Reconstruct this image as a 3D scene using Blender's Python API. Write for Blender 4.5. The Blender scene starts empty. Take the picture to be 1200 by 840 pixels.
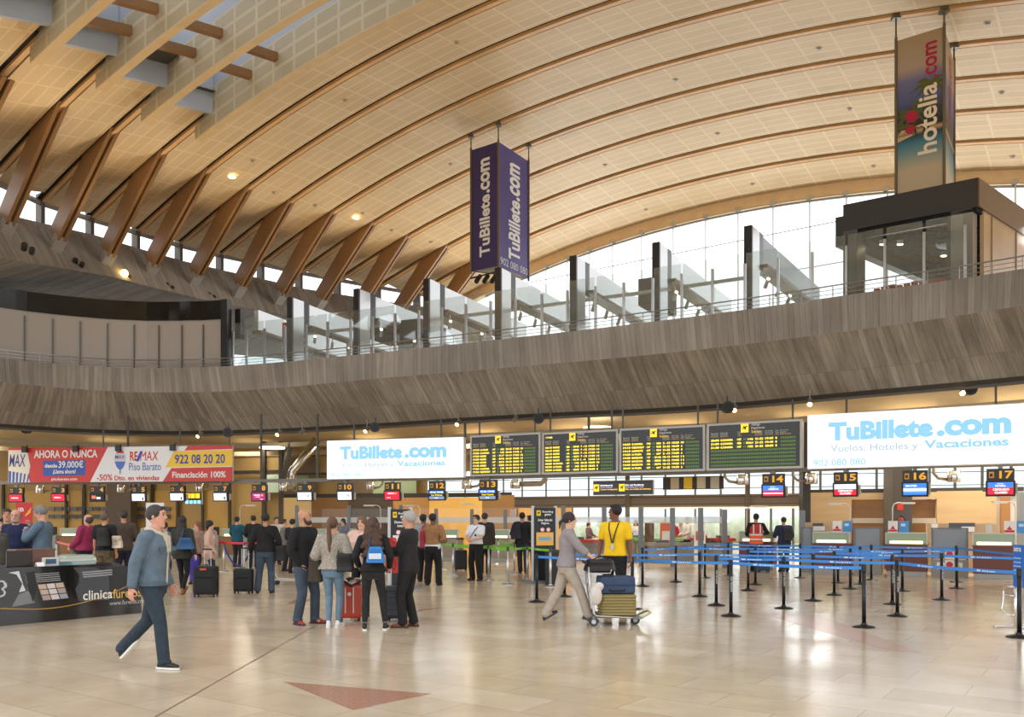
import bpy, math, random
from mathutils import Vector, Matrix
random.seed(7)
SC = bpy.context.scene
COL = SC.collection
PI = math.pi
sin, cos = math.sin, math.cos
EYE = 1.65

def at(px, py, Y):
    """world point at distance Y seen at photo pixel (px, py)"""
    return Vector(((px-600)/1000*Y, Y, EYE+(609-py)/1000*Y))
def fl(px, py):
    Y = 1650/(py-609)
    return Vector(((px-600)/1000*Y, Y, 0))
def interp(tab, x):
    if x <= tab[0][0]:
        (x0, y0), (x1, y1) = tab[0], tab[1]
    elif x >= tab[-1][0]:
        (x0, y0), (x1, y1) = tab[-2], tab[-1]
    else:
        for (x0, y0), (x1, y1) in zip(tab, tab[1:]):
            if x0 <= x <= x1: break
    return y0+(y1-y0)*(x-x0)/(x1-x0)

# ---------------------------------------------------------------- materials
def M(name, col, rough=.6, metal=0, emit=None, estr=0, noise=0, nscale=8, bump=0, bscale=40, coat=0, spec=None, alpha=None):
    m = bpy.data.materials.new(name); m.use_nodes = True
    nt = m.node_tree; b = nt.nodes['Principled BSDF']
    c = tuple(col)+(1,)
    b.inputs['Base Color'].default_value = c
    b.inputs['Roughness'].default_value = rough
    b.inputs['Metallic'].default_value = metal
    if spec is not None: b.inputs['Specular IOR Level'].default_value = spec
    if coat: b.inputs['Coat Weight'].default_value = coat; b.inputs['Coat Roughness'].default_value = .05
    if emit:
        b.inputs['Emission Color'].default_value = tuple(emit)+(1,)
        b.inputs['Emission Strength'].default_value = estr
    tc = nt.nodes.new('ShaderNodeTexCoord')
    if noise:
        n = nt.nodes.new('ShaderNodeTexNoise'); n.inputs['Scale'].default_value = nscale; n.inputs['Detail'].default_value = 5
        nt.links.new(tc.outputs['Object'], n.inputs['Vector'])
        r = nt.nodes.new('ShaderNodeValToRGB')
        r.color_ramp.elements[0].position = .3; r.color_ramp.elements[1].position = .7
        r.color_ramp.elements[0].color = tuple(max(0, v*(1-noise)) for v in col)+(1,)
        r.color_ramp.elements[1].color = tuple(min(1, v*(1+noise)) for v in col)+(1,)
        nt.links.new(n.outputs['Fac'], r.inputs['Fac']); nt.links.new(r.outputs['Color'], b.inputs['Base Color'])
    if bump:
        n2 = nt.nodes.new('ShaderNodeTexNoise'); n2.inputs['Scale'].default_value = bscale; n2.inputs['Detail'].default_value = 3
        nt.links.new(tc.outputs['Object'], n2.inputs['Vector'])
        bp = nt.nodes.new('ShaderNodeBump'); bp.inputs['Strength'].default_value = bump; bp.inputs['Distance'].default_value = .02
        nt.links.new(n2.outputs['Fac'], bp.inputs['Height']); nt.links.new(bp.outputs['Normal'], b.inputs['Normal'])
    return m
_mc = {}
def C(r, g, b, rough=.6, **k):
    """cached plain material from sRGB 0-255"""
    key = (r, g, b, rough, tuple(sorted(k.items())))
    if key not in _mc:
        l = [((v/255)/12.92 if v/255 <= .04045 else ((v/255+.055)/1.055)**2.4) for v in (r, g, b)]
        _mc[key] = M('paint_%d_%d_%d' % (r, g, b), l, rough, **k)
    return _mc[key]
def lin(r, g, b):
    return [((v/255)/12.92 if v/255 <= .04045 else ((v/255+.055)/1.055)**2.4) for v in (r, g, b)]
def E(r, g, b, s):
    key = ('e', r, g, b, s)
    if key not in _mc:
        l = lin(r, g, b)
        _mc[key] = M('glow_%d_%d_%d' % (r, g, b), [v*.3 for v in l], .4, emit=l, estr=s)
    return _mc[key]
def cloth(r, g, b, n=.18):
    return C(r, g, b, .9, noise=n, nscale=14, bump=.5, bscale=22)

def glass_mat(name, tint=(1, 1, 1), refl=.12, haze=0.0):
    m = bpy.data.materials.new(name); m.use_nodes = True; nt = m.node_tree
    for n in list(nt.nodes): nt.nodes.remove(n)
    o = nt.nodes.new('ShaderNodeOutputMaterial')
    t = nt.nodes.new('ShaderNodeBsdfTransparent'); t.inputs[0].default_value = tuple(tint)+(1,)
    g = nt.nodes.new('ShaderNodeBsdfGlossy'); g.inputs['Roughness'].default_value = .03
    f = nt.nodes.new('ShaderNodeFresnel'); f.inputs[0].default_value = 1.45
    a = nt.nodes.new('ShaderNodeMath'); a.operation = 'ADD'; a.inputs[1].default_value = refl*.3; a.use_clamp = True
    mx = nt.nodes.new('ShaderNodeMixShader')
    nt.links.new(f.outputs[0], a.inputs[0]); nt.links.new(a.outputs[0], mx.inputs[0])
    nt.links.new(t.outputs[0], mx.inputs[1]); nt.links.new(g.outputs[0], mx.inputs[2])
    last = mx
    if haze:
        d = nt.nodes.new('ShaderNodeBsdfDiffuse'); d.inputs[0].default_value = (.75, .8, .78, 1)
        m2 = nt.nodes.new('ShaderNodeMixShader'); m2.inputs[0].default_value = haze
        nt.links.new(mx.outputs[0], m2.inputs[1]); nt.links.new(d.outputs[0], m2.inputs[2]); last = m2
    nt.links.new(last.outputs[0], o.inputs[0])
    return m

# ---------------------------------------------------------------- geometry collector
class G:
    def __init__(s): s.v = []; s.f = []; s.mi = []; s.cur = 0; s.uv = None
    def add(s, vs, fs):
        o = len(s.v); s.v += [tuple(p) for p in vs]; s.f += [tuple(i+o for i in f) for f in fs]; s.mi += [s.cur]*len(fs); return s
    def box(s, c, d, rz=0, mat=None):
        x, y, z = d[0]/2, d[1]/2, d[2]/2
        vs = [Vector((i*x, j*y, k*z)) for i in (-1, 1) for j in (-1, 1) for k in (-1, 1)]
        R = Matrix.Rotation(rz, 3, 'Z') if mat is None else mat
        vs = [R @ p+Vector(c) for p in vs]
        return s.add(vs, [(0, 1, 3, 2), (4, 6, 7, 5), (0, 4, 5, 1), (2, 3, 7, 6), (0, 2, 6, 4), (1, 5, 7, 3)])
    def hexa(s, p):   # p: 8 points, bottom 4 ccw then top 4
        return s.add(p, [(0, 3, 2, 1), (4, 5, 6, 7), (0, 1, 5, 4), (1, 2, 6, 5), (2, 3, 7, 6), (3, 0, 4, 7)])
    def cyl(s, a, b, r0, r1=None, n=10, cap=True):
        a = Vector(a); b = Vector(b); r1 = r0 if r1 is None else r1
        d = (b-a).normalized() if (b-a).length > 1e-9 else Vector((0, 0, 1))
        u = d.orthogonal().normalized(); w = d.cross(u)
        vs = []
        for p, r in ((a, r0), (b, r1)):
            for i in range(n):
                t = 2*PI*i/n; vs.append(p+(u*cos(t)+w*sin(t))*r)
        fs = [(i, (i+1) % n, n+(i+1) % n, n+i) for i in range(n)]
        if cap: fs += [tuple(reversed(range(n))), tuple(range(n, 2*n))]
        return s.add(vs, fs)
    def tube(s, pts, r, n=8):
        pts = [Vector(p) for p in pts]; rings = []
        prev = None
        for i, p in enumerate(pts):
            d = (pts[min(i+1, len(pts)-1)]-pts[max(i-1, 0)]).normalized()
            u = d.orthogonal().normalized() if prev is None else (prev-d*prev.dot(d)).normalized()
            prev = u; w = d.cross(u)
            rr = r[i] if isinstance(r, (list, tuple)) else r
            rings.append([p+(u*cos(2*PI*k/n)+w*sin(2*PI*k/n))*rr for k in range(n)])
        return s.loft(rings)
    def loft(s, rings, cap=True, closed=True):
        n = len(rings[0]); vs = [p for r in rings for p in r]; fs = []
        for i in range(len(rings)-1):
            for k in range(n if closed else n-1):
                k2 = (k+1) % n
                fs.append((i*n+k, i*n+k2, (i+1)*n+k2, (i+1)*n+k))
        if cap and closed: fs += [tuple(reversed(range(n))), tuple(range((len(rings)-1)*n, len(rings)*n))]
        return s.add(vs, fs)
    def lathe(s, prof, c=(0, 0, 0), n=20):
        rings = [[(c[0]+r*cos(2*PI*k/n), c[1]+r*sin(2*PI*k/n), c[2]+z) for k in range(n)] for r, z in prof]
        return s.loft(rings)
    def sph(s, c, r, n=12, m=8, R=None):
        c = Vector(c); r = (r, r, r) if isinstance(r, (int, float)) else r
        vs = []; fs = []
        for j in range(1, m):
            t = PI*j/m
            for i in range(n):
                a = 2*PI*i/n; p = Vector((r[0]*sin(t)*cos(a), r[1]*sin(t)*sin(a), r[2]*cos(t)))
                vs.append(c+(R @ p if R else p))
        k = len(vs); pz = Vector((0, 0, r[2]))
        vs += [c+(R @ pz if R else pz), c-(R @ pz if R else pz)]
        for j in range(m-2):
            for i in range(n): fs.append((j*n+i, (j+1)*n+i, (j+1)*n+(i+1) % n, j*n+(i+1) % n))
        for i in range(n):
            fs.append((k, i, (i+1) % n)); fs.append((k+1, (m-2)*n+(i+1) % n, (m-2)*n+i))
        return s.add(vs, fs)
    def rcone(s, a, b, ra, rb, n=10):
        s.sph(a, ra, n, 6); s.sph(b, rb, n, 6); return s.cyl(a, b, ra, rb, n)
    def poly(s, pts, dirv):
        """prism: polygon pts extruded by vector dirv"""
        n = len(pts); pts = [Vector(p) for p in pts]; d = Vector(dirv)
        return s.add(pts+[p+d for p in pts], [tuple(reversed(range(n))), tuple(range(n, 2*n))]+[(i, (i+1) % n, n+(i+1) % n, n+i) for i in range(n)])
    def quad(s, a, b, c, d): return s.add([a, b, c, d], [(0, 1, 2, 3)])

def rrect(w, d, r, z, n=4, c=(0, 0)):
    out = []
    for sx, sy, a0 in ((1, 1, 0), (-1, 1, PI/2), (-1, -1, PI), (1, -1, 1.5*PI)):
        for i in range(n+1):
            t = a0+PI/2*i/n
            out.append((c[0]+sx*(w/2-r)+r*cos(t), c[1]+sy*(d/2-r)+r*sin(t), z))
    return out

def obj(name, g, mat, parent=None, smooth=False, loc=None, rz=0, M4=None):
    me = bpy.data.meshes.new(name); me.from_pydata(g.v, [], g.f)
    mats = mat if isinstance(mat, (list, tuple)) else [mat]
    for m in mats: me.materials.append(m)
    if len(mats) > 1: me.polygons.foreach_set('material_index', g.mi)
    if smooth: me.polygons.foreach_set('use_smooth', [True]*len(me.polygons))
    if g.uv:
        uvl = me.uv_layers.new(name='UVMap')
        for l in me.loops: uvl.data[l.index].uv = g.uv[l.vertex_index]
    me.update()
    o = bpy.data.objects.new(name, me); COL.objects.link(o)
    if parent: o.parent = parent
    if loc is not None: o.location = loc
    if rz: o.rotation_euler = (0, 0, rz)
    if M4 is not None: o.matrix_local = M4
    return o
def fixn(o):
    import bmesh
    bm = bmesh.new(); bm.from_mesh(o.data); bmesh.ops.recalc_face_normals(bm, faces=bm.faces); bm.to_mesh(o.data); bm.free(); return o
def empty(name, loc=(0, 0, 0), rz=0, M4=None):
    o = bpy.data.objects.new(name, None); COL.objects.link(o); o.location = loc; o.rotation_euler = (0, 0, rz)
    if M4 is not None: o.matrix_world = M4
    o.empty_display_size = .1
    return o
def tag(o, label, cat, group=None):
    o['label'] = label; o['category'] = cat
    if group: o['group'] = group
    return o
def struct(o, label=None):
    o['kind'] = 'structure'
    if label: o['label'] = label
    return o
def copy_tree(o, parent=None):
    c = o.copy(); COL.objects.link(c)
    if parent is not None: c.parent = parent
    for ch in list(o.children): copy_tree(ch, c)
    return c

_TQ = []
def text(s, parent, box, mat, bold=0.0, y=-.012, name='lettering', rot=False, shear=0):
    """lettering fitted into box (x0,x1,z0,z1) of the parent's local x/z plane; the outlines are turned into meshes by flush_text()"""
    cu = bpy.data.curves.new('t', 'FONT'); cu.body = s; cu.offset = bold; cu.resolution_u = 3; cu.shear = shear
    to = bpy.data.objects.new('t', cu); COL.objects.link(to)
    me = bpy.data.meshes.new(name); me.materials.append(mat)
    o = bpy.data.objects.new(name, me); COL.objects.link(o)
    if parent: o.parent = parent
    _TQ.append((to, me, box, y, rot)); return o
def flush_text():
    dg = bpy.context.evaluated_depsgraph_get()
    for to, me, box, y, rot in _TQ:
        src = to.evaluated_get(dg).to_mesh(); vs = [v.co.copy() for v in src.vertices]; fs = [tuple(f.vertices) for f in src.polygons]
        to.evaluated_get(dg).to_mesh_clear()
        if not vs: continue
        xs = [v.x for v in vs]; ys = [v.y for v in vs]; x0, x1, y0, y1 = min(xs), max(xs), min(ys), max(ys)
        bx0, bx1, bz0, bz1 = box; out = []
        for v in vs:
            a = (v.x-x0)/max(1e-6, x1-x0); b = (v.y-y0)/max(1e-6, y1-y0)
            if rot: a, b = 1-b, a
            out.append((bx0+a*(bx1-bx0), y, bz0+b*(bz1-bz0)))
        me.from_pydata(out, [], fs); me.update()
    for to, *_ in _TQ:
        cu = to.data; bpy.data.objects.remove(to); bpy.data.curves.remove(cu)
    _TQ.clear()

class Plane:
    """vertical plane through world points P0 (left) and P1 (right) with local x along it, y away from the viewer, z up"""
    def __init__(s, P0, P1, z0):
        s.o = Vector((P0[0], P0[1], z0)); d = Vector((P1[0]-P0[0], P1[1]-P0[1], 0)); s.w = d.length; s.x = d.normalized()
        s.y = Vector((-s.x.y, s.x.x, 0)); s.M = Matrix((
            (s.x.x, s.y.x, 0, s.o.x), (s.x.y, s.y.y, 0, s.o.y), (0, 0, 1, s.o.z), (0, 0, 0, 1)))
    def uv(s, px, py):
        r = Vector(((px-600)/1000, 1, (609-py)/1000)); c = Vector((0, 0, EYE))
        t = (s.o-c).dot(s.y)/r.dot(s.y); p = c+r*t-s.o
        return p.dot(s.x), p.z
    def box(s, px0, px1, pyt, pyb):
        u0, zt0 = s.uv(px0, pyt); u1, zt1 = s.uv(px1, pyt); _, zb0 = s.uv(px0, pyb); _, zb1 = s.uv(px1, pyb)
        return (u0, u1, (zb0+zb1)/2, (zt0+zt1)/2)

GLASS = glass_mat('clear_glass', refl=.0)
GLASSH = glass_mat('frosted_glass', haze=.75)
BALG = glass_mat('balustrade_glass', (.93, .97, .96), .25, haze=.06)
STEEL = M('brushed_steel', (.55, .55, .56), .28, 1)
CHROME = M('chrome', (.8, .8, .8), .08, 1)
DARKST = C(52, 50, 48, .45)
BLACK = C(14, 14, 15, .4)
BLACKP = C(22, 22, 24, .55)
RUBBER = C(28, 28, 28, .8)
WHITE = C(235, 235, 232, .5)
GREYM = C(120, 120, 120, .4)
# ================================================================ roof vault
TH, SP = math.radians(36.03401280654017), .8304900660653431
VA = (sin(TH), cos(TH)); VB = (cos(TH), -sin(TH))
VC = [5.835896857415934, 0.1584490514158642, -0.2872061627394477, 0.0014960021292949365, 0.0027178277100224635, -0.00011025319863326374]
def vz(s, n):
    """height of the timber vault above eye level, metres; s along the rib, n counts ribs"""
    t = (s/3+6.984129778376826)/3.4309072683630744; k = (n-6)/4
    if t > 2.6: t2 = t; t = 2.6
    else: t2 = None
    z = sum(c*t**i for i, c in enumerate(VC))+.018102179886023004*k-.2342046524839837*k*k+.0035083181344157644*k*t
    if t2: z -= (t2-2.6)*1.2
    return z*3
def VP(s, n, dz=0):
    g = 3*(10+(n-6)*SP)
    return Vector((VA[0]*g+VB[0]*s, VA[1]*g+VB[1]*s, EYE+vz(s, n)+dz))
def vplane(n, px, py):
    """(s, z above eye) of the pixel on rib plane n"""
    g = 3*(10+(n-6)*SP); u = (px-600)/1000; Y = g/(VA[0]*u+VA[1])
    return Y*(VB[0]*u+VB[1]), Y*(609-py)/1000
def VPz(s, n, z):
    g = 3*(10+(n-6)*SP)
    return Vector((VA[0]*g+VB[0]*s, VA[1]*g+VB[1]*s, EYE+z))
FOOT = [(-6, -27.0), (-4, -30.2), (-2, -33.2), (-1, -34.4), (0, -35.9), (1, -37.36), (2, -38.05), (3, -38.53), (4, -38.88), (5, -39.01), (6, -38.83), (7, -38.6), (8, -38.12), (9, -37.27), (10, -36.3), (11, -35.2), (12, -34)]
def foot(n): return interp(FOOT, n)
FZT = [(-6, 12.4), (-1, 13.1), (0, 13.25), (1, 13.45), (2, 13.62), (3, 13.78), (4, 13.88), (5, 14.02), (6, 14.13), (7, 14.2), (8, 14.27), (9, 14.25), (11, 14.2)]
SMAX = 14

def perf_mat(name, light, dark, sx, sy, mort=.13):
    m = bpy.data.materials.new(name); m.use_nodes = True; nt = m.node_tree; b = nt.nodes['Principled BSDF']
    b.inputs['Roughness'].default_value = .55
    tc = nt.nodes.new('ShaderNodeTexCoord'); br = nt.nodes.new('ShaderNodeTexBrick')
    mp = nt.nodes.new('ShaderNodeMapping'); nt.links.new(tc.outputs['UV'], mp.inputs['Vector'])
    mp.inputs['Scale'].default_value = (1/sy, 1/sy, 1)
    nt.links.new(mp.outputs[0], br.inputs['Vector'])
    br.offset = .0; br.inputs['Scale'].default_value = 1; br.inputs['Brick Width'].default_value = sx/sy; br.inputs['Row Height'].default_value = 1
    br.inputs['Mortar Size'].default_value = mort; br.inputs['Mortar Smooth'].default_value = .2
    br.inputs['Color1'].default_value = tuple(dark)+(1,); br.inputs['Color2'].default_value = tuple(v*.93 for v in dark)+(1,)
    br.inputs['Mortar'].default_value = tuple(light)+(1,)
    # thin board joints
    b2 = nt.nodes.new('ShaderNodeTexBrick'); b2.offset = .5; b2.inputs['Scale'].default_value = 1
    b2.inputs['Brick Width'].default_value = 3; b2.inputs['Row Height'].default_value = 1; b2.inputs['Mortar Size'].default_value = .012
    b2.inputs['Color1'].default_value = (1, 1, 1, 1); b2.inputs['Color2'].default_value = (.94, .93, .9, 1); b2.inputs['Mortar'].default_value = (.86, .83, .78, 1)
    nt.links.new(mp.outputs[0], b2.inputs['Vector'])
    nz = nt.nodes.new('ShaderNodeTexNoise'); nz.inputs['Scale'].default_value = .7; nz.inputs['Detail'].default_value = 6
    nt.links.new(tc.outputs['UV'], nz.inputs['Vector'])
    rp = nt.nodes.new('ShaderNodeValToRGB'); rp.color_ramp.elements[0].color = (.9, .89, .86, 1); rp.color_ramp.elements[1].color = (1, 1, 1, 1)
    nt.links.new(nz.outputs['Fac'], rp.inputs['Fac'])
    m1 = nt.nodes.new('ShaderNodeMixRGB'); m1.blend_type = 'MULTIPLY'; m1.inputs[0].default_value = 1
    m2 = nt.nodes.new('ShaderNodeMixRGB'); m2.blend_type = 'MULTIPLY'; m2.inputs[0].default_value = 1
    nt.links.new(br.outputs['Color'], m1.inputs[1]); nt.links.new(b2.outputs['Color'], m1.inputs[2])
    nt.links.new(m1.outputs[0], m2.inputs[1]); nt.links.new(rp.outputs['Color'], m2.inputs[2])
    nt.links.new(m2.outputs[0], b.inputs['Base Color'])
    return m
WOODP = perf_mat('perforated_timber_panel', lin(229, 205, 163), lin(218, 190, 147), 1.25, .46, .09)
WOODF = perf_mat('perforated_fin_board', lin(212, 200, 174), lin(194, 180, 152), 1.15, .5, .13)
def grain_mat(name, col, sc=3, dirx=(1, 12, 12), amt=.25, rough=.5):
    m = bpy.data.materials.new(name); m.use_nodes = True; nt = m.node_tree; b = nt.nodes['Principled BSDF']
    b.inputs['Roughness'].default_value = rough
    tc = nt.nodes.new('ShaderNodeTexCoord'); mp = nt.nodes.new('ShaderNodeMapping'); mp.inputs['Scale'].default_value = dirx
    n = nt.nodes.new('ShaderNodeTexNoise'); n.inputs['Scale'].default_value = sc; n.inputs['Detail'].default_value = 5
    r = nt.nodes.new('ShaderNodeValToRGB'); r.color_ramp.elements[0].position = .3; r.color_ramp.elements[1].position = .7
    r.color_ramp.elements[0].color = tuple(v*(1-amt) for v in col)+(1,); r.color_ramp.elements[1].color = tuple(min(1, v*(1+amt)) for v in col)+(1,)
    nt.links.new(tc.outputs['Object'], mp.inputs[0]); nt.links.new(mp.outputs[0], n.inputs['Vector'])
    nt.links.new(n.outputs['Fac'], r.inputs['Fac']); nt.links.new(r.outputs['Color'], b.inputs['Base Color'])
    return m
GLULAM = grain_mat('glulam_timber', lin(208, 160, 102), .6, (1, 1, 1), .15)
GLULAMD = grain_mat("dark_glulam_timber", lin(142, 104, 64), .6, (1, 1, 1), .15)
GLULAM2 = grain_mat("brace_timber", lin(150, 110, 66), .6, (1, 1, 1), .12)
SLOT_SHADE = C(34, 27, 20, .9)  # shade of the rib slots, put into the colour
SKYW = C(176, 182, 192, .7)

TIP = [(-6, -23.0), (-4, -24.8), (-2, -26.7), (-1, -27.51), (0, -28.31), (1, -29.78), (2, -30.14)]
def tip(n): return interp(TIP, n)
LASTFIN = 2
g = G(); g.uv = []
def strip(n0, n1, s0, s1, dz=0, thick=.09, bay=None):
    N = max(3, int((s1-s0)/1.2)); K = 3
    base = len(g.v); vs = []
    for i in range(N+1):
        s = s0+(s1-s0)*i/N
        for k in range(K+1):
            n = n0+(n1-n0)*k/K; vs.append(VP(s, n, dz)); g.uv.append((s+(bay or 0)*.37, (n-n0)*2.49+.02))
    fs = []
    W = K+1
    for i in range(N):
        for k in range(K):
            a = i*W+k; fs.append((a, a+1, a+W+1, a+W))
    g.add(vs, fs)
    # edge lips so the panels have thickness
    for k in (0, K):
        o = len(g.v); e = []
        for i in range(N+1):
            p = vs[i*W+k]; e += [p, p+Vector((0, 0, thick))]; g.uv += [(i, 0), (i, .1)]
        g.add(e, [(2*i, 2*i+1, 2*i+3, 2*i+2) for i in range(N)])
for n in range(-6, 11):
    s0 = foot(n+.5)
    if n < LASTFIN:
        strip(n+.09, n+.89, s0, tip(n+.5)+1.0, bay=n)
        if n+.5 < 1.9: pass
    else:
        strip(n+.09, n+.89 if n < 10 else n+1.0, s0, SMAX, bay=n)
ceiling = obj('ceiling', g, WOODP); struct(ceiling, 'curved timber vault of perforated panels between glulam ribs')
# slot sheet with shade in its colour (keeps daylight out of the joints)
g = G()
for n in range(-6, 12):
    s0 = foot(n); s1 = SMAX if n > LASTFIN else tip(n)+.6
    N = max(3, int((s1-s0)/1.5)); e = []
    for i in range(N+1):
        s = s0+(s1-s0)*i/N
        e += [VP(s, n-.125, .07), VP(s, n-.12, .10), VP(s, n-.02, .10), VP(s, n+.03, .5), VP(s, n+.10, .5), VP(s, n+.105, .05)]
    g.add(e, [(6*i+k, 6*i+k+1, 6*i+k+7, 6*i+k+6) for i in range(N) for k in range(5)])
obj('slot_shade', g, SLOT_SHADE, ceiling)
g = G()   # outer roof skin
for n in range(-6, 11):
    s0 = foot(n); s1 = SMAX if n >= LASTFIN else tip(n)+1.0
    N = 24; e = []
    for i in range(N+1):
        s = s0+(s1-s0)*i/N
        e += [VP(s, n, .75), VP(s, n+1, .75)]
    g.add(e, [(2*i, 2*i+1, 2*i+3, 2*i+2) for i in range(N)])
obj('roof_skin', g, C(90, 88, 84, .9), ceiling)
for n in range(-5, 12):
    g = G(); s0 = foot(n); s1 = SMAX if n > LASTFIN else tip(n)+.3
    N = 44; rings = []
    a, b2 = (-.022, .055) if n < 11 else (-.02, .12)
    lo, hi = (-.02, .45) if n < 11 else (-.55, .5)
    for i in range(N+1):
        s = s0+(s1-s0)*i/N
        rings.append([VP(s, n+a, lo), VP(s, n+b2, lo), VP(s, n+b2, hi), VP(s, n+a, hi)])
    g.loft(rings); obj('rib', g, GLULAM if n < 11 else C(236, 204, 158, .5, noise=.05, nscale=2), ceiling)
# skylight fins
SK = 34
for n in range(-5, LASTFIN+1):
    s0 = tip(n); s1 = 16
    g = G(); g.uv = []; N = SK; rings = []
    for i in range(N+1):
        s = s0+(s1-s0)*i/N
        lo = -.55; hi = 1.0
        ring = [VP(s, n-.01, lo), VP(s, n+.13, lo), VP(s, n+.13, hi), VP(s, n-.01, hi)]
        rings.append(ring); g.uv += [(s, 0.02), (s, 1.52), (s, 1.6), (s, 1.5)]
    # near face uses uv v 0..1.5 ; emit as loft with own uv
    g.v = [tuple(p) for r in rings for p in r]; g.f = []; g.mi = []
    for i in range(N):
        for k in range(4):
            k2 = (k+1) % 4; g.f.append((i*4+k, i*4+k2, (i+1)*4+k2, (i+1)*4+k)); g.mi.append(0 if k != 0 else 1)
    g.f += [(3, 2, 1, 0), (N*4, N*4+1, N*4+2, N*4+3)]; g.mi += [1, 0]
    obj('fin', g, [WOODF, GLULAM if 0 else C(205, 172, 118, .5, noise=.06, nscale=2)], ceiling)
    g = G(); rings = []
    for i in range(N+1):
        s = s0+.9+(s1-s0-.9)*i/N
        rings.append([VP(s, n+.015, 1.0), VP(s, n+.17, 1.0), VP(s, n+.17, 2.7), VP(s, n+.015, 2.7)])
    g.loft(rings); obj('skylight_upstand', g, SKYW, ceiling)
    if n < LASTFIN:
        g = G()      # end wall of the opening
        s = tip(n+.5)+1.0
        g.hexa([VP(s, n+.1, -.04), VP(s, n+1.0, -.04), VP(s-.12, n+1.0, -.04), VP(s-.12, n+.1, -.04),
                VP(s, n+.1, 2.7), VP(s, n+1.0, 2.7), VP(s-.12, n+1.0, 2.7), VP(s-.12, n+.1, 2.7)])
        obj('skylight_end', g, SKYW, ceiling)
        g = G(); N2 = 20
        for i in range(N2+1):
            sA = s+(s1-s)*i/N2
            g.tube([VP(sA, n+.17, 2.62), VP(sA, n+1.02, 2.62)], .05, 4)
        g.tube([VP(s+(s1-s)*i/N2, n+.6, 2.6) for i in range(N2+1)], .09, 4)
        obj('skylight_frame', g, DARKST, ceiling)
        e = G(); ee = []
        for i in range(N2+1):
            sA = s+(s1-s)*i/N2; ee += [VP(sA, n+.17, 2.68), VP(sA, n+1.02, 2.68)]
        e.add(ee, [(2*i, 2*i+1, 2*i+3, 2*i+2) for i in range(N2)]); obj('skylight_glass', e, GLASS, ceiling)
        # timber cross ties in pairs
        ref, _ = vplane(2, 292, 96)
        for k in range(-1, 5):
            for off in (0, 1.5):
                sA = ref+off+k*9.6+(1-n)*.25
                if sA < s+.5: continue
                g = G()
                g.hexa([VP(sA, n+.12, .22), VP(sA, n+1.0, .22), VP(sA+.2, n+1.0, .22), VP(sA+.2, n+.12, .22),
                        VP(sA, n+.12, .5), VP(sA, n+1.0, .5), VP(sA+.2, n+1.0, .5), VP(sA+.2, n+.12, .5)])
                obj('cross_tie', g, GLULAMD, ceiling)
# raking timber struts
SB = {-3: (-32.0, 10.2), -2: (-33.4, 10.5), -1: (-34.3, 10.8), 0: vplane(0, 7, 272), 1: vplane(1, 67, 290), 2: vplane(2, 125, 308), 3: vplane(3, 177, 320), 4: vplane(4, 228, 332), 5: vplane(5, 280, 345), 6: vplane(6, 328, 353)}
ST = {-3: (-26.8, 13), -2: (-28.2, 13.5), -1: vplane(-1, 5, 100), 0: vplane(0, 72, 125), 1: vplane(1, 133, 155), 2: vplane(2, 192, 176), 3: vplane(3, 245, 197), 4: vplane(4, 295, 215), 5: vplane(5, 343, 233), 6: vplane(6, 392, 248), 7: vplane(7, 438, 262), 8: vplane(8, 479, 277), 9: vplane(9, 524, 290)}
SB[7] = (-37.0, 11.95); SB[8] = (-36.5, 12.0); SB[9] = (-35.8, 12.05); SB[10] = (-34.9, 12.1); ST[10] = (-31.0, 15.6)
for n in range(-3, 11):
    (s0, z0), (s1, z1) = SB[n], ST[n]
    a = Vector((s0, z0)); b = Vector((s1, z1)); d = (b-a).normalized(); w = Vector((-d.y, d.x))*1.05
    if n in (7,8,9,10): pass
    top = b+d*.3
    br = empty('strut', VPz(s0, n, z0)); br.parent = ceiling
    inv = Matrix.Translation(-Vector(VPz(s0, n, z0)))
    for dn in (-.065, .035):
        g = G(); pts = []
        # w points to the outer (left/up) side
        q = [a+d*.35, a+d*.35+w*.75, a+(b-a)*.8+w*.95, b+w*.55-d*.2, top]
        for nn in (n+dn, n+dn+.055):
            pts.append([VPz(p.x, nn, p.y) for p in q])
        k = len(q)
        g.add([inv @ p for p in pts[0]+pts[1]], [tuple(reversed(range(k))), tuple(range(k, 2*k))]+[(i, (i+1) % k, k+(i+1) % k, k+i) for i in range(k)])
        fixn(obj('strut_plank', g, GLULAM2, br))
    g = G()
    for (dd, hh, nn) in ((.0, .45, .1),):
        q = [a-d*.25, a-d*.25+w*.25, a+d*.5+w*.25, a+d*.5]
        P0 = [inv @ VPz(p.x, n-.08, p.y) for p in q]; P1 = [inv @ VPz(p.x, n+.11, p.y) for p in q]
        g.add(P0+P1, [(3, 2, 1, 0), (4, 5, 6, 7)]+[(i, (i+1) % 4, 4+(i+1) % 4, 4+i) for i in range(4)])
    fixn(obj('steel_shoe', g, C(168, 162, 152, .5), br))
# ---- clerestory window and concrete ring beam
WB = [(-6, 11.0), (-3, 11.3), (0, 11.96), (1, 12.51), (2, 12.84), (4, 13.04), (5, 13.17), (6, 13.23), (7, 13.24), (8, 13.35), (11, 13.4)]
win = G()
for n in range(-5, 11):
    win.quad(VPz(foot(n)-.3, n, interp(WB, n)), VPz(foot(n+1)-.3, n+1, interp(WB, n+1)), VPz(foot(n+1)-.3, n+1, interp(FZT, n+1)+.1), VPz(foot(n)-.3, n, interp(FZT, n)+.1))
window1 = obj('window_1', win, GLASS); struct(window1, 'clerestory glazing strip between ring beam and timber vault')
for n in range(-5, 12):
    g = G(); b = VPz(foot(n)-.2, n, interp(WB, n)-.2); t = VPz(foot(n)-.2, n, interp(FZT, n)+.4)
    g.box((b+t)/2, (.16, .5, (t-b).length), rz=PI/2-TH); obj('window_post', g, C(96, 88, 78, .6), window1)
g = G()
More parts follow.
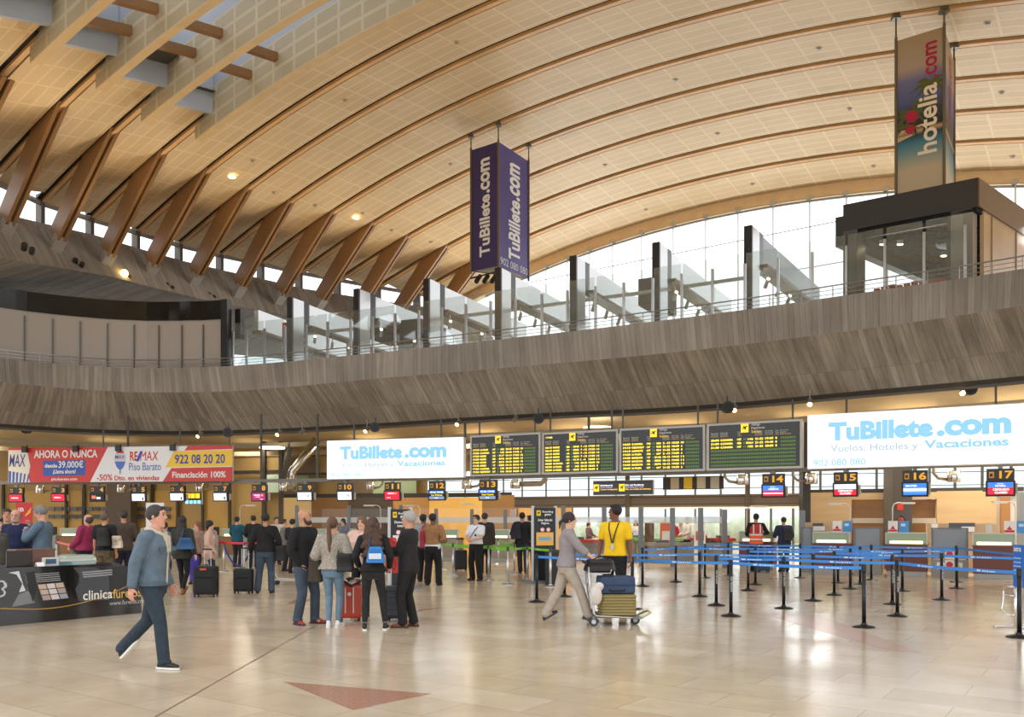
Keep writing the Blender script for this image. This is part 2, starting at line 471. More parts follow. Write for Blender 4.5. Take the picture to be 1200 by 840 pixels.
for f_, dz, r in ((FZT, .0, .13), (WB, -.02, .09)):
    g.tube([VPz(foot(n/2)-.15, n/2, interp(f_, n/2)+dz) for n in range(-10, 23)], r, 6)
obj('window_frame', g, C(150, 145, 138, .6), window1)
CONC = None
def conc_mat(name, c0, c1, uvdir=True, sc=1.0):
    m = bpy.data.materials.new(name); m.use_nodes = True; nt = m.node_tree; b = nt.nodes['Principled BSDF']
    b.inputs['Roughness'].default_value = .85
    tc = nt.nodes.new('ShaderNodeTexCoord'); mp = nt.nodes.new('ShaderNodeMapping')
    mp.inputs['Scale'].default_value = (sc*6.5, sc*.45, 1)
    nt.links.new(tc.outputs['UV'], mp.inputs[0])
    n1 = nt.nodes.new('ShaderNodeTexNoise'); n1.inputs['Scale'].default_value = 1.0; n1.inputs['Detail'].default_value = 3; n1.inputs['Roughness'].default_value = .7
    nt.links.new(mp.outputs[0], n1.inputs['Vector'])
    r1 = nt.nodes.new('ShaderNodeValToRGB'); r1.color_ramp.elements[0].position = .32; r1.color_ramp.elements[1].position = .68
    r1.color_ramp.elements[0].color = tuple(c0)+(1,); r1.color_ramp.elements[1].color = tuple(c1)+(1,)
    nt.links.new(n1.outputs['Fac'], r1.inputs['Fac'])
    n2 = nt.nodes.new('ShaderNodeTexNoise'); n2.inputs['Scale'].default_value = .35; n2.inputs['Detail'].default_value = 6
    nt.links.new(tc.outputs['UV'], n2.inputs['Vector'])
    r2 = nt.nodes.new('ShaderNodeValToRGB'); r2.color_ramp.elements[0].position = .3; r2.color_ramp.elements[1].position = .7
    r2.color_ramp.elements[0].color = (.72, .70, .68, 1); r2.color_ramp.elements[1].color = (1.1, 1.08, 1.05, 1)
    nt.links.new(n2.outputs['Fac'], r2.inputs['Fac'])
    br = nt.nodes.new('ShaderNodeTexBrick'); br.inputs['Scale'].default_value = 1; br.inputs['Brick Width'].default_value = .17; br.inputs['Row Height'].default_value = 2.3
    br.inputs['Mortar Size'].default_value = .007; br.offset = .0
    br.inputs['Color1'].default_value = (1, 1, 1, 1); br.inputs['Color2'].default_value = (.70, .69, .67, 1); br.inputs['Mortar'].default_value = (.55, .53, .5, 1)
    nt.links.new(tc.outputs['UV'], br.inputs['Vector'])
    a = nt.nodes.new('ShaderNodeMixRGB'); a.blend_type = 'MULTIPLY'; a.inputs[0].default_value = 1
    c = nt.nodes.new('ShaderNodeMixRGB'); c.blend_type = 'MULTIPLY'; c.inputs[0].default_value = .95
    nt.links.new(r1.outputs[0], a.inputs[1]); nt.links.new(r2.outputs[0], a.inputs[2])
    nt.links.new(a.outputs[0], c.inputs[1]); nt.links.new(br.outputs['Color'], c.inputs[2]); nt.links.new(c.outputs[0], b.inputs['Base Color'])
    bp = nt.nodes.new('ShaderNodeBump'); bp.inputs['Strength'].default_value = .4; bp.inputs['Distance'].default_value = .03
    nt.links.new(n1.outputs['Fac'], bp.inputs['Height']); nt.links.new(bp.outputs[0], b.inputs['Normal'])
    return m
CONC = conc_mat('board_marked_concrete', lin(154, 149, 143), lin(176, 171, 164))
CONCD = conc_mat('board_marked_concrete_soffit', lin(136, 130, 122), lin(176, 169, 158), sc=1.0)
def ribbon(g, A, B, u0=0, v0=0, shear=0):
    """surface between two equal-length world polylines with uv in metres"""
    if g.uv is None: g.uv = []
    L = 0; base = []
    for i, (p, q) in enumerate(zip(A, B)):
        if i: L += (Vector(A[i])-Vector(A[i-1])).length
        h = (Vector(q)-Vector(p)).length
        t_ = Vector(A[min(i+1, len(A)-1)])-Vector(A[max(0, i-1)]); t_.z = 0; t_.normalize(); pr = (Vector(q)-Vector(p)).dot(t_)
        base += [p, q]; g.uv += [(u0+L, v0), (u0+L+pr, v0+h)]
    g.add(base, [(2*i, 2*i+2, 2*i+3, 2*i+1) for i in range(len(A)-1)])
# window line depth per pixel
def beampt(n, ds, dz): return VPz(foot(n)+ds, n, interp(WB, n)+dz)
NS = [i/2 for i in range(-12, 24)]
g = G()
top0 = [beampt(n, -1.2, .0) for n in NS]; top1 = [beampt(n, .2, 0) for n in NS]; low = [beampt(n, 1.55, -2.1) for n in NS]; inn = [beampt(n, -6.5, -3.0) for n in NS]
ribbon(g, top0, top1); ribbon(g, top1, low, v0=2); ribbon(g, low, inn, v0=9, shear=.5)
wall_left = obj('wall_left', g, CONC); struct(wall_left, 'board-marked concrete ring beam carrying the raking timber struts')

# ================================================================ gallery
YR = [(0, 37.4), (200, 36.9), (330, 35.2), (530, 33.3), (700, 30.6), (880, 28.2), (1000, 26.6), (1100, 25.5), (1200, 24.5)]
def yr(px): return interp(YR, px)
TOPH = [(-250, 6.4/.215*1), (0, 33.9), (100, 35.7), (200, 36.4), (300, 35.2), (400, 33.4), (600, 30.0), (800, 27.05), (1000, 24.15), (1200, 21.75)]
TOPH[0] = (-250, 28.5)
CRE = [(-250, 28.2), (0, 33.3), (100, 35.8), (200, 36.5), (300, 35.8), (400, 33.2), (600, 30.2), (800, 27.4), (1000, 24.3), (1200, 21.5)]
SOF = [(-250, 30), (0, 35), (133, 38), (267, 38), (400, 35.7), (600, 31.9), (800, 29.9), (1000, 26.2), (1200, 23.4)]
def smooth_curve(tab, z, n=90, x0=-250, x1=1420):
    pts = []
    for i in range(n+1):
        px = x0+(x1-x0)*i/n
        Y = sum(interp(tab, px+d) for d in (-70, -35, 0, 35, 70))/5
        pts.append(Vector(((px-600)/1000*Y, Y, EYE+z)))
    return pts
cTop = smooth_curve(TOPH, 6.4); cCre = smooth_curve(CRE, 5.4); cSof = smooth_curve(SOF, 3.95)
def offs(c, d, dz=0):
    out = []
    for i, p in enumerate(c):
        t = (c[min(i+1, len(c)-1)]-c[max(i-1, 0)]); t.z = 0; t.normalize(); nrm = Vector((-t.y, t.x, 0))
        out.append(p+nrm*d+Vector((0, 0, dz)))
    return out
g = G()
tin = offs(cTop, .35)
ribbon(g, tin, cTop); ribbon(g, cTop, cCre, v0=1, shear=.05)
gallery = obj('wall_gallery', g, CONC); struct(gallery, 'curved concrete parapet of the upper gallery')
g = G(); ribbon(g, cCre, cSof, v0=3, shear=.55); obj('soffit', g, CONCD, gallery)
g = G(); ribbon(g, cSof, offs(cSof, .1, -.12)); ribbon(g, offs(cSof, .1, -.12), offs(cSof, .5, -.12)); obj('drip_edge', g, C(60, 55, 48, .8), gallery)
g = G(); fl_in = offs(cTop, .35, -.35); ribbon(g, offs(cTop, .35), fl_in); ribbon(g, fl_in, offs(cTop, 9, -.35)); ribbon(g, offs(cTop, 9, -.35), offs(cTop, 22, -.35))
obj('gallery_floor', g, C(150, 140, 128, .3), gallery)
# ceiling of the lower hall behind the soffit
g = G(); ribbon(g, offs(cSof, .5, -.12), offs(cSof, .5, .25)); ribbon(g, offs(cSof, .5, .25), offs(cSof, 4.5, -.25)); ribbon(g, offs(cSof, 4.5, -.25), offs(cSof, 14, -.35))
low_ceiling = obj('ceiling_lower', g, C(196, 182, 154, .7, noise=.06, nscale=1)); struct(low_ceiling, 'warm beige ceiling over the check-in area')
g = G()
for d, dz in ((1.6, -.55), (3.6, -.75), (6.2, -.8)):
    g.tube(offs(cSof, d, dz), .14, 4)
obj('ceiling_beam', g, C(160, 146, 120, .6), low_ceiling)
# lightly built railing on the parapet
rail = empty('gallery_railing'); tag(rail, 'thin steel handrail running along the top of the concrete gallery parapet', 'railing')
g = G(); g.tube(offs(cTop, .12, .36), .022, 6); obj('handrail', g, STEEL, rail)
g = G()
for h in (.12, .24): g.tube(offs(cTop, .12, h), .01, 5)
obj('rail_wire', g, STEEL, rail)
g = G()
for i, p in enumerate(offs(cTop, .12)):
    if i % 2 == 0: g.cyl(p, p+Vector((0, 0, .36)), .014, n=6)
o = obj('baluster', g, STEEL, rail); o['kind'] = 'stuff'
def topY(px): return sum(interp(TOPH, px+d) for d in (-70, -35, 0, 35, 70))/5
def gnorm(px):
    a = Vector(((px-5-600)/1000*topY(px-5), topY(px-5), 0)); b = Vector(((px+5-600)/1000*topY(px+5), topY(px+5), 0)); t = (b-a).normalized()
    return Vector((-t.y, t.x, 0)), t
def gpt(px, d, z):
    """point of the gallery at offset d behind the parapet edge as seen at column px; z above eye"""
    for _ in range(1): pass
    n, t = gnorm(px); Y = topY(px)
    # march back along the view ray until the offset is d
    k = 1.0; base = Vector(((px-600)/1000*Y, Y, 0)); r = Vector(((px-600)/1000, 1, 0))
    k = d/max(.2, r.dot(n)); p = base+r*k
    return Vector((p.x, p.y, EYE+z)), n, t
GFZ = 6.05
# glass screen
scr = empty('glass_balustrade'); tag(scr, 'clear glass balustrade panels with slim steel posts behind the gallery handrail', 'balustrade')
posts = [273, 289, 310, 334, 359, 384, 411, 437, 463, 491, 518, 546, 575, 604, 635, 665, 698, 731, 765, 799, 835, 873, 912, 952, 992, 1037, 1083, 1131]
for i, px in enumerate(posts):
    p, n, t = gpt(px, .9, 0)
    if px < 1140:
        g = G(); g.box((p.x, p.y, EYE+GFZ+1.02), (.07, .1, 2.0), rz=math.atan2(t.y, t.x)); obj('post', g, STEEL, scr)
    if i+1 < len(posts):
        q, _, _ = gpt(posts[i+1], .9, 0)
        g = G(); u = (q-p)*.04; a = p+u; b = q-u
        g.hexa([Vector((a.x, a.y, EYE+GFZ+.02)), Vector((b.x, b.y, EYE+GFZ+.02)), Vector((b.x, b.y+.015, EYE+GFZ+.02)), Vector((a.x, a.y+.015, EYE+GFZ+.02)),
                Vector((a.x, a.y, EYE+GFZ+2.35)), Vector((b.x, b.y, EYE+GFZ+2.35)), Vector((b.x, b.y+.015, EYE+GFZ+2.35)), Vector((a.x, a.y+.015, EYE+GFZ+2.35))])
        obj('glass_panel', g, BALG, scr)
# curved white wall at the left
cw = empty('shop_screen_wall'); tag(cw, 'curved wall of pale panels with a dark glossy fascia at the left end of the gallery', 'partition')
def wcurve(d, z, x0=-250, x1=262, n=40):
    out = []
    for i in range(n+1):
        p, _, _ = gpt(x0+(x1-x0)*i/n, d, z); out.append(p)
    return out
g = G(); ribbon(g, wcurve(.9, 8.62), wcurve(.9, 6.0)); g2 = g; g.uv = None
obj('white_panel', g, C(176, 166, 156, .35), cw)
for px in (-30, 29, 62, 94, 126, 157, 186, 213, 238):
    p, n, t = gpt(px, .84, 0); g = G(); g.box((p.x, p.y, EYE+7.2), (.05, .05, 2.4), rz=math.atan2(t.y, t.x)); obj('joint_post', g, C(110, 108, 106, .4), cw)
g = G(); ribbon(g, wcurve(.85, 9.42), wcurve(.85, 8.6)); ribbon(g, wcurve(3, 9.42), wcurve(.85, 9.42)); g.uv = None
obj('dark_fascia', g, C(34, 32, 30, .12), cw)
p, n, t = gpt(265, .85, 0); g = G(); g.box((p.x, p.y, EYE+7.7), (.3, .35, 3.4), rz=math.atan2(t.y, t.x)); obj('end_post', g, C(40, 40, 38, .3), cw)
# portal frames of the shops
GLOSSW = M('glossy_white_metal', (.82, .84, .86), .16, .35)
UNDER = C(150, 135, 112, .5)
portal_px = [281, 340, 418, 500, 584, 672, 769, 877]
names = ['first and farthest, beside the curved pale wall', 'second, next to a red shop banner', 'third, left of the timber strut foot', 'fourth, left of the purple banner', 'fifth, directly below the purple banner', 'sixth, just right of the purple banner', 'seventh, in the middle of the bright glazing', 'eighth and nearest, left of the dark kiosk']
SPOT = E(255, 226, 180, 14)
SPOTB = C(226, 222, 212, .4)
for k, px in enumerate(portal_px):
    p, n, t = gpt(px, 1.35, 0); rz = math.atan2(t.y, t.x)
    rt = empty('shop_portal', (p.x, p.y, EYE+GFZ), rz)
    tag(rt, 'shop portal frame on the gallery, '+names[k], 'portal frame', 'shop portal frames along the gallery')
    H = 9.4-GFZ
    if k == 0:
        g = G(); g.box((0, 0, H-.95), (.28, .3, 1.3)); obj('hanging_block', g, C(38, 36, 33, .3), rt)
    else:
        g = G(); g.box((0, 0, H/2), (.26, .1, H)); obj('dark_post', g, C(38, 36, 33, .3), rt)
        g = G(); g.box((0, .42, H/2), (.24, .74, H-.01)); obj('glossy_post', g, GLOSSW, rt)
        g = G(); g.box((0, .98, H-.62), (.25, .36, 1.25)); obj('hanging_block', g, C(38, 36, 33, .3), rt)
    L = 7.5
    g = G(); g.box((.0, 1.15+L/2, H-.5), (.22, L, .9)); obj('header', g, GLOSSW if k != 7 else C(60, 55, 50, .15), rt)
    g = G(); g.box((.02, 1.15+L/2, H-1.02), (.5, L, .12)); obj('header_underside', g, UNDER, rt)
    for j in range(4):
        g = G(); y = 1.6+j*1.3; g.cyl((.1, y, H-1.1), (.1, y, H-1.35), .02, n=6); g.cyl((.18, y-.1, H-1.38), (.02, y+.08, H-1.6), .06, .07, n=8)
        sp = obj('track_spot', g, SPOTB, rt)
        if j in (0, 2) and k in (0, 1, 2, 3, 6, 7):
            g = G(); g.cyl((.195, y-.12, H-1.37), (.2, y-.125, H-1.365), .055, n=8); obj('lamp', g, SPOT, sp)
    # low display shelf along the screen inside each bay
for k in range(len(portal_px)):
    x0 = portal_px[k]+12; x1 = (portal_px[k+1] if k+1 < len(portal_px) else 985)-6
    rt = empty('display_shelf', (0, 0, 0))
    tag(rt, 'low display shelf of small goods, in the shop bay right of the '+['first', 'second', 'third', 'fourth', 'fifth', 'sixth', 'seventh', 'eighth'][k]+' portal', 'display shelf', 'display shelves behind the gallery glass')
    a, _, _ = gpt(x0, 1.9, 0); b, _, _ = gpt(x1, 1.9, 0); d = (b-a); L = d.length; rz = math.atan2(d.y, d.x)
    rt.location = (a.x, a.y, EYE+GFZ); rt.rotation_euler = (0, 0, rz)
    g = G(); g.box((L/2, .25, .3), (L, .5, .6)); obj('cabinet', g, C(222, 218, 208, .5), rt)
    g = G(); g.mi = []
    nb = int(L/.28)
    for i in range(nb):
        g.cur = random.randrange(4); g.box((.14+i*.28, .15, .66), (.2, .12, random.uniform(.1, .2)))
    o = obj('goods', g, [C(206, 78, 52), C(240, 236, 226), C(60, 58, 56), C(222, 160, 90)], rt); o['kind'] = 'stuff'
# horizontal tie rods between portals
for k in (1, 3, 4, 5, 6):
    a, _, _ = gpt(portal_px[k], 3.6, 8.35); b, _, _ = gpt(portal_px[k+1] if k+1 < 8 else 988, 3.6, 8.35)
    g = G(); g.hexa([a, b, b+Vector((0, .12, 0)), a+Vector((0, .12, 0)), a+Vector((0, 0, .12)), b+Vector((0, 0, .12)), b+Vector((0, .12, .12)), a+Vector((0, .12, .12))])
    o = obj('tie_beam', g, C(200, 200, 196, .3)); tag(o, 'pale horizontal tie beam in the shop bay right of the '+['first', 'second', 'third', 'fourth', 'fifth', 'sixth', 'seventh'][k]+' portal', 'beam', 'tie beams between shop portals')
# grey ceiling rafts hanging in two bays
for nm, x0, x1, z0, z1 in (('left of the portal under the purple banner', 470, 492, 8.05, 8.7), ('between the sixth and seventh portals', 748, 770, 8.1, 9.1), ('between the third and fourth portals', 425, 470, 8.15, 8.5)):
    a, n, t = gpt(x0, 4.2, z0); b, _, _ = gpt(x1, 4.2, z0); g = G(); n3 = n*2.2; up = Vector((0, 0, z1-z0))
    g.hexa([a, b, b+n3, a+n3, a+up, b+up, b+n3+up, a+n3+up]); o = obj('ceiling_raft', g, C(84, 78, 70, .6)); tag(o, 'grey brown box duct hanging inside the shops '+nm, 'duct', 'hanging box ducts in the shops')
# red shop banners
for nm, x0, x1, y0, y1, dd in (('taller one right of the second portal post', 354, 360, 384, 412, 2.6), ('shorter one left of the second portal post', 331, 336, 378, 396, 1.8)):
    pl0, _, _ = gpt(x0, dd, 0); pl1, _, _ = gpt(x1, dd, 0); P = Plane(pl0, pl1, EYE)
    b = P.box(x0, x1, y0, y1); g = G(); g.box(((b[0]+b[1])/2, 0, (b[2]+b[3])/2), (b[1]-b[0], .03, b[3]-b[2]))
    o = obj('shop_banner', g, C(206, 38, 44, .5), M4=P.M); tag(o, 'small red vertical shop banner with white marks, '+nm, 'banner', 'red banners in the shop')
    g = G(); zc = (b[2]+b[3])/2
    for q in (-.25, 0, .25): g.box(((b[0]+b[1])/2, -.02, zc+q*(b[3]-b[2])), ((b[1]-b[0])*.4, .01, .12))
    obj('white_mark', g, WHITE, o)
# ---- dark kiosk at the right
kx = [988, 1148]
a, n, t = gpt(988, 1.3, 0); b, n2, t2 = gpt(1146, 1.3, 0)
P = Plane(a, b, EYE+GFZ); W = P.w; H = 9.45-GFZ; D = 9
ki = empty('gallery_kiosk', M4=P.M); tag(ki, 'dark flat-roofed glazed shop kiosk at the right end of the upper gallery', 'kiosk')
KD = C(50, 46, 42, .5)
g = G(); g.box((W/2, D/2, H-.4), (W, D, .8)); g.box((-.12, D/2, H-.75), (.3, D-.2, .9)); obj('roof_box', g, KD, ki)
g = G(); g.box((W/2, D/2, H-.86), (W-.1, D-.1, .1)); obj('soffit_board', g, C(16, 14, 12, .9), ki)
g = G()
for i in range(22): g.box((W/2, .4+i*.38, H-.95), (W-.9, .05, .1))
for i in range(16): g.box((.4+i*(W-.8)/15, D/2, H-.95), (.03, D-.6, .06))
obj('ceiling_grille', g, C(62, 54, 46, .8), ki)
g = G(); g.box((.2, .25, (H-.8)/2), (.4, .5, H-.8)); obj('corner_post', g, C(84, 78, 72, .35), ki)
g = G(); g.box((W-.42, .2, (H-.8)/2), (.55, .3, H-.8)); obj('corner_panel', g, C(150, 142, 132, .3), ki)
g = G(); g.box((W-.76, .25, (H-.8)/2), (.12, .3, H-.8)); g.box((W/2, .3, H-.92), (W-.8, .12, .22)); obj('window_frame', g, C(44, 40, 37, .4), ki)
g = G(); g.box((W-.06, D/2+.2, (H-.8)/2), (.1, D-.5, H-.8)); obj('side_wall', g, M('polished_walnut', lin(188, 156, 116), .3, 0, noise=.1, nscale=1), ki)
g = G(); g.box((W+.01, D/2, H-.42), (.06, D, .78)); obj('side_fascia', g, M('bronze_fascia', lin(112, 88, 66), .35, .2), ki)
for i in range(4): g = G(); g.box((W+.0, 1.0+i*1.9, (H-.8)/2), (.03, .03, H-.85)); obj('panel_joint', g, C(140, 112, 80, .3), ki)
g = G()      # illuminated sign letters on the side fascia
for i in range(9):
    y = 3.6+i*.42; g.box((W+.1, y, H-.78), (.08, .28, .42)); 
obj('sign_letter_row', g, E(255, 255, 255, 3), ki)
g = G(); g.box((W/2-.3, D-.4, (H-.9)/2-.3), (W*.7, .1, H-1.5)); obj('back_panel', g, C(64, 56, 48, .5), ki)
for i, (x, y) in enumerate(((W*.72, 1.4), (W*.88, 2.6), (W*.3, 1.2), (W*.42, 3.2), (W*.5, 4.6), (W*.2, .9), (W*.6, 6))):
    g = G(); g.cyl((x, y, H-1.0), (x, y, H-1.12), .09, n=10); s_ = obj('ceiling_spot', g, C(200, 195, 185, .4), ki)
    g = G(); g.cyl((x, y, H-1.12), (x, y, H-1.13), .075, n=10); obj('lamp', g, E(255, 225, 180, 22), s_)
for x, y in ((W*.6, 2.2), (W*.82, 4.2)):
    g = G(); g.lathe([(0, H-1.16), (.42, H-1.14), (.46, H-1.05), (0, H-1.0)], (x, y, 0), 16); obj('round_diffuser', g, C(78, 74, 66, .5), ki)
sh = G(); sh.box((0, 0, .42), (2.6, .4, .84)); 
o = obj('display_shelf', sh, C(214, 208, 196, .5), M4=P.M @ Matrix.Translation((W*.55, .9, 0))); tag(o, 'low display shelf inside the dark kiosk with orange and red goods', 'display shelf')
g = G()
for i in range(12): g.cur = i % 3; g.box((-1.2+i*.21, 0, .9), (.17, .15, .12+.05*(i % 3)))
o2 = obj('goods', g, [C(226, 92, 50), C(222, 130, 90), C(210, 60, 50)], o); o2['kind'] = 'stuff'

sv = Vector((2.7, 2.4, 0)).normalized(); shear_ = P.x.dot(sv)/P.y.dot(sv)
def _shear(o):
    for c in o.children:
        if c.type == 'MESH':
            for v in c.data.vertices: v.co.x += shear_*v.co.y
        _shear(c)
_shear(ki)
# ---- end glazing under the edge arch
g = G(); NN = 60; sA, sB = -33, SMAX
A = []; B = []
for i in range(NN+1):
    s = sA+(sB-sA)*i/NN; A.append(VP(s, 11.05, -.6)); B.append(VPz(s, 11.05, GFZ-.1))
for i in range(NN): g.quad(A[i], B[i], B[i+1], A[i+1])
window2 = obj('window_2', g, GLASS); struct(window2, 'tall end glazing under the edge arch of the vault')
for px in (640, 665, 691, 718, 752, 789, 827, 865, 906, 949, 992, 1040, 1090, 1140, 1190, 1240):
    s, _ = vplane(11, px, 300)
    g = G(); t_ = VP(s, 11, -.5); b_ = VPz(s, 11, GFZ); g.cyl(b_, t_, .035, n=6); g.box(t_, (.3, .12, .2), rz=-TH)
    obj('mullion', g, STEEL, window2)
g = G()
for z in (8.2, 10.2, 12.4, 14.4):
    pts = [(VPz(s_, 11.03, z)) for s_ in [sA+(sB-sA)*i/30 for i in range(31)] if vz(s_, 11)-.7 > z]
    if len(pts) > 1: g.tube(pts, .025, 4)
g.tube([VP(sA+(sB-sA)*i/40, 11.03, -.66) for i in range(41)], .07, 4)
obj('transom', g, C(150, 158, 158, .4), window2)
# far wooded slope outside, seen faintly through the glass
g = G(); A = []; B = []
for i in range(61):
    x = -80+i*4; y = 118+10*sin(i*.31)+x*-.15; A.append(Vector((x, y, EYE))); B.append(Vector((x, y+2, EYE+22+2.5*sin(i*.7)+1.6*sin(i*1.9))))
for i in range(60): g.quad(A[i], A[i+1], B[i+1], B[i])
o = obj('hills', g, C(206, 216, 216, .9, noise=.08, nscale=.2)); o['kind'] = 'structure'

# ================================================================ floor
def floor_mat():
    m = bpy.data.materials.new('polished_cream_marble'); m.use_nodes = True; nt = m.node_tree; b = nt.nodes['Principled BSDF']
    tc = nt.nodes.new('ShaderNodeTexCoord'); mp = nt.nodes.new('ShaderNodeMapping'); mp.inputs['Rotation'].default_value = (0, 0, .62)
    nt.links.new(tc.outputs['Object'], mp.inputs[0])
    br = nt.nodes.new('ShaderNodeTexBrick'); nt.links.new(mp.outputs[0], br.inputs['Vector'])
    br.inputs['Scale'].default_value = 1; br.inputs['Brick Width'].default_value = 1.2; br.inputs['Row Height'].default_value = .6
    br.inputs['Mortar Size'].default_value = .004; br.inputs['Bias'].default_value = 0
    br.inputs['Color1'].default_value = tuple(lin(214, 198, 174))+(1,); br.inputs['Color2'].default_value = tuple(lin(200, 182, 156))+(1,)
    br.inputs['Mortar'].default_value = tuple(lin(160, 142, 118))+(1,)
    n = nt.nodes.new('ShaderNodeTexNoise'); n.inputs['Scale'].default_value = 1.3; n.inputs['Detail'].default_value = 9; n.inputs['Roughness'].default_value = .65
    nt.links.new(tc.outputs['Object'], n.inputs['Vector'])
    r = nt.nodes.new('ShaderNodeValToRGB'); r.color_ramp.elements[0].position = .35; r.color_ramp.elements[1].position = .66
    r.color_ramp.elements[0].color = (.86, .82, .77, 1); r.color_ramp.elements[1].color = (1.04, 1.03, 1.02, 1)
    nt.links.new(n.outputs['Fac'], r.inputs['Fac'])
    mx = nt.nodes.new('ShaderNodeMixRGB'); mx.blend_type = 'MULTIPLY'; mx.inputs[0].default_value = .9
    nt.links.new(br.outputs['Color'], mx.inputs[1]); nt.links.new(r.outputs['Color'], mx.inputs[2])
    nt.links.new(mx.outputs[0], b.inputs['Base Color'])
    n3 = nt.nodes.new('ShaderNodeTexNoise'); n3.inputs['Scale'].default_value = 2.2; n3.inputs['Detail'].default_value = 4
    nt.links.new(tc.outputs['Object'], n3.inputs['Vector'])
    rr = nt.nodes.new('ShaderNodeMapRange'); rr.inputs[3].default_value = .13; rr.inputs[4].default_value = .24
    nt.links.new(n3.outputs['Fac'], rr.inputs[0]); nt.links.new(rr.outputs[0], b.inputs['Roughness'])
    b.inputs['Specular IOR Level'].default_value = .6
    return m
g = G(); g.box((0, 25, -.1), (110, 80, .2)); floor = obj('floor', g, floor_mat()); struct(floor, 'polished cream marble floor')
RED = C(172, 128, 104, .22, noise=.15, nscale=30)
RED2 = C(190, 156, 132, .22, noise=.1, nscale=30)
def inlay(pts, mat):
    g = G(); P_ = [fl(*p)+Vector((0, 0, .001)) for p in pts]; g.poly(P_, (0, 0, .002)); fixn(obj('floor_inlay', g, mat, floor))
inlay([(332, 799), (505, 813), (413, 832)], RED)
inlay([(336, 707.5), (345, 703), (376, 701), (352, 707)], RED)
inlay([(488, 717), (519, 712), (492, 714)], RED)
inlay([(906, 723), (958, 720), (1080, 765), (1040, 762)], RED2)
inlay([(1063, 697), (1140, 687), (1154, 711)], RED2)
inlay([(770, 700), (818, 696), (778, 706)], RED2)
for p, q in (((180, 841), (366, 735)), ((366, 735), (430, 702)), ((230, 748), (560, 720))):
    a, b = fl(*p), fl(*q); d = (b-a).normalized(); w = Vector((-d.y, d.x, 0))*.008; g = G(); z = Vector((0, 0, .002))
    g.quad(a-w+z, b-w+z, b+w+z, a+w+z); obj('floor_joint', g, C(120, 102, 84, .4), floor)
# ================================================================ lower hall: rear walls
def ypt(px, off, z):
    Y = yr(px)+off; return Vector(((px-600)/1000*Y, Y, EYE+z))
def slab(name, px0, px1, y0, y1, off, mat, parent, th=.12, n=1, floor_=False):
    """upright slab at depth (rail curve + off), between photo columns px0..px1; rows y0 (top) and y1 (bottom) fix its world heights"""
    g = G(); pm = (px0+px1)/2; Ym = yr(pm)+off
    zt = (609-y0)/1000*Ym; zb = -EYE+.002 if floor_ else (609-y1)/1000*Ym
    for i in range(n):
        a = px0+(px1-px0)*i/n; b = px0+(px1-px0)*(i+1)/n
        A = ypt(a, off, zb); B = ypt(b, off, zb); A2 = A+Vector((0, th, 0)); B2 = B+Vector((0, th, 0)); up = Vector((0, 0, zt-zb))
        g.hexa([A, B, B2, A2, A+up, B+up, B2+up, A2+up])
    return obj(name, g, mat, parent)
OCH = C(206, 172, 92, .6, noise=.06, nscale=.8)
OCH2 = C(178, 148, 92, .6, noise=.06, nscale=.8)
OCHB = C(196, 156, 78, .5, noise=.04, nscale=.8)
BRN = C(98, 80, 58, .6, noise=.08, nscale=.8)
BRNC = C(82, 70, 58, .6)
MUL = C(46, 42, 38, .5)
WOODW = grain_mat('oak_wall_panel', lin(206, 176, 132), .8, (1, 1, 6), .08, .45)
WOODD = grain_mat('dark_oak_panel', lin(150, 108, 58), .8, (1, 1, 6), .1, .4)
WB_ = C(140, 122, 100, .6)
wback = struct(slab('wall_back', -60, 500, 470, 700, 7.0, OCH2, None, n=14, floor_=True), 'ochre panelled rear wall behind the left check-in desks')
for a, b in ((5, 76), (79, 96), (100, 124), (154, 176), (180, 206), (240, 267)):
    slab('ochre_panel', a, b, 575, 630, 6.9, OCHB, wback)
for x in (3, 77, 98, 178, 208, 237, 269, 309, 329):
    slab('mullion', x-1.4, x+1.4, 520 if x > 300 else 565, 640, 6.7, MUL, wback, floor_=True)
slab('brown_column', 125, 153, 540, 640, 5.5, BRNC, wback, th=.8, floor_=True)
for x in (308.5, 328.5): slab('steel_column', x-2, x+2, 517, 640, 5.0, C(78, 72, 64, .5), wback, th=.3, floor_=True)
slab('dark_band', 268, 330, 551, 555, 6.6, MUL, wback); slab('dark_band', 330, 500, 553, 556, 6.6, MUL, wback, n=4)
slab('panel_joint', -60, 500, 564, 565, 6.88, C(120, 104, 70), wback, n=12); slab('panel_joint', 270, 500, 533, 533.8, 6.88, C(120, 104, 70), wback, n=4)
slab('brown_panel', 330, 372, 536, 600, 6.6, BRN, wback, n=2)
slab('pale_pane', 312, 327, 556, 577, 6.6, C(186, 205, 190, .2), wback)
slab('green_pane', 436, 488, 556, 578, 6.6, C(150, 164, 124, .2), wback, n=2)
slab('green_pane', 338, 366, 556, 576, 6.6, C(120, 130, 98, .2), wback, n=1)
slab('brown_panel', 400, 436, 556, 578, 6.5, BRN, wback, n=2); 
slab('dark_band', 330, 600, 578, 583, 6.4, MUL, wback, n=6)
slab('lit_panel', 331, 365, 583, 640, 6.3, C(232, 200, 140, .6), wback, floor_=True)
slab('brown_panel', 365, 409, 583, 640, 6.25, C(126, 90, 46, .6), wback, floor_=True)
slab('brown_panel', 409, 460, 583, 640, 6.2, C(70, 58, 44, .6), wback, floor_=True)
slab('brown_panel', 460, 503, 583, 640, 6.25, C(176, 132, 72, .6), wback, floor_=True)
slab('lit_panel', 503, 565, 583, 640, 6.2, C(236, 188, 96, .5), wback, floor_=True)
slab('brown_panel', 565, 603, 580, 640, 6.2, C(150, 112, 62, .6), wback, floor_=True)
slab('lit_panel', 603, 672, 582, 640, 6.2, C(228, 172, 70, .5), wback, n=2, floor_=True)
for x in (606, 671): slab('panel_joint', x-.6, x+.6, 582, 640, 6.1, MUL, wback, floor_=True)
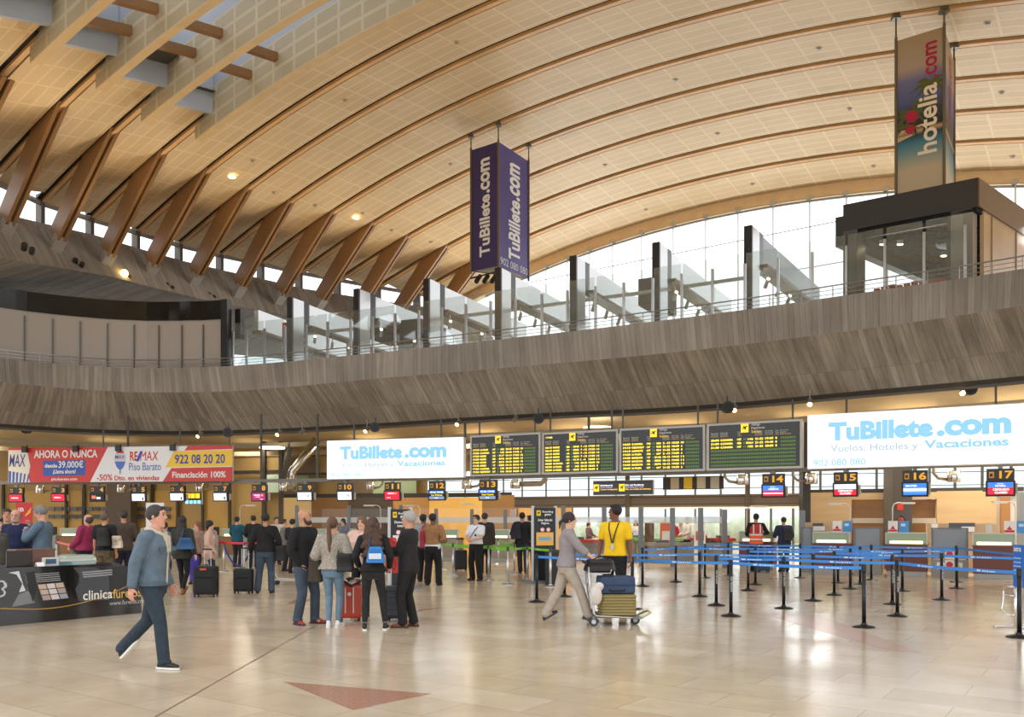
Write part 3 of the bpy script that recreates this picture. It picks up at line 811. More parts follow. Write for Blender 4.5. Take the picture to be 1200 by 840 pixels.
# rear glazing on the right with slim mullions: bright daylight outside
g = struct(slab('window_3', 500, 1240, 545, 640, 9, GLASS, None, th=.02, n=10, floor_=True), 'tall rear glazing behind the right check-in desks')
wg = g
for x in (500, 520, 545, 568, 590, 612, 640, 668, 690, 722, 752, 780, 815, 845, 875, 904, 930, 962, 994, 1028, 1058, 1090, 1120, 1152, 1186, 1215):
    slab('mullion', x-.9, x+.9, 538, 640, 8.9, C(120, 122, 116, .5), wg, floor_=True)
for y in (557, 571): slab('transom', 500, 1240, y, y+.8, 8.9, C(130, 132, 128, .5), wg, n=8)
wr = struct(slab('wall_right', 500, 1240, 470, 545, 8.8, C(196, 170, 128, .6), None, n=10), 'beige upper wall band above the rear glazing')
slab('bulkhead', 603, 940, 580, 594, 3.2, WB_, wr, th=.6, n=6)
slab('bulkhead_joint', 603, 940, 582, 583, 3.15, C(92, 78, 62), wr, n=6); slab('bulkhead_joint', 603, 940, 590.5, 591.3, 3.15, C(92, 78, 62), wr, n=6)
slab('lighting_ledge', 738, 940, 594, 596, 3.1, E(255, 236, 200, .9), wr, n=4)
slab('bulkhead_post', 733, 738, 545, 640, 3.1, C(110, 96, 78, .6), wr, floor_=True); slab('bulkhead_post', 874, 879, 553, 640, 3.1, C(110, 96, 78, .6), wr, floor_=True)
slab('dark_column', 941, 950, 488, 640, 1.5, C(70, 64, 58, .5), wr, th=.4, floor_=True)
slab('dark_sill', 945, 1200, 572, 577, 3.0, C(64, 60, 55, .5), wr, n=4)
slab('oak_panel', 941, 998, 577, 640, 3.0, WOODW, wr, floor_=True)
slab('oak_band', 998, 1100, 577, 585, 3.0, WOODW, wr)
slab('dark_oak_panel', 998, 1046, 585, 640, 3.2, WOODD, wr, floor_=True); slab('frosted_band', 1000, 1045, 607, 613, 2.9, C(196, 186, 168, .4), wr)
slab('grey_column', 1046, 1069, 546, 640, 2.3, C(96, 90, 84, .6), wr, th=.7, floor_=True)
slab('dark_oak_panel', 1069, 1098, 585, 640, 3.2, WOODD, wr, floor_=True); slab('frosted_band', 1069, 1097, 607, 613, 2.9, C(196, 186, 168, .4), wr)
slab('oak_panel', 1098, 1168, 575, 640, 3.0, WOODW, wr, floor_=True)
slab('oak_panel', 1087, 1168, 613, 640, 1.5, C(206, 178, 142, .5), wr, floor_=True); slab('oak_panel', 940, 996, 612, 640, 1.5, C(206, 178, 142, .5), wr, floor_=True)
slab('white_panel', 1168, 1260, 577, 640, 3.2, C(222, 220, 214, .5), wr, floor_=True); slab('oak_post', 1174, 1184, 582, 640, 2.9, C(170, 122, 74, .5), wr, floor_=True)
slab('grey_column', 1194, 1215, 576, 640, 1.8, C(150, 154, 158, .4), wr, floor_=True)
# far outside ground so that glazing sees daylight and greenery
g = G()
for i in range(24):
    x = -6+i*1.9; g.sph((x, 62+random.uniform(-2, 2), 0.3+random.uniform(-.3, .5)), (1.4, 1.2, random.uniform(1.0, 1.7)), 9, 6)
o = obj('shrubbery', g, C(200, 214, 188, .9, noise=.12, nscale=3), smooth=True); o['kind'] = 'stuff'; o['label'] = 'sunlit green shrubs outside the rear glazing'

# ---- hanging track, bars and small fittings under the gallery
def hang(px, y0, y1, off=-.3, r=.035):
    Y = yr(px)+off; g = G(); g.cyl(at(px, y0, Y), at(px, y1, Y), r, n=8); return g
tr = obj('track_rail', G().tube(offs(cSof, -.25, -.22), .045, 6), C(92, 88, 82, .5)); tag(tr, 'long grey lighting track under the lower edge of the concrete gallery', 'lighting track')
mr = empty('monitor_rail'); tag(mr, 'long grey steel rail carrying the numbered check-in screens', 'rail')
rp = []
for i in range(61):
    px = -60+i*22; rp.append(ypt(px, 0, 1.55))
g = G()
for i in range(len(rp)-1):
    a, b = rp[i], rp[i+1]; g.hexa([a, b, b+Vector((0, .12, 0)), a+Vector((0, .12, 0)), a+Vector((0, 0, .14)), b+Vector((0, 0, .14)), b+Vector((0, .12, .14)), a+Vector((0, .12, .14))])
obj('beam', g, C(120, 114, 106, .4), mr)
for px, y0, y1 in ((121, 507, 524), (211, 505, 520), (269, 503, 521), (415, 498, 513), (517, 495, 510), (562, 486, 508), (627, 486, 505), (645, 485, 504), (717, 480, 501), (730, 480, 500), (818, 476, 496), (841, 474, 494), (929, 467, 490), (992, 463, 486), (1167, 447, 473)):
    obj('hanger', hang(px, y0-3, y1+8, .05), C(96, 98, 100, .4), mr)
for px in (-20, 150, 306, 372, 545, 690, 848, 948, 1105): obj('hanger', hang(px, 545-40*(px < 700)-20, interp([(0, 567), (600, 560), (1200, 545)], px), .06, .05), C(78, 74, 68, .4), mr)

# ---- track spotlights and round loudspeakers hanging on the track
def track_spot(px, py, lit, lab):
    p = at(px, py, yr(px)-.4); r = empty('track_spotlight', p); tag(r, lab, 'spotlight', 'track spotlights under the gallery')
    g = G(); g.cyl((0, 0, .42), (0, 0, .08), .018, n=6); obj('stem', g, C(150, 150, 148, .4), r)
    g = G(); g.cyl((.05, .1, .12), (-.04, -.12, -.06), .07, .085, n=10); h = obj('head', g, C(120, 112, 100, .4), r, smooth=False)
    if lit: g = G(); g.cyl((-.045, -.125, -.065), (-.047, -.13, -.069), .075, n=10); obj('lamp', g, E(255, 214, 140, 9), h)
for px, py, lit, lab in ((234, 510, 1, 'lit track spotlight above the phone number end of the red and yellow banner'), (327, 508, 1, 'lit track spotlight left of the first white illuminated sign'), (354, 507, 0, 'unlit track spotlight nearest the diagonal pipe'),
    (430, 504, 1, 'lit track spotlight above the smaller white ticket sign'), (537, 496, 1, 'lit track spotlight at the right end of the smaller white sign'), (604, 491, 0, 'unlit track spotlight above the first departures board'), (861, 479, 1, 'lit track spotlight above the fourth departures board'), (949, 472, 1, 'lit track spotlight at the left end of the larger white sign')):
    track_spot(px, py, lit, lab)
def speaker(px, py, lit, lab):
    p = at(px, py, yr(px)-.5); r = empty('loudspeaker', p); tag(r, lab, 'loudspeaker', 'round loudspeakers under the gallery')
    g = G(); g.cyl((0, -.18, 0), (0, .14, 0), .2, .16, n=16); obj('body', g, C(44, 42, 40, .5), r)
    g = G(); g.cyl((0, -.19, 0), (0, -.2, 0), .14, n=16); g.cyl((0, -.2, 0), (0, -.205, 0), .06, n=12); obj('cone', g, C(20, 20, 20, .5), r)
    g = G(); g.cyl((0, 0, .15), (0, 0, .4), .02, n=6); obj('bracket', g, C(60, 60, 60, .5), r)
    if lit: g = G(); g.cyl((-.2, -.1, -.12), (-.2, -.12, -.14), .08, n=10); obj('lamp', g, E(255, 214, 140, 12), r)
for px, py, lit, lab in ((32, 503, 0, 'round black loudspeaker above the left end of the red banner'), (268, 507, 0, 'round black loudspeaker above the right end of the red banner'), (440, 501, 0, 'round black loudspeaker above the smaller white sign'), (631, 491, 0, 'round black loudspeaker above the departures boards'), (852, 478, 0, 'round black loudspeaker above the last departures board'), (1134, 456, 1, 'round black loudspeaker with a lit lamp above the large white sign')):
    speaker(px, py, lit, lab)
# floodlights fixed on the concrete ring beam
for i, (px, py, lit) in enumerate(((33, 291, 0), (92, 308, 0), (147, 323, 1), (198, 336, 0), (247, 347, 0), (293, 357, 0))):
    n = i-.5+.0; 
    Y = [31.7, 36.3, 38.8, 41, 43.2, 45.2][i]; p = at(px, py, Y)
    r = empty('beam_floodlight', p, .6); tag(r, ('lit' if lit else 'dark')+' twin floodlight on the concrete ring beam, '+['leftmost of the row', 'second from the left', 'the only glowing one', 'right of the glowing one', 'second right of the glowing one', 'rightmost, above the dark fascia end'][i], 'floodlight', 'floodlights on the ring beam')
    g = G(); g.cyl((-.13, -.15, .08), (-.13, .12, -.02), .11, n=12); g.cyl((.12, -.17, -.04), (.12, .1, -.12), .10, n=12); obj('housing', g, C(40, 37, 34, .5), r)
    if lit: g = G(); g.sph((-.1, -.3, .02), .17, 10, 7); obj('lamp', g, E(255, 206, 110, 16), r)
# tiny recessed lamps in the vault
for i, (px, py, lit) in enumerate(((272, 207, 1), (321, 226, 0), (369, 241, 0), (296, 189, 0), (417, 255, 1), (425, 250, 0), (459, 270, 0), (505, 284, 0), (535, 50, 0), (404, 118, 0), (528, 193, 0), (792, 94, 0), (709, 194, 0), (757, 246, 0), (960, 57, 0), (996, 128, 0), (841, 157, 0), (882, 216, 0), (1024, 195, 0), (1158, 28, 0), (1174, 109, 0), (1187, 184, 0))):
    # intersect the view ray with the vault surface
    lo, hi = 8.0, 80.0
    def f_(Y):
        x, z = (px-600)/1000*Y, (609-py)/1000*Y; gg = x*VA[0]+Y*VA[1]; s = x*VB[0]+Y*VB[1]; n = (gg/3-10)/SP+6; return z-vz(s, n)
    for _ in range(40):
        mid = (lo+hi)/2
        if f_(mid) > 0: hi = mid
        else: lo = mid
    p = at(px, py, lo-.05)
    r = empty('recessed_downlight', p)
    where = ['beside the fourth timber strut head', 'over the fifth strut', 'over the sixth strut', 'above the lit lamp by the fourth strut', 'beside the seventh strut head', 'just right of the lit lamp by the seventh strut', 'right of the eighth strut head', 'left of the ninth strut head', 'high in the vault near the top edge left of centre', 'near the last skylight fin', 'left of the purple banner', 'above and right of the purple banner', 'right of the purple banner top', 'below and right of the purple banner', 'left of the beach banner top', 'left of the beach banner middle', 'over the middle of the end arch', 'lowest one over the middle of the end arch', 'left of the beach banner foot', 'top right corner bay', 'right of the beach banner middle', 'lowest one at the right edge'][i]
    tag(r, '%s round vault downlight, %s' % ('glowing' if lit else 'unlit', where), 'downlight', 'recessed downlights in the vault')
    g = G(); g.cyl((0, 0, 0), (0, 0, .1), .12, n=12); obj('trim_ring', g, C(206, 190, 160, .5), r)
    g = G(); g.cyl((0, 0, -.03), (0, 0, 0), .07 if not lit else .15, n=12); obj('lamp', g, E(255, 218, 150, 22) if lit else C(150, 140, 126, .4), r)
# round disc lamps on the lower ceiling
for px, py, w_, lab in ((319, 525, .55, 'oval glowing ceiling disc lamp between steel columns on the left'), (700, 502, .55, 'glowing disc lamp behind the second departures board'),):
    r = empty('disc_lamp', at(px, py, yr(px)+2.5)); tag(r, lab, 'ceiling lamp'); g = G(); g.lathe([(0, -.02), (w_, -.02), (w_, .05), (0, .07)], n=20); obj('diffuser', g, E(255, 246, 214, 3), r)
# diagonal shiny pipe and wall-mounted cylinder lamps
g = G(); g.tube([at(372, 515, 38), at(343, 552, 38), at(341, 560, 38), at(341, 572, 37.8)], .2, 12)
o = obj('duct_pipe', g, M('duct_metal', (.5, .46, .4), .25, 1), smooth=True); tag(o, 'shiny diagonal metal duct pipe running down left of the smaller white sign', 'pipe')
g = G(); g.tube([at(341, 517, 38.6), at(333, 556, 38.6), at(333, 575, 38.6)], .12, 8); o = obj('duct_pipe', g, C(70, 64, 56, .4)); tag(o, 'darker slim pipe beside the shiny diagonal duct', 'pipe')
for i, px in enumerate((47, 142, 234, 332, 434, 547, 604, 870, 951, 1118)):
    yb = interp([(0, 574), (600, 567), (870, 562), (1118, 558)], px); Y = yr(px)+1.0
    r = empty('hanging_outlet', at(px, yb, Y)); 
    tag(r, 'short metal cylinder outlet under the screen rail, '+['between screens 2 and 3', 'between screens 4 and 5', 'between screens 6 and 7', 'between screens 8 and 9', 'between screens 10 and 11', 'between screens 12 and 13', 'right of screen 13', 'left of screen 14', 'between screens 14 and 15', 'between screens 16 and 17'][i], 'air outlet', 'metal cylinder air outlets')
    R = .2 if px > 500 else .17; H = .36
    g = G(); g.lathe([(R*.9, -H/2), (R, -H/2+.03), (R, H/2-.03), (R*.9, H/2)], n=18); obj('drum', g, M('satin_metal', (.72, .68, .6), .22, 1) if i == 0 else bpy.data.materials['satin_metal'], r, smooth=True)
    s_ = 1 if i < 6 else (1 if i == 6 else -1)
    g = G(); L = 1.1 if i != 6 else 1.3
    if i != 6: g.tube([(R*.6*s_, .1, -.1), (R*2.2*s_, .1, -.05), (R*2.9*s_, .1, .1), (R*2.9*s_, .1, .4)], .05, 8)
    else: g.tube([(R, .1, .0), (1.0, .1, .02), (1.15, .1, .15), (1.15, .1, .5)], .11, 10)
    obj('pipe_bend', g, C(168, 156, 138, .25), r, smooth=True)

# ================================================================ signs
YEL = C(250, 196, 24, .5); YELE = E(255, 205, 40, 1.3); WHE = E(255, 255, 255, 1.2)
def signplane(px0, px1, off=-.35):
    a = Vector(((px0-600)/1000*(yr(px0)+off), yr(px0)+off, 0)); b = Vector(((px1-600)/1000*(yr(px1)+off), yr(px1)+off, 0))
    return Plane(a, b, EYE)
def board(name, px0, px1, yt0, yt1, yb0, yb1, depth, fmat, label, cat, off=-.35, frame=.05, fcol=None):
    P = signplane(px0, px1, off); W = P.w
    zt = (P.uv(px0, yt0)[1]+P.uv(px1, yt1)[1])/2; zb = (P.uv(px0, yb0)[1]+P.uv(px1, yb1)[1])/2
    r = empty(name, M4=P.M); tag(r, label, cat)
    g = G(); g.box((W/2, depth/2, (zt+zb)/2), (W, depth, zt-zb)); obj('housing', g, fcol or C(196, 194, 188, .35), r)
    g = G(); g.box((W/2, -.004, (zt+zb)/2), (W-2*frame, .012, zt-zb-2*frame)); f = obj('face', g, fmat, r)
    return r, P, W, zb, zt
def fr(W, zb, zt, u0, u1, v0, v1): return (W*u0, W*u1, zb+(zt-zb)*v0, zb+(zt-zb)*v1)
SKYT = E(140, 200, 232, .95); SKYT2 = E(168, 192, 212, .9); LIT = E(255, 255, 255, 1.15)
def billete(px0, px1, yt0, yt1, yb0, yb1, lab, sx=0.0):
    r, P, W, zb, zt = board('illuminated_sign', px0, px1, yt0, yt1, yb0, yb1, .25, LIT, lab, 'sign', frame=.02, fcol=C(230, 230, 230, .4))
    text('TuBillete', r, fr(W, zb, zt, .10, .565, .50, .84), SKYT, .055); text('.com', r, fr(W, zb, zt, .578, .88, .50, .78), SKYT, .055)
    text('®', r, fr(W, zb, zt, .60, .625, .80, .86), SKYT2)
    text('Vuelos, Hoteles y', r, fr(W, zb, zt, .11, .50, .26, .43), SKYT2, .012); text('Vacaciones', r, fr(W, zb, zt, .525, .87, .30, .45), SKYT, .035)
    text('902 080 080', r, fr(W, zb, zt, .03, .27, .05, .17), SKYT, .015)
    g = G(); g.box((W*.77, -.013, zb+(zt-zb)*.27), (W*.30, .002, .012)); obj('underline', g, E(250, 190, 170, 1), r)
billete(383, 543.5, 517, 511, 562.5, 558.5, 'smaller white illuminated ticket sign with blue lettering, left of the departures boards')
billete(946, 1222, 487, 469.8, 549.5, 542.6, 'largest white illuminated ticket sign with blue lettering, at the right')
# departures boards
rows = [[('17:15', 'LA PALMA', 'NT', '662', '20-23', '17:45', '10'), ('17:20', 'G.CANARIA', 'NT', '132', '20-23', '17:40', '6'), ('17:25', 'MADRID', 'UX', '9117', '10-14', '17:55', '12'), ('17:30', 'MADRID', 'IB', '3943', '20-23', '18:00', '14'), ('17:35', 'MADRID', 'NT', '3515', '20-23', '18:05', '10'), ('17:45', 'MADRID', 'VY', '3203', '10-12', '18:10', '11'), ('17:50', 'G.CANARIA', 'NT', '138', '20-23', '18:15', '10'), ('17:55', 'FUERTEVENT', 'NT', '516', '20-23', '18:20', '8')],
 [('18:15', 'MADRID', 'IB', '3945', '7 -12', '17:50', '14'), ('18:15', 'MADRID', 'VY', '5256', '7 -12', '17:50', '14'), ('18:15', 'MADRID', 'AA', '8690', '7 -12', '17:50', '14'), ('18:15', 'MADRID', 'BA', '4251', '7 -12', '17:50', '14'), ('18:20', 'MADRID', 'UX', '9119', '1 -4', '18:00', '11'), ('18:25', 'G.CANARIA', 'NT', '142', '20-23', '18:00', '10'), ('18:30', 'LA PALMA', 'NT', '668', '20-23', '18:05', '8'), ('18:30', 'LA PALMA', 'IB', '2668', '20-23', '18:05', '8')],
 [('18:55', 'G.CANARIA', 'PM', '286', '2 -13', '18:25', '10'), ('19:10', 'FUERTEVENT', 'NT', '938', '21-22', '18:40', '6'), ('19:15', 'LANZAROTE', 'NT', '924', '21-22', '18:45', '8'), ('19:30', 'LA PALMA', 'PM', '667', '2 -13', '19:00', '6'), ('19:35', 'BARCELONA', 'VY', '3146', '10-12', '19:05', '11'), ('19:35', 'BARCELONA', 'IB', '5835', '10-12', '19:05', '11'), ('19:35', 'BARCELONA', 'QR', '3576', '10-12', '19:05', '11'), ('20:00', 'LA PALMA', 'NT', '667', '21-22', '19:30', '6')],
 [('20:00', 'G.CANARIA', 'NT', '146', '21-22', '19:35', '8'), ('21:00', 'G.CANARIA', 'IB', '3061', '21-22', '19:40', '8'), ('21:30', 'G.CANARIA', 'NT', '152', '21-22', '20:00', '8')]]
LEDY = E(255, 222, 60, 1.5); LEDG = E(110, 150, 50, .45); HW = E(196, 192, 182, .7); HY = E(222, 176, 50, .8)
BRD = C(44, 43, 42, .3); SCR = C(16, 18, 20, .25)
cols = [(0.045, .135), (.15, .30), (.335, .375), (.425, .50), (.52, .605), (.625, .71), (.73, .765)]
def plane_icon(r, box, kind='dep', bg=YELE):
    x0, x1, z0, z1 = box; g = G(); g.box(((x0+x1)/2, -.014, (z0+z1)/2), (x1-x0, .004, z1-z0)); ic = obj('pictogram', g, bg, r)
    w, h = x1-x0, z1-z0; g = G()
    def q(pts): g.add([(x0+w*a, -.019, z0+h*b) for a, b in pts], [tuple(range(len(pts)))])
    q([(.15, .42), (.25, .36), (.88, .68), (.86, .76), (.75, .78)]); q([(.38, .50), (.28, .74), (.36, .76), (.62, .62)]); q([(.45, .46), (.62, .26), (.70, .30), (.66, .60)]); q([(.13, .52), (.1, .6), (.16, .6), (.26, .46)])
    obj('plane_mark', g, C(20, 20, 20), ic)
for k, (px0, px1, yt0, yt1, yb0, yb1) in enumerate(((551, 633, 509.5, 507.5, 557.5, 556.5), (635.5, 724, 507, 503, 556, 553.5), (726, 826, 502.5, 497.5, 554, 551.5), (828.5, 940, 497, 490.5, 551.5, 548))):
    r, P, W, zb, zt = board('departures_board', px0, px1, yt0, yt1, yb0, yb1, .3, BRD, 'departures board, '+['leftmost of four, beside the smaller white sign', 'second of four, a yellow clock in its corner', 'third of four, above the small guidance sign', 'rightmost of four, only its top three lines filled'][k], 'departures board', frame=.07)
    r['group'] = 'departures boards'
    g = G(); b = fr(W, zb, zt, .03, .97, .05, .70); g.box(((b[0]+b[1])/2, -.012, (b[2]+b[3])/2), (b[1]-b[0], .004, b[3]-b[2])); obj('led_field', g, SCR, r)
    plane_icon(r, fr(W, zb, zt, .37, .45, .78, .96))
    text('Abflüge', r, fr(W, zb, zt, .48, .57, .90, .96), HW, .01); text('Departures', r, fr(W, zb, zt, .48, .62, .83, .89), HW, .01); text('Salidas', r, fr(W, zb, zt, .48, .58, .765, .82), HY, .02)
    for (c0, c1), (a, b_, c_) in zip(cols, (('Stunde', 'Time', 'Hora'), ('Nach', 'Destination', 'Destino'), ('Flug', 'Flight', 'Vuelo'), ('', '', ''), ('Schalter', 'Desk', 'Mostrador'), ('Einstieg', 'Boarding', 'Embarque'), ('Tor', 'Gate', 'Puerta'))):
        if not a: continue
        c1 = min(c1, c0+.08)
        text(a, r, fr(W, zb, zt, c0, c1, .775, .80), HW); text(b_, r, fr(W, zb, zt, c0, c1, .74, .765), HW); text(c_, r, fr(W, zb, zt, c0, c1, .705, .73), HY)
    text('Bemerkung', r, fr(W, zb, zt, .78, .86, .775, .80), HW); text('Remarks', r, fr(W, zb, zt, .78, .84, .74, .765), HW); text('Observaciones', r, fr(W, zb, zt, .78, .89, .705, .73), HY)
    if k == 1: text('17:08', r, fr(W, zb, zt, .05, .14, .86, .90), LEDY, .04)
    for j in range(8):
        v0 = .075+(7-j)*.077; v1 = v0+.044
        gg = G(); n0 = 46
        full = j >= len(rows[k])
        for c in range(n0):
            u = .045+c*.0195
            if not full and u < .78 and not (.30 < u < .33 or .385 < u < .42): continue
            bb = fr(W, zb, zt, u, u+.013, v0, v1); gg.box(((bb[0]+bb[1])/2, -.016, (bb[2]+bb[3])/2), (bb[1]-bb[0], .002, bb[3]-bb[2]))
        o = obj('unlit_row', gg, LEDG, r)
        if not full:
            for (c0, c1), s_ in zip(cols, rows[k][j]):
                full_w = {0: 5, 1: 10, 2: 2, 3: 4, 4: 5, 5: 5, 6: 2}[cols.index((c0, c1))]
                w_ = (c1-c0)*min(1, len(s_)/full_w)
                a = c1-w_ if full_w == 4 else c0
                text(s_, r, fr(W, zb, zt, a, a+w_, v0, v1), LEDY, .045, y=-.018, name='flight_text')
# real estate banner
RD = C(206, 44, 38, .35); BL = C(38, 84, 178, .35)
P = signplane(10, 272.5, -.35); W = P.w; zt = P.uv(140, 523.5)[1]; zb = P.uv(140, 564.5)[1]; H = zt-zb
r = empty('advertising_banner', M4=P.M); tag(r, 'long red, white and yellow property banner with a hot-air balloon, hanging at the left', 'banner')
g = G(); g.box((W/2, .06, (zt+zb)/2), (W, .12, H)); obj('backing', g, C(190, 190, 186, .4), r)
def u_(px): return (px-10)/262.5
def pb(name, pts, mat, y):
    g = G(); g.add([(W*u_(a), y, zb+H*b) for a, b in pts], [tuple(range(len(pts)))]); return obj(name, g, mat, r)
pb('white_field', [(10, 0), (272.5, 0), (272.5, 1), (10, 1)], C(236, 236, 238, .3), -.003)
pb('red_field', [(36, 0), (108, 0), (129, 1), (36, 1), (10, 1), (10, .92), (26, .9)], RD, -.006)
pb('balloon', [(10, 0)]+[(10+27*min(1, .85+.15*sin(PI*t/12)) if 0 else 36.5-1.2*abs(t-7)**1.0*.45, t/14*.94) for t in range(0, 15)]+[(10, .94)], C(228, 222, 208, .4), -.009)
for i in range(6): pb('balloon_stripe', [(10.5+i*4.3, 0), (13+i*4.1, 0), (13.5+i*4.4, .33-i*.02), (10.3+i*4.7, .34-i*.02)], BL, -.012)
text('MAX', r, (W*u_(11), W*u_(31), zb+H*.46, zb+H*.82), C(28, 52, 140, .4), .01, y=-.014, shear=.15)
text('AHORA O NUNCA', r, (W*u_(41), W*u_(117), zb+H*.70, zb+H*.93), WHITE, .03, y=-.014)
pb('blue_box', [(52, .18), (102.5, .2), (102.5, .64), (52, .62)], BL, -.009)
text('desde', r, (W*u_(54), W*u_(69), zb+H*.42, zb+H*.54), WHITE, .03, y=-.014); text('39.000€', r, (W*u_(70.5), W*u_(100), zb+H*.41, zb+H*.62), WHITE, .02, y=-.014)
text('¡Llama ahora!', r, (W*u_(64), W*u_(91), zb+H*.22, zb+H*.37), WHITE, .03, y=-.014); text('pisobarato.com', r, (W*u_(62), W*u_(93), zb+H*.03, zb+H*.13), WHITE, .03, y=-.014)
text('-50%', r, (W*u_(116), W*u_(134.5), zb+H*.04, zb+H*.22), RD, .01, y=-.014); text('Dto. en viviendas', r, (W*u_(137), W*u_(189), zb+H*.04, zb+H*.18), RD, .02, y=-.014)
text('RE', r, (W*u_(155), W*u_(164), zb+H*.60, zb+H*.86), C(216, 60, 40), .02, y=-.014); text('/', r, (W*u_(162), W*u_(170), zb+H*.58, zb+H*.87), C(40, 90, 200), .03, y=-.015); text('MAX', r, (W*u_(167), W*u_(188), zb+H*.60, zb+H*.86), C(216, 60, 40), .0, y=-.014, shear=.12)
text('Piso Barato', r, (W*u_(154), W*u_(191), zb+H*.32, zb+H*.54), C(70, 110, 190), .0, y=-.014)
g = G(); cx, cz = W*u_(143.5), zb+H*.66
pts = [(cx+sin(t/16*2*PI)*W*u_(10+6.8), -.01, cz+cos(t/16*2*PI)*H*.22) for t in range(16)]; g.add(pts, [tuple(range(16))]); obj('balloon', g, C(206, 208, 216, .3), r)
pb('balloon', [(137, .58), (150, .58), (147.5, .42), (144.5, .34), (142.5, .34), (139.5, .42)], C(74, 116, 200, .4), -.012); pb('balloon', [(138.5, .82), (148.5, .82), (146, .9), (141, .9)], C(210, 50, 50), -.012); pb('basket', [(143, .22), (144, .22), (144.4, .33), (142.6, .33)], C(74, 116, 200, .4), -.012)
text('MAX', r, (W*u_(138), W*u_(149), zb+H*.66, zb+H*.76), C(90, 60, 130), .01, y=-.014)
pb('red_stripe', [(218, .87), (272.5, .90), (272.5, 1), (221.5, 1)], RD, -.006); pb('yellow_field', [(196, .40), (272.5, .42), (272.5, .88), (206, .86)], C(244, 202, 34, .35), -.006); pb('red_field', [(193, 0), (272.5, 0), (272.5, .40), (203, .38)], RD, -.006)
text('922 08 20 20', r, (W*u_(207), W*u_(264), zb+H*.50, zb+H*.76), C(44, 72, 170), .015, y=-.014); text('Financiación 100%', r, (W*u_(204), W*u_(265), zb+H*.10, zb+H*.28), WHITE, .03, y=-.014)
for px in (32, 93, 143, 206): 
    g = G(); g.box((W*u_(px), -.12, zt-.07), (.22, .12, .26)); g.cyl((W*u_(px), -.05, zt), (W*u_(px), .1, zt+.12), .02, n=6); obj('clip_lamp', g, C(30, 32, 34, .4), r)
# number screens
def monitor(k, num, px0, px1, y0, y1, style):
    P = signplane(px0, px1, -.1); s0 = (px1-px0)
    b = P.box(px0+(.0)*s0, px1, y0, y1); W = b[1]-b[0]; H = b[3]-b[2]; x0, x1, z0, z1 = b
    r = empty('hanging_screen', M4=P.M @ Matrix.Translation((x0, 0, z0)))
    tag(r, 'hanging check-in screen number %d, %s' % (num, style[0]), 'screen', 'numbered check-in screens on the rail')
    zs = H*.56
    g = G(); g.box((W*.5, .06, zs+H*.22), (W*.94, .12, H*.44)); obj('number_box', g, C(36, 35, 34, .4), r)
    # tilted screen housing
    T = Matrix.Translation((0, 0, 0)) @ Matrix.Rotation(.10, 4, 'X'); g = G(); g.box((W*.5, .04, zs*.5), (W, .10, zs)); h = obj('screen_housing', g, BLACK, r, M4=T)
    g = G(); g.box((W*.5, -.015, zs*.52), (W*.86, .008, zs*.78)); obj('panel', g, style[1], h)
    yy = -.022
    def bar(u0, u1, v0, v1, m, y=yy):
        g = G(); g.add([(W*(.07+.86*u0), y, zs*(.13+.78*v0)), (W*(.07+.86*u1), y, zs*(.13+.78*v0)), (W*(.07+.86*u1), y, zs*(.13+.78*v1)), (W*(.07+.86*u0), y, zs*(.13+.78*v1))], [(0, 1, 2, 3)]); obj('screen_band', g, m, h)
    def bt(s_, u0, u1, v0, v1, m, bold=.03): text(s_, h, (W*(.07+.86*u0), W*(.07+.86*u1), zs*(.13+.78*v0), zs*(.13+.78*v1)), m, bold, y=-.026)
    style[2](bar, bt)
    g = G(); g.box((W*.2, -.005, zs+H*.22), (W*.17, .012, H*.22)); ic = obj('suitcase_pictogram', g, C(236, 168, 30, .5, ), r); g = G(); g.box((W*.19, -.013, zs+H*.21), (W*.1, .006, H*.11)); obj('pictogram_mark', g, C(36, 35, 34, .4), ic)
    sn = str(num); text(sn, r, (W*(.92-.23*len(sn)), W*.92, zs+H*.08, zs+H*.36), E(240, 170, 30, .8), .03, y=-.006, )
    g = G(); g.box((W*.5, .05, H+.05), (.12, .08, .14)); obj('clamp', g, C(130, 126, 120, .4), r)
    g = G(); g.box((W*1.03, .12, zs*.5), (W*.1, .08, zs*.7)); obj('side_cheek', g, C(190, 180, 160, .4), r)
SW = E(232, 240, 248, 1.2); SR = E(226, 30, 60, 1.1); SB = E(60, 130, 224, 1.1); SM = E(176, 20, 110, 1.0); SWt = E(255, 255, 255, 1.3)
def st_plain(bar, bt): bt('ibérica', .15, .6, .45, .6, E(170, 190, 205, 1), 0); bar(.8, .92, .1, .5, E(60, 90, 120, .6))
def st_iberia(bar, bt): bt('IBERIA', .2, .65, .45, .6, E(190, 120, 130, 1), 0); bar(.7, .85, .45, .6, E(220, 50, 50, 1))
def st_red(bar, bt): bt('IBERIA', .2, .75, .42, .6, SWt)
def st_red2(bar, bt): bt('IBERIA', .22, .68, .7, .86, SWt); bar(.7, .84, .7, .85, E(240, 190, 40, 1)); bt('CERRADO', .15, .4, .2, .3, SWt)
def st_mag(bar, bt): bt('CERRADO', .15, .65, .62, .78, SWt); bt('CLOSED', .25, .65, .4, .5, SWt); bar(.72, .85, .55, .8, E(250, 200, 60, 1)); bt('volotea', .6, .85, .1, .2, SWt)
def st_food(bar, bt): bar(.12, .45, .3, .75, E(240, 120, 90, 1)); bar(.5, .8, .25, .55, E(250, 240, 230, 1.2))
def st_bin(a): 
    def f(bar, bt):
        bar(.0, 1, .68, 1, SB); bt('NT 662', .1, .45, .74, .94, SWt); bt('17:45', .55, .95, .74, .94, SWt)
        bt(a, .15, .9, .42, .6, E(255, 220, 40, 1.3)); bar(0, 1, 0, .34, E(130, 150, 176, 1)); bt('18:15', .4, .6, .1, .22, SWt)
    return f
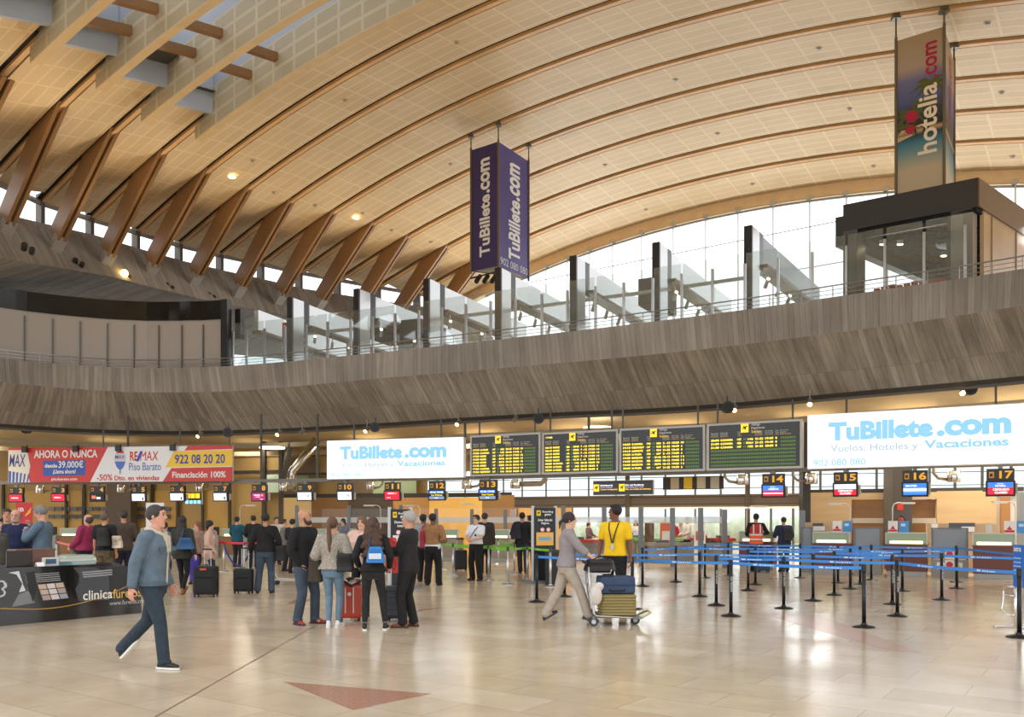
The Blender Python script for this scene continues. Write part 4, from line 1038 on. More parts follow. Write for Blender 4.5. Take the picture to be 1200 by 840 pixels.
def st_14(bar, bt): bar(0, 1, .5, 1, SB); bt('binter', .38, .62, .82, .95, SWt, 0); bt('ABIERTO', .28, .78, .58, .74, SWt); bar(.02, .98, .2, .3, SWt)
def st_15(bar, bt): bar(0, 1, .55, 1, SW); bt('air europa', .4, .65, .72, .84, E(150, 160, 170, .8), 0); bt('CERRADO', .18, .84, .3, .48, SWt); bt('CLOSED', .25, .78, .06, .23, SWt)
def st_16(bar, bt): bt('BINTER', .1, .6, .72, .86, SWt); bar(0, 1, .32, .58, E(230, 240, 250, 1.2)); bt('Islas Canarias', .1, .7, .38, .5, E(90, 140, 210, 1), 0); bar(0, 1, .2, .25, E(120, 180, 240, 1.1))
def st_17(bar, bt): bar(0, 1, .58, 1, SB); bt('binter', .38, .62, .84, .95, SWt, 0); bt('FACTURA', .3, .7, .64, .78, SWt); bt('CERRADO', .2, .84, .32, .5, SWt); bt('CLOSED', .27, .77, .07, .24, SWt)
K = E(20, 22, 26, .3)
mons = [(2, 10, 27.5, 571, 588.5, ('showing a plain red picture', SR, st_red)), (3, 60, 77, 570.5, 588, ('showing a red picture, above the magenta shirt', SR, st_red)), (4, 105, 122.5, 569.5, 588, ('showing a dark food advert', K, st_food)), (5, 154, 171, 569.5, 588, ('white picture, left of the big phone number', SW, st_plain)),
 (6, 199, 216.5, 569, 587.5, ('white picture, beside the yellow pictogram sign', SW, st_plain)), (7, 250, 267, 568.5, 587.5, ('white picture, below the banner right end', SW, st_plain)), (8, 294.5, 312.5, 567.5, 587.5, ('showing a magenta picture', SM, st_mag)), (9, 348, 366.5, 567, 587, ('white picture with a red mark, left of the white sign', SW, st_iberia)),
 (10, 395, 413.5, 566, 587, ('white picture with a red mark, under the white sign', SW, st_iberia)), (11, 450, 469.5, 565, 587, ('showing a red picture with a yellow mark', SR, st_red2)), (12, 502, 522, 564, 586.5, ('blue and black flight picture, under the white sign end', K, st_bin('La Palma'))), (13, 561, 582.5, 562, 586.5, ('blue and black flight picture, under the first departures board', K, st_bin('Gran Canaria'))),
 (14, 892.5, 920, 555, 583, ('blue above red picture', SR, st_14)), (15, 976, 1005.5, 553, 582, ('white above red closed notice', SR, st_15)), (16, 1056.5, 1088, 551, 582, ('blue and white striped picture', SB, st_16)), (17, 1155, 1190, 549, 581.5, ('blue above red closed notice, at the right edge', SR, st_17))]
for k, (num, a, b, y0, y1, st) in enumerate(mons): monitor(k, num, a, b, y0, y1, st)
# guidance signs
r, P, W, zb, zt = board('guidance_sign', 695, 765.5, 563, 562.5, 580, 579.5, .14, C(66, 66, 70, .4), 'grey hanging guidance sign with two yellow pictograms, under the departures boards', 'sign', off=1.0, frame=.02, fcol=C(170, 160, 140, .4))
for u in (.01, .44):
    plane_icon(r, fr(W, zb, zt, u, u+.095, .25, .75))
for u, ls in ((.125, ('Sicherheitskontrolle', 'Security checkpoint', 'Control de Seguridad')), (.545, ('Nur mit Bordkarte', 'Boarding pass only', 'Sólo con tarjeta de embarque'))):
    for j, s_ in enumerate(ls): text(s_, r, fr(W, zb, zt, u, u+(.29 if u < .3 else .42)*(1 if j == 2 else .72), .62-j*.15, .73-j*.15), (WHE, E(190, 186, 240, 1), YELE)[j], .03)
r, P, W, zb, zt = board('guidance_sign', 217, 236, 577, 577, 591, 591, .12, BLACK, 'small black sign with yellow and pale blue squares beside screen 6', 'sign', off=2, frame=.0)
for j in range(3): g = G(); g.box((W*(.18+.3*j), -.015, zb+(zt-zb)*.72), (W*.26, .006, (zt-zb)*.4)); obj('yellow_square', g, YELE, r)
for j in range(4): g = G(); g.box((W*(.12+.25*j), -.015, zb+(zt-zb)*.2), (W*.2, .006, (zt-zb)*.3)); obj('blue_square', g, E(150, 214, 240, 1.3), r)
r, P, W, zb, zt = board('notice_board', 777, 848, 560, 557, 574, 572.5, .08, C(52, 42, 34, .5), 'dark notice board with four small notices, one bright yellow', 'notice board', off=1.6, frame=.0)
for j, c in enumerate((C(206, 186, 150), C(242, 200, 30), C(216, 200, 166), C(206, 196, 176))): g = G(); g.box((W*(.20+.22*j), -.015, zb+(zt-zb)*.5), (W*.14, .006, (zt-zb)*.9)); obj('notice', g, c, r)
# ---- hanging advertising prisms
def prism_banner(px, hy, f0, f1, label, cat='banner'):
    pass
def hang_prism(name, A, B, Cc, zt, zb, mats, label, hz):
    r = empty(name, (0, 0, 0)); tag(r, label, 'banner')
    P1 = Plane(A, B, EYE); P2 = Plane(B, Cc, EYE); P3_ = Plane(Cc, A, EYE)
    fs = []
    for P, m in ((P1, mats[0]), (P2, mats[1]), (P3_, mats[0])):
        g = G(); n = 14
        for i in range(n):
            pass
        rings = []
        for i in range(n+1):
            u = P.w*i/n; rings.append((u, .0))
        g.box((P.w/2, .02, (zt+zb)/2), (P.w-.04, .03, zt-zb)); f = obj('printed_face', g, m, r, M4=P.M); fs.append((f, P))
    g = G(); g.add([(A.x, A.y, EYE+zb+.02), (B.x, B.y, EYE+zb+.02), (Cc.x, Cc.y, EYE+zb+.02)], [(0, 1, 2)]); obj('underside', g, C(190, 160, 110, .6), r)
    for p, h in zip((A, B, Cc), hz):
        g = G(); g.cyl((p.x, p.y, EYE+zb-.1), (p.x, p.y, EYE+zt+.1), .05, n=8); g.cyl((p.x, p.y, EYE+zt), (p.x, p.y, EYE+h), .03, n=6); g.box((p.x, p.y, EYE+h), (.25, .25, .2)); obj('hanging_pole', g, C(110, 98, 80, .4), r)
    return r, fs
def g2(px, Y): return Vector(((px-600)/1000*Y, Y, 0))
def on_rib(px, n):
    gg = 3*(10+(n-6)*SP); u = (px-600)/1000; Y = gg/(VA[0]*u+VA[1]); s = Y*(VB[0]*u+VB[1]); return Vector((u*Y, Y, 0)), vz(s, n)
A, ha = on_rib(552, 6); B, hb = on_rib(584, 6); Cc, hc = on_rib(619.5, 7)
Z = lambda p, y: (609-y)/1000*p.y
zt = (Z(A, 176)+Z(B, 167)+Z(Cc, 188))/3; zb = (Z(A, 318)+Z(B, 313.5)+Z(Cc, 325))/3
print('prism1', A, B, Cc, ha, hb, hc, zt, zb, Z(A, 176), Z(B, 167), Z(Cc, 188))
PUR = M('violet_print', lin(58, 46, 100), .45, noise=.05, nscale=.6, bump=.2, bscale=.8); PUR2 = M('violet_print_light', lin(78, 70, 136), .4, noise=.12, nscale=.5, bump=.5, bscale=1.2)
r, fs = hang_prism('hanging_banner', A, B, Cc, zt, zb, (PUR, PUR2), 'purple three-sided hanging banner with white vertical ticket lettering', (ha, hb, hc))
for f, P in fs[:2]:
    W = P.w; H = zt-zb
    text('TuBillete', f, (W*.32, W*.70, zb+H*.10, zb+H*.60), WHITE, .03, rot=True, y=-.01); text('.com', f, (W*.36, W*.70, zb+H*.61, zb+H*.90), WHITE, .035, rot=True, y=-.01)
text('902 080 080', fs[1][0], (.15, fs[1][1].w-.1, zb+.12, zb+.45), C(206, 206, 226), .01, y=-.01)
g = G()
for i in range(5): g.cyl((A.x+.4+.35*i, A.y+.2, EYE+zb-.15), (A.x+.25+.35*i, A.y-.2, EYE+zb-.5), .11, n=8)
g.tube([Vector((A.x, A.y, EYE+zb-.3)), Vector((B.x, B.y, EYE+zb-.25))], .04, 6)
obj('floodlight_cluster', g, C(52, 46, 38, .5), r)['kind'] = 'stuff'
A, ha = on_rib(1050, 6); B, hb = on_rib(1106.5, 6); Cc, hc = on_rib(1118, 7)
zt = (Z(A, 46)+Z(B, 33))/2; zb = (Z(A, 228)+Z(B, 226))/2
def beach_mat():
    m = bpy.data.materials.new('beach_print'); m.use_nodes = True; nt = m.node_tree; b = nt.nodes['Principled BSDF']; b.inputs['Roughness'].default_value = .45
    tc = nt.nodes.new('ShaderNodeTexCoord'); sp = nt.nodes.new('ShaderNodeSeparateXYZ'); nt.links.new(tc.outputs['Generated'], sp.inputs[0])
    r = nt.nodes.new('ShaderNodeValToRGB'); cr = r.color_ramp
    stops = [(0, (196, 176, 146)), (.16, (196, 178, 148)), (.26, (120, 150, 150)), (.33, (60, 120, 140)), (.375, (40, 60, 66)), (.40, (196, 160, 120)), (.42, (44, 40, 36)), (.52, (58, 60, 74)), (.60, (84, 92, 138)), (.72, (110, 110, 150)), (.80, (176, 156, 138)), (1, (170, 146, 112))]
    while len(cr.elements) < len(stops): cr.elements.new(.5)
    for e_, (p, c) in zip(cr.elements, stops): e_.position = p; e_.color = tuple(lin(*c))+(1,)
    nt.links.new(sp.outputs['Z'], r.inputs[0]); nt.links.new(r.outputs[0], b.inputs['Base Color']); return m
BM = beach_mat()
r, fs = hang_prism('hanging_banner', A, B, Cc, zt, zb, (BM, BM), 'three-sided hanging banner printed with a beach, palms and pink and white lettering', (ha, hb, hc))
f, P = fs[0]; W = P.w; H = zt-zb
PALM = C(88, 92, 34, .6); TRUNK = C(70, 58, 40, .7)
def frond_set(cx, cz, R, k):
    g = G()
    for i in range(k):
        a = i/k*2*PI+.2; pts = []
        n = 7
        for j in range(n+1):
            t = j/n; x = cx+cos(a)*R*t; z = cz+sin(a)*R*t*.8-R*.45*t*t; wd = R*.14*(1-abs(2*t-.7)*.6)*(1-t)**.3
            pts.append((x, z, max(.01, wd)))
        up = [(x-sin(a)*w_*0, z+w_) for x, z, w_ in pts]; dn = [(x, z-w_*.8-(.06*R if j % 2 else 0)) for j, (x, z, w_) in enumerate(pts)]
        lim = lambda x: min(max(x, .03), W-.03)
        vs = [(lim(x), -.006-i*.0004, z) for x, z in up]+[(lim(x), -.006-i*.0004, z) for x, z in reversed(dn)]
        g.add(vs, [tuple(range(len(vs)))])
    return g
for cx, cz, R, k in ((W*.30, zb+H*.52, W*.42, 9), (W*.72, zb+H*.68, W*.42, 9), (W*.18, zb+H*.44, W*.3, 7), (W*.6, zb+H*.56, W*.38, 8)):
    obj('palm_print', frond_set(cx, cz, R, k), PALM, f)
g = G()
for x0_, z0_, x1_, z1_ in ((.30, .52, .40, .37), (.72, .68, .55, .37), (.6, .56, .66, .37)):
    g.add([(W*x0_, -.005, zb+H*z0_), (W*x0_+.06, -.005, zb+H*z0_), (W*x1_+.07, -.005, zb+H*z1_), (W*x1_, -.005, zb+H*z1_)], [(0, 1, 2, 3)])
obj('palm_trunk_print', g, TRUNK, f)
g = G(); g.add([(W*.02, -.005, zb+H*.40), (W*.55, -.005, zb+H*.42), (W*.55, -.005, zb+H*.435), (W*.02, -.005, zb+H*.415)], [(0, 1, 2, 3)]); g.add([(W*.02, -.005, zb+H*.35), (W*.5, -.005, zb+H*.385), (W*.02, -.005, zb+H*.38)], [(0, 1, 2)]); obj('jetty_print', g, C(206, 176, 136), f)
text('hotelia', f, (W*.46, W*.86, zb+H*.24, zb+H*.67), C(240, 226, 200, .5), .02, y=-.016, rot=True); text('.com', f, (W*.62, W*.86, zb+H*.70, zb+H*.93), C(176, 24, 62, .5), .02, y=-.016, rot=True)
g = G()
for cx, cz, rx, rz_, tl in ((.33, .495, .13, .045, .6), (.30, .415, .10, .03, -.5)):
    pts = []
    for i in range(14):
        a = i/14*2*PI; x = cos(a)*W*rx; z = sin(a)*H*rz_*.9; x2 = x*cos(tl)-z*sin(tl); z2 = x*sin(tl)+z*cos(tl); pts.append((W*cx+x2, -.015, zb+H*cz+z2))
    g.add(pts, [tuple(range(14))])
obj('petal_logo', g, C(176, 24, 62, .5), f)
f2, P2 = fs[1]; text('hotelia.com', f2, (P2.w*.35, P2.w*.75, zb+H*.5, zb+H*.93), C(176, 60, 70, .5), .0, y=-.012, rot=True)

# ================================================================ check-in desks
GLOWP = C(150, 170, 140, .3)
def desk(px0, px1, ybase, lab, body=C(104, 48, 34, .35), off=0, poster=True, Y=None):
    pm = (px0+px1)/2; Y = Y or 1650/(ybase-609)
    a = g2(px0, Y+(yr(px0)-yr(pm))); b = g2(px1, Y+(yr(px1)-yr(pm))); P = Plane(a, b, 0); W = P.w
    r = empty('check_in_desk', M4=P.M); tag(r, lab, 'desk', 'check-in desks')
    g = G(); g.box((W/2, .32, .53), (W, .64, .78)); obj('body', g, body, r)
    g = G(); g.box((W/2, .33, .07), (W-.04, .62, .14)); obj('steel_plinth', g, C(168, 166, 160, .3), r)
    g = G(); g.box((W/2, .30, .92), (W+.04, .66, .03)); obj('worktop', g, C(126, 66, 48, .4), r)
    g = G(); g.box((W/2, .10, 1.09), (W-.04, .10, .33)); obj('light_panel', g, C(158, 176, 148, .25), r)
    g = G(); g.box((W/2, .045, .99), (W*.8, .01, .07)); obj('light_tube', g, E(255, 250, 190, 4), r)
    g = G(); g.box((W/2, .10, 1.265), (W, .16, .03)); g.box((.0, .1, 1.09), (.03, .14, .34)); g.box((W, .1, 1.09), (.03, .14, .34)); obj('panel_frame', g, C(200, 206, 200, .35), r)
    return r, P, W
ck = []
for num, a, b, yb in ((14, 866, 906, 668), (15, 952.5, 995, 672), (16, 1038, 1086, 675), (17, 1140, 1190, 678.5)):
    r, P, W = desk(a, b, yb, 'reddish-brown check-in desk with a glowing panel under screen %d' % num); ck.append((r, W, num))
for r, W, num in ck:
    if num > 14:
        side = .05 if num != 17 else .75
        for j, c in enumerate((C(236, 232, 230), C(78, 150, 214))):
            h = bpy.data.objects.new('leaflet_holder', None); COL.objects.link(h); h.matrix_world = r.matrix_world @ Matrix.Translation((W*side+.12+j*.3+(.5 if num == 15 else 0), .2, 1.28)) @ Matrix.Rotation(-.15, 4, 'X')
            tag(h, ('white airline notice with a red foot' if j == 0 else 'blue leaflet card')+{15: ' on the desk under the white and red screen', 16: ' on the desk left of the metal baggage gate', 17: ' on the desk at the right edge'}[num], 'notice card')
            g = G(); g.box((0, 0, .17), (.26, .02, .34)); obj('card', g, c, h)
            if j == 0: g = G(); g.box((0, -.012, .05), (.24, .004, .06)); g.add([(-.07, -.013, .09), (.07, -.013, .09), (0, -.013, .2)], [(0, 1, 2)]); obj('red_mark', g, C(206, 40, 52), h)
            else: g = G(); g.box((-.02, -.012, .22), (.12, .004, .08)); obj('print_mark', g, C(200, 226, 244), h)
# baggage gates beside the desks
def gate(px0, px1, yb, lab, warn=True):
    pm = (px0+px1)/2; Y = 1650/(yb-609)+.3; P = Plane(g2(px0, Y+yr(px0)-yr(pm)), g2(px1, Y+yr(px1)-yr(pm)), 0); W = P.w
    r = empty('baggage_gate', M4=P.M); tag(r, lab, 'baggage conveyor gate', 'baggage gates between desks')
    g = G(); g.box((W/2, .5, .25), (W, 1.0, .5)); obj('conveyor_body', g, C(150, 146, 138, .4), r)
    g = G(); g.box((W/2, .08, .95), (W-.08, .05, .85)); obj('metal_flap', g, C(138, 144, 152, .3), r)
    g = G(); g.box((.03, .08, .7), (.05, .1, 1.4)); g.box((W-.03, .08, .7), (.05, .1, 1.4)); g.box((W/2, .08, 1.4), (W, .1, .04)); obj('frame', g, C(110, 118, 126, .4), r)
    if warn:
        for x in (.25, W-.25):
            g = G(); g.box((x, -.01, .32), (.2, .01, .2)); w_ = obj('warning_label', g, WHITE, r); g = G(); g.add([(x-.07, -.02, .26), (x+.07, -.02, .26), (x, -.02, .39)], [(0, 1, 2)]); obj('yellow_triangle', g, C(240, 190, 30), w_)
        for z in (.36, .66):
            g = G(); g.box((W/2, -.01, z), (.24, .01, .26)); w_ = obj('prohibition_label', g, WHITE, r); g = G(); pts = [(W/2+.09*cos(t/12*2*PI), -.02, z+.09*sin(t/12*2*PI)) for t in range(12)]; g.add(pts, [tuple(range(12))]); obj('red_ring', g, C(210, 50, 60), w_)
gate(1091, 1135, 677, 'metal baggage gate with warning labels between desks 16 and 17'); gate(938, 952, 671, 'narrow grey baggage gate left of desk 15', False)
gate(1000, 1033, 674, 'low dark baggage gate between desks 15 and 16', False)
lx = [(18, '2'), (68, '3'), (113, '4'), (163, '5'), (208, '6'), (258, '7'), (303, '8'), (357, '9'), (404, '10'), (460, '11'), (512, '12'), (572, '13')]
for px, s_ in lx:
    desk(px+2, px+24, 0, 'ochre check-in desk with a green glowing panel under screen '+s_, body=C(140, 96, 44, .5) if px < 320 else C(150, 140, 124, .4), Y=yr(px)+.6)
    if px < 320:
        Y = yr(px)+1.2; o = obj('desk_monitor', G().box((0, 0, .2), (.5, .06, .36)).box((0, .05, .02), (.2, .2, .04)).box((0, .05, .1), (.05, .04, .14)), BLACKP); o.location = Vector(((px-8-600)/1000*Y, Y, .96)); tag(o, 'black computer monitor seen from behind on a shelf by desk '+s_, 'monitor', 'monitors at the left desks')
        g = G(); g.box((0, .1, .48), (.6, .4, .95)); t_ = obj('desk_cabinet', g, C(150, 152, 148, .4)); t_.location = Vector(((px-9-600)/1000*Y, Y, 0)); tag(t_, 'grey cabinet beside the ochre desk under screen '+s_, 'cabinet', 'grey cabinets at the left desks')
# gooseneck lamps on the desks
for i, (px, py, dx, base) in enumerate(((875, 593, 10, 0), (996, 590, -14, 0), (1046, 589, 12, 0), (1190, 588, -14, 0), (446, 592, -8, 0), (492, 592, -8, 0), (561, 590, -9, 0), (281, 592, 9, 0))):
    Y = yr(px)+.95; s_ = 1 if dx > 0 else -1; top = at(px, py, Y); r = empty('arched_desk_lamp', (top.x, top.y, 0)); H = top.z
    tag(r, 'slim arched desk lamp with a flat pale head, '+['by screen 14', 'right of desk 15', 'left of the grey column', 'at the far right desk', 'behind screen 11', 'behind screen 12', 'beside screen 13', 'left of the magenta screen'][i], 'lamp', 'arched desk lamps')
    g = G(); g.tube([(0, 0, 1.2), (0, 0, H-.15), (s_*.05, 0, H-.04), (s_*.15, 0, H), (s_*.3, 0, H)], .018, 6); obj('arm', g, C(206, 204, 198, .4), r); g = G(); g.box((s_*.48, 0, H-.01), (.42, .12, .06)); obj('lamp_head', g, C(222, 220, 212, .4), r)
    g = G(); g.cyl((0, 0, 0), (0, 0, 1.2), .02, n=6); obj('base_rod', g, C(180, 178, 172, .4), r)
# notices on the back wall
for i, (px, py, w_, h_, c, lab) in enumerate(((1055, 593, 7, 9, (206, 52, 40), 'red fire equipment sign on the grey column'), (1095, 618, 7, 9, (222, 226, 222), 'white plan notice left of the metal gate'), (1158, 619, 8, 10, (176, 176, 170), 'grey text notice on the oak panel by desk 17'), (958, 617, 12, 8, (66, 72, 84), 'dark chart of airline tiles behind desk 15'), (959, 619, 14, 5, (214, 216, 222), 'pale strip label under the dark chart behind desk 15'), (1126, 617, 30, 9, (66, 72, 84), 'wide dark chart of tiles behind the metal gate'), (1133, 620, 15, 6, (214, 216, 222), 'pale strip label on the wide dark chart'))):
    Y = yr(px)+(2.2 if px < 1060 and px > 1040 else 1.35); p = at(px, py, Y); g = G(); g.box((0, 0, 0), (w_*Y/1000, .03, h_*Y/1000)); o = obj('notice', g, C(*c, .5)); o.location = p+Vector((0, -.04*i*.3, 0)); tag(o, lab, 'notice')
Y = yr(1054)+2.2; p = at(1054, 608, Y); r = empty('fire_extinguisher', p-Vector((0, .12, .30))); r.scale = (.8, .8, .75); tag(r, 'red fire extinguisher mounted on the grey column', 'fire extinguisher')
g = G(); g.lathe([(0, 0), (.09, .0), (.1, .03), (.1, .36), (.06, .44), (.03, .48), (0, .48)], n=14); obj('cylinder_body', g, C(176, 26, 28, .3), r, smooth=True); g = G(); g.box((0, 0, .52), (.05, .16, .05)); g.tube([(.02, -.06, .5), (.12, -.08, .4), (.13, -.04, .1)], .012, 6); obj('valve_hose', g, BLACK, r)
# airline posters on stands, left
for px0, px1, y0, y1, top, bot, lab, tx in ((18.5, 38, 589, 611, (200, 40, 48), (236, 236, 236), 'red and white airline roll-up poster behind the men in blue', 'IB'), (171, 192, 589, 640, (232, 234, 236), (232, 180, 40), 'white and yellow airline poster behind the denim jacket man', 'vueling'), (388, 397, 622, 638, (244, 196, 40), (236, 232, 220), 'small yellow poster between the couple at the desks', '')):
    Y = 31 if px0 < 300 else 30; P = Plane(g2(px0, Y), g2(px1, Y), EYE); b = P.box(px0, px1, y0, y1); x0, x1, z0, z1 = b; W = x1-x0; H = z1+EYE
    r = empty('roll_up_poster', M4=P.M @ Matrix.Translation((x0, 0, -EYE))); tag(r, lab, 'poster')
    g = G(); g.box((W/2, .01, .55*H/2+.02), (W, .02, .55*H)); obj('lower_print', g, C(*bot, .5), r); g = G(); g.box((W/2, .01, H*.78), (W, .02, H*.44)); obj('upper_print', g, C(*top, .5), r)
    g = G(); g.box((W/2, .02, .03), (W+.04, .25, .06)); obj('foot_case', g, C(150, 150, 150, .4), r)
    if tx: text(tx, r, (W*.15, W*(.5 if tx == 'IB' else .85), H*.86, H*.92), WHITE if tx == 'IB' else C(120, 120, 122), .02)
    if tx == 'IB': g = G(); g.add([(W*.55, -.012, H*.80), (W*.95, -.012, H*.93), (W*.9, -.012, H*.84), (W*.6, -.012, H*.78)], [(0, 1, 2, 3)]); obj('tail_mark', g, C(240, 170, 40), r)
# picture strips on ochre wall
for row in (596, 605):
    for x in list(range(60, 124, 9))+[157, 165, 173, 196]:
        Y = yr(x)+6.75; p = at(x, row, Y); g = G(); g.box((0, 0, 0), (.30, .03, .2)); o = obj('wall_photo', g, C(*random.choice([(90, 96, 104), (60, 62, 66), (120, 116, 110), (84, 90, 110)]), .4)); o.location = p
        tag(o, 'small dark landscape photo on the ochre wall behind the left desks', 'photo', 'small photos on the ochre wall')

# ================================================================ glass security partition
part = empty('glass_partition'); tag(part, 'glass security screen with grey steel posts and a frosted band', 'partition')
pp = [(348, 592), (409, 592), (470, 592), (511, 596), (553, 596.5), (592, 597), (660, 592), (708, 594), (751, 594), (788, 595), (821, 595), (849, 597), (940, 598)]
for i, (px, py) in enumerate(pp):
    off = 1.6 if px < 600 else .6
    Y = yr(px)+off; z = EYE+(609-py)/1000*Y; g = G(); w_ = .16 if px > 640 else .14
    g.box(((px-600)/1000*Y, Y, z/2), (w_, .14, z)); obj('post', g, C(124, 128, 134, .35), part)
    if i+1 < len(pp) and not (px < 348):
        px2 = pp[i+1][0]; off2 = 1.6 if px2 < 600 else .6; Y2 = yr(px2)+off2
        a = g2(px, Y); b = g2(px2, Y2)
        if px2-px > 85: continue
        for nm, z0, z1, m in (('glass_pane', .15, 2.12, GLASS), ('frosted_band', 1.53, 1.76, GLASSH)):
            g = G(); yoff = Vector((0, .02 if nm == 'glass_pane' else -.0, 0)); g.quad(a+yoff+Vector((0, 0, z0)), b+yoff+Vector((0, 0, z0)), b+yoff+Vector((0, 0, z1)), a+yoff+Vector((0, 0, z1))); obj(nm, g, m, part)
# security area furniture behind the glass
for i, (px, w_, c, Yo, h, lab, cat, nm) in enumerate(((700, 2.6, (196, 60, 34), 4.5, .85, 'red topped screening table with trays behind the glass, left one', 'table', 'screening_table'), (737, 1.2, (74, 120, 150), 6.5, 1.0, 'blue box shaped scanner behind the yellow shirt', 'scanner', 'scanner_box'), (803, 3.0, (150, 146, 136), 3.4, .78, 'long grey screening counter behind the glass', 'table', 'screening_table'), (770, 2.0, (120, 176, 90), 5.6, .9, 'green edged bench behind the glass', 'table', 'screening_table'), (835, 1.6, (192, 62, 40), 4.2, .95, 'red topped screening table with trays behind the glass, right one', 'table', 'screening_table'))):
    Y = yr(px)+Yo; r = empty(nm, ((px-600)/1000*Y, Y, 0)); tag(r, lab, cat)
    g = G(); g.box((0, 0, h-.06), (w_, .8, .12)); obj('top', g, C(*c, .5), r); g = G(); g.box((0, .0, (h-.12)/2), (w_-.2, .6, h-.12)); obj('body', g, C(150, 146, 138, .5), r)
    for j in range(2): g = G(); g.box((-w_*.3+j*w_*.55, 0, h+.05), (.45, .35, .1)); obj('tray', g, C(96, 104, 116, .5), r)
Y = yr(762)+4; r = empty('wooden_screen', ((761-600)/1000*Y, Y, 0)); tag(r, 'dark wood screen panel behind the glass left of centre', 'screen panel'); g = G(); g.box((0, 0, .78), (.36, .1, 1.56)); obj('panel', g, C(112, 84, 52, .5), r)
for px, c, lab in ((780, (226, 110, 80), 'orange and white pull-up notice behind the glass'), (700+120, (236, 236, 232), 'white notice sheet behind the glass right of the conveyor')):
    Y = yr(px)+3; r = empty('pull_up_notice', ((px-600)/1000*Y, Y, 0)); tag(r, lab, 'notice'); g = G(); g.box((0, 0, .78), (.42, .04, 1.56)); obj('sheet', g, C(*c, .5), r); g = G(); g.box((0, -.03, 1.05), (.3, .01, .35)); obj('print', g, WHITE if c[1] < 200 else C(200, 80, 80), r)

# ================================================================ queue posts
POSTM = C(20, 21, 23, .35)
def stanchion(x, y, lab, col=POSTM, h=.96, base_r=.17, grp='black queue posts with blue belts', head=None):
    r = empty('queue_post', (x, y, 0)); tag(r, lab, 'queue post', grp)
    g = G(); g.lathe([(0, 0), (base_r, 0), (base_r, .012), (base_r*.75, .028), (.05, .045), (.04, .07), (0, .07)], n=22); obj('base', g, col, r, smooth=False)
    g = G(); g.cyl((0, 0, .05), (0, 0, h-.1), .031, n=14); obj('pole', g, col, r, smooth=True)
    g = G(); g.cyl((0, 0, h-.1), (0, 0, h), .036, n=14); g.cyl((0, 0, h), (0, 0, h+.008), .030, n=14); obj('belt_head', g, head or BLACK, r)
    return r
stp = {'a0': (629, 705.5), 'a1': (741, 713.6), 'a2': (856.5, 722), 'a3': (1012.5, 735), 'b0': (839.4, 709.5), 'b1': (918.5, 713), 'b2': (1051.5, 722), 'b3': (1194.6, 747),
 'c0': (661.5, 699), 'c1': (820, 699), 'c2': (952.8, 704), 'c3': (1045.7, 708), 'd0': (753, 687), 'd1': (792, 682), 'd2': (826, 677), 'd3': (853.3, 674), 'e1': (937.7, 677), 'e2': (1021, 679.6), 'e3': (1120.7, 682),
 'f1': (885.3, 685), 'f2': (982, 683), 'f3': (1008, 684.5), 'g1': (876.8, 692), 'g2': (996.5, 690), 'g3': (1121.4, 689.7), 'h1': (977.7, 697.3), 'h2': (1103.6, 703), 'h3': (1057.5, 692.5), 'k': (1290, 712)}
stl = {'a0': 'left end of the nearest belt row, in front of the boarding sign', 'a1': 'behind the luggage trolley', 'a2': 'nearest row, third from its left end', 'a3': 'nearest row, standing alone in the open floor', 'b0': 'second row, its left end post', 'b1': 'second row, between the two tall front posts', 'b2': 'second row, just right of the lone front post', 'b3': 'nearest of all at the right edge, by the chrome gauge',
 'c0': 'behind the woman with the trolley', 'c1': 'third row, left of the second row end post', 'c2': 'third row, middle post', 'c3': 'third row, right end beside the second row post', 'd0': 'left side line, just right of the yellow shirt', 'd1': 'left side line, second from the yellow shirt', 'd2': 'left side line, third from the yellow shirt', 'd3': 'rear corner post left of the orange vest', 'e1': 'rearmost row, right of the checked shirt man', 'e2': 'rearmost row, in front of desk 16', 'e3': 'rearmost row, in front of the metal gate',
 'f1': 'below the orange vest man', 'f2': 'rear middle, behind the third row', 'f3': 'rear middle, right neighbour of the one behind the third row', 'g1': 'middle row, under the orange vest slightly left', 'g2': 'middle row, centre', 'g3': 'middle row, right end by the gate', 'h1': 'fourth row, left of centre', 'h2': 'fourth row, right end with white print', 'h3': 'fourth row, between centre and right end'}
sw = {}
for k_, (px, py) in stp.items():
    p = fl(px, py); sw[k_] = p
    if k_ == 'k': continue
    r = stanchion(p.x, p.y, 'black queue post, '+stl[k_])
    if k_ in ('b0', 'b1', 'a2', 'g1', 'h2', 'b2', 'c3'):
        text('aena.es', r, (-.014, .014, .42, .68), C(200, 200, 200), .0, y=-.033, rot=True)
BELT = C(58, 140, 226, .5)
def belt(a, b, lab, mat=BELT, z=.91, h=.05, sag=.02, grp='blue queue belts', txt=True):
    a = Vector((a.x, a.y, 0)); b = Vector((b.x, b.y, 0)); d = b-a; L = d.length; u = d/L
    P = Plane(a, b, 0) if b.x >= a.x else Plane(b, a, 0)
    r = empty('queue_belt', M4=P.M); tag(r, lab, 'queue belt', grp); n = 12; g = G(); rings = []
    for i in range(n+1):
        x = .035+(L-.07)*i/n; t = i/n; zz_ = z-sag*4*t*(1-t)*L/3
        rings.append([(x, -.001, zz_-h/2), (x, .001, zz_-h/2), (x, .001, zz_+h/2), (x, -.001, zz_+h/2)])
    g.loft(rings); obj('webbing', g, mat, r)
    if txt:
        m = max(1, int(L/1.1)); g = G()
        for i in range(m):
            x = (i+.5)*L/m; t = x/L; zz_ = z-sag*4*t*(1-t)*L/3
            for k in range(6): g.box((x-.02+k*.045, -.003, zz_-.004), (.032, .001, .016 if k % 2 else .022))
            g.box((x-.11, -.003, zz_), (.07, .001, .026))
        o = obj('printed_logo', g, C(206, 226, 246), r); o['kind'] = 'stuff'
    return r
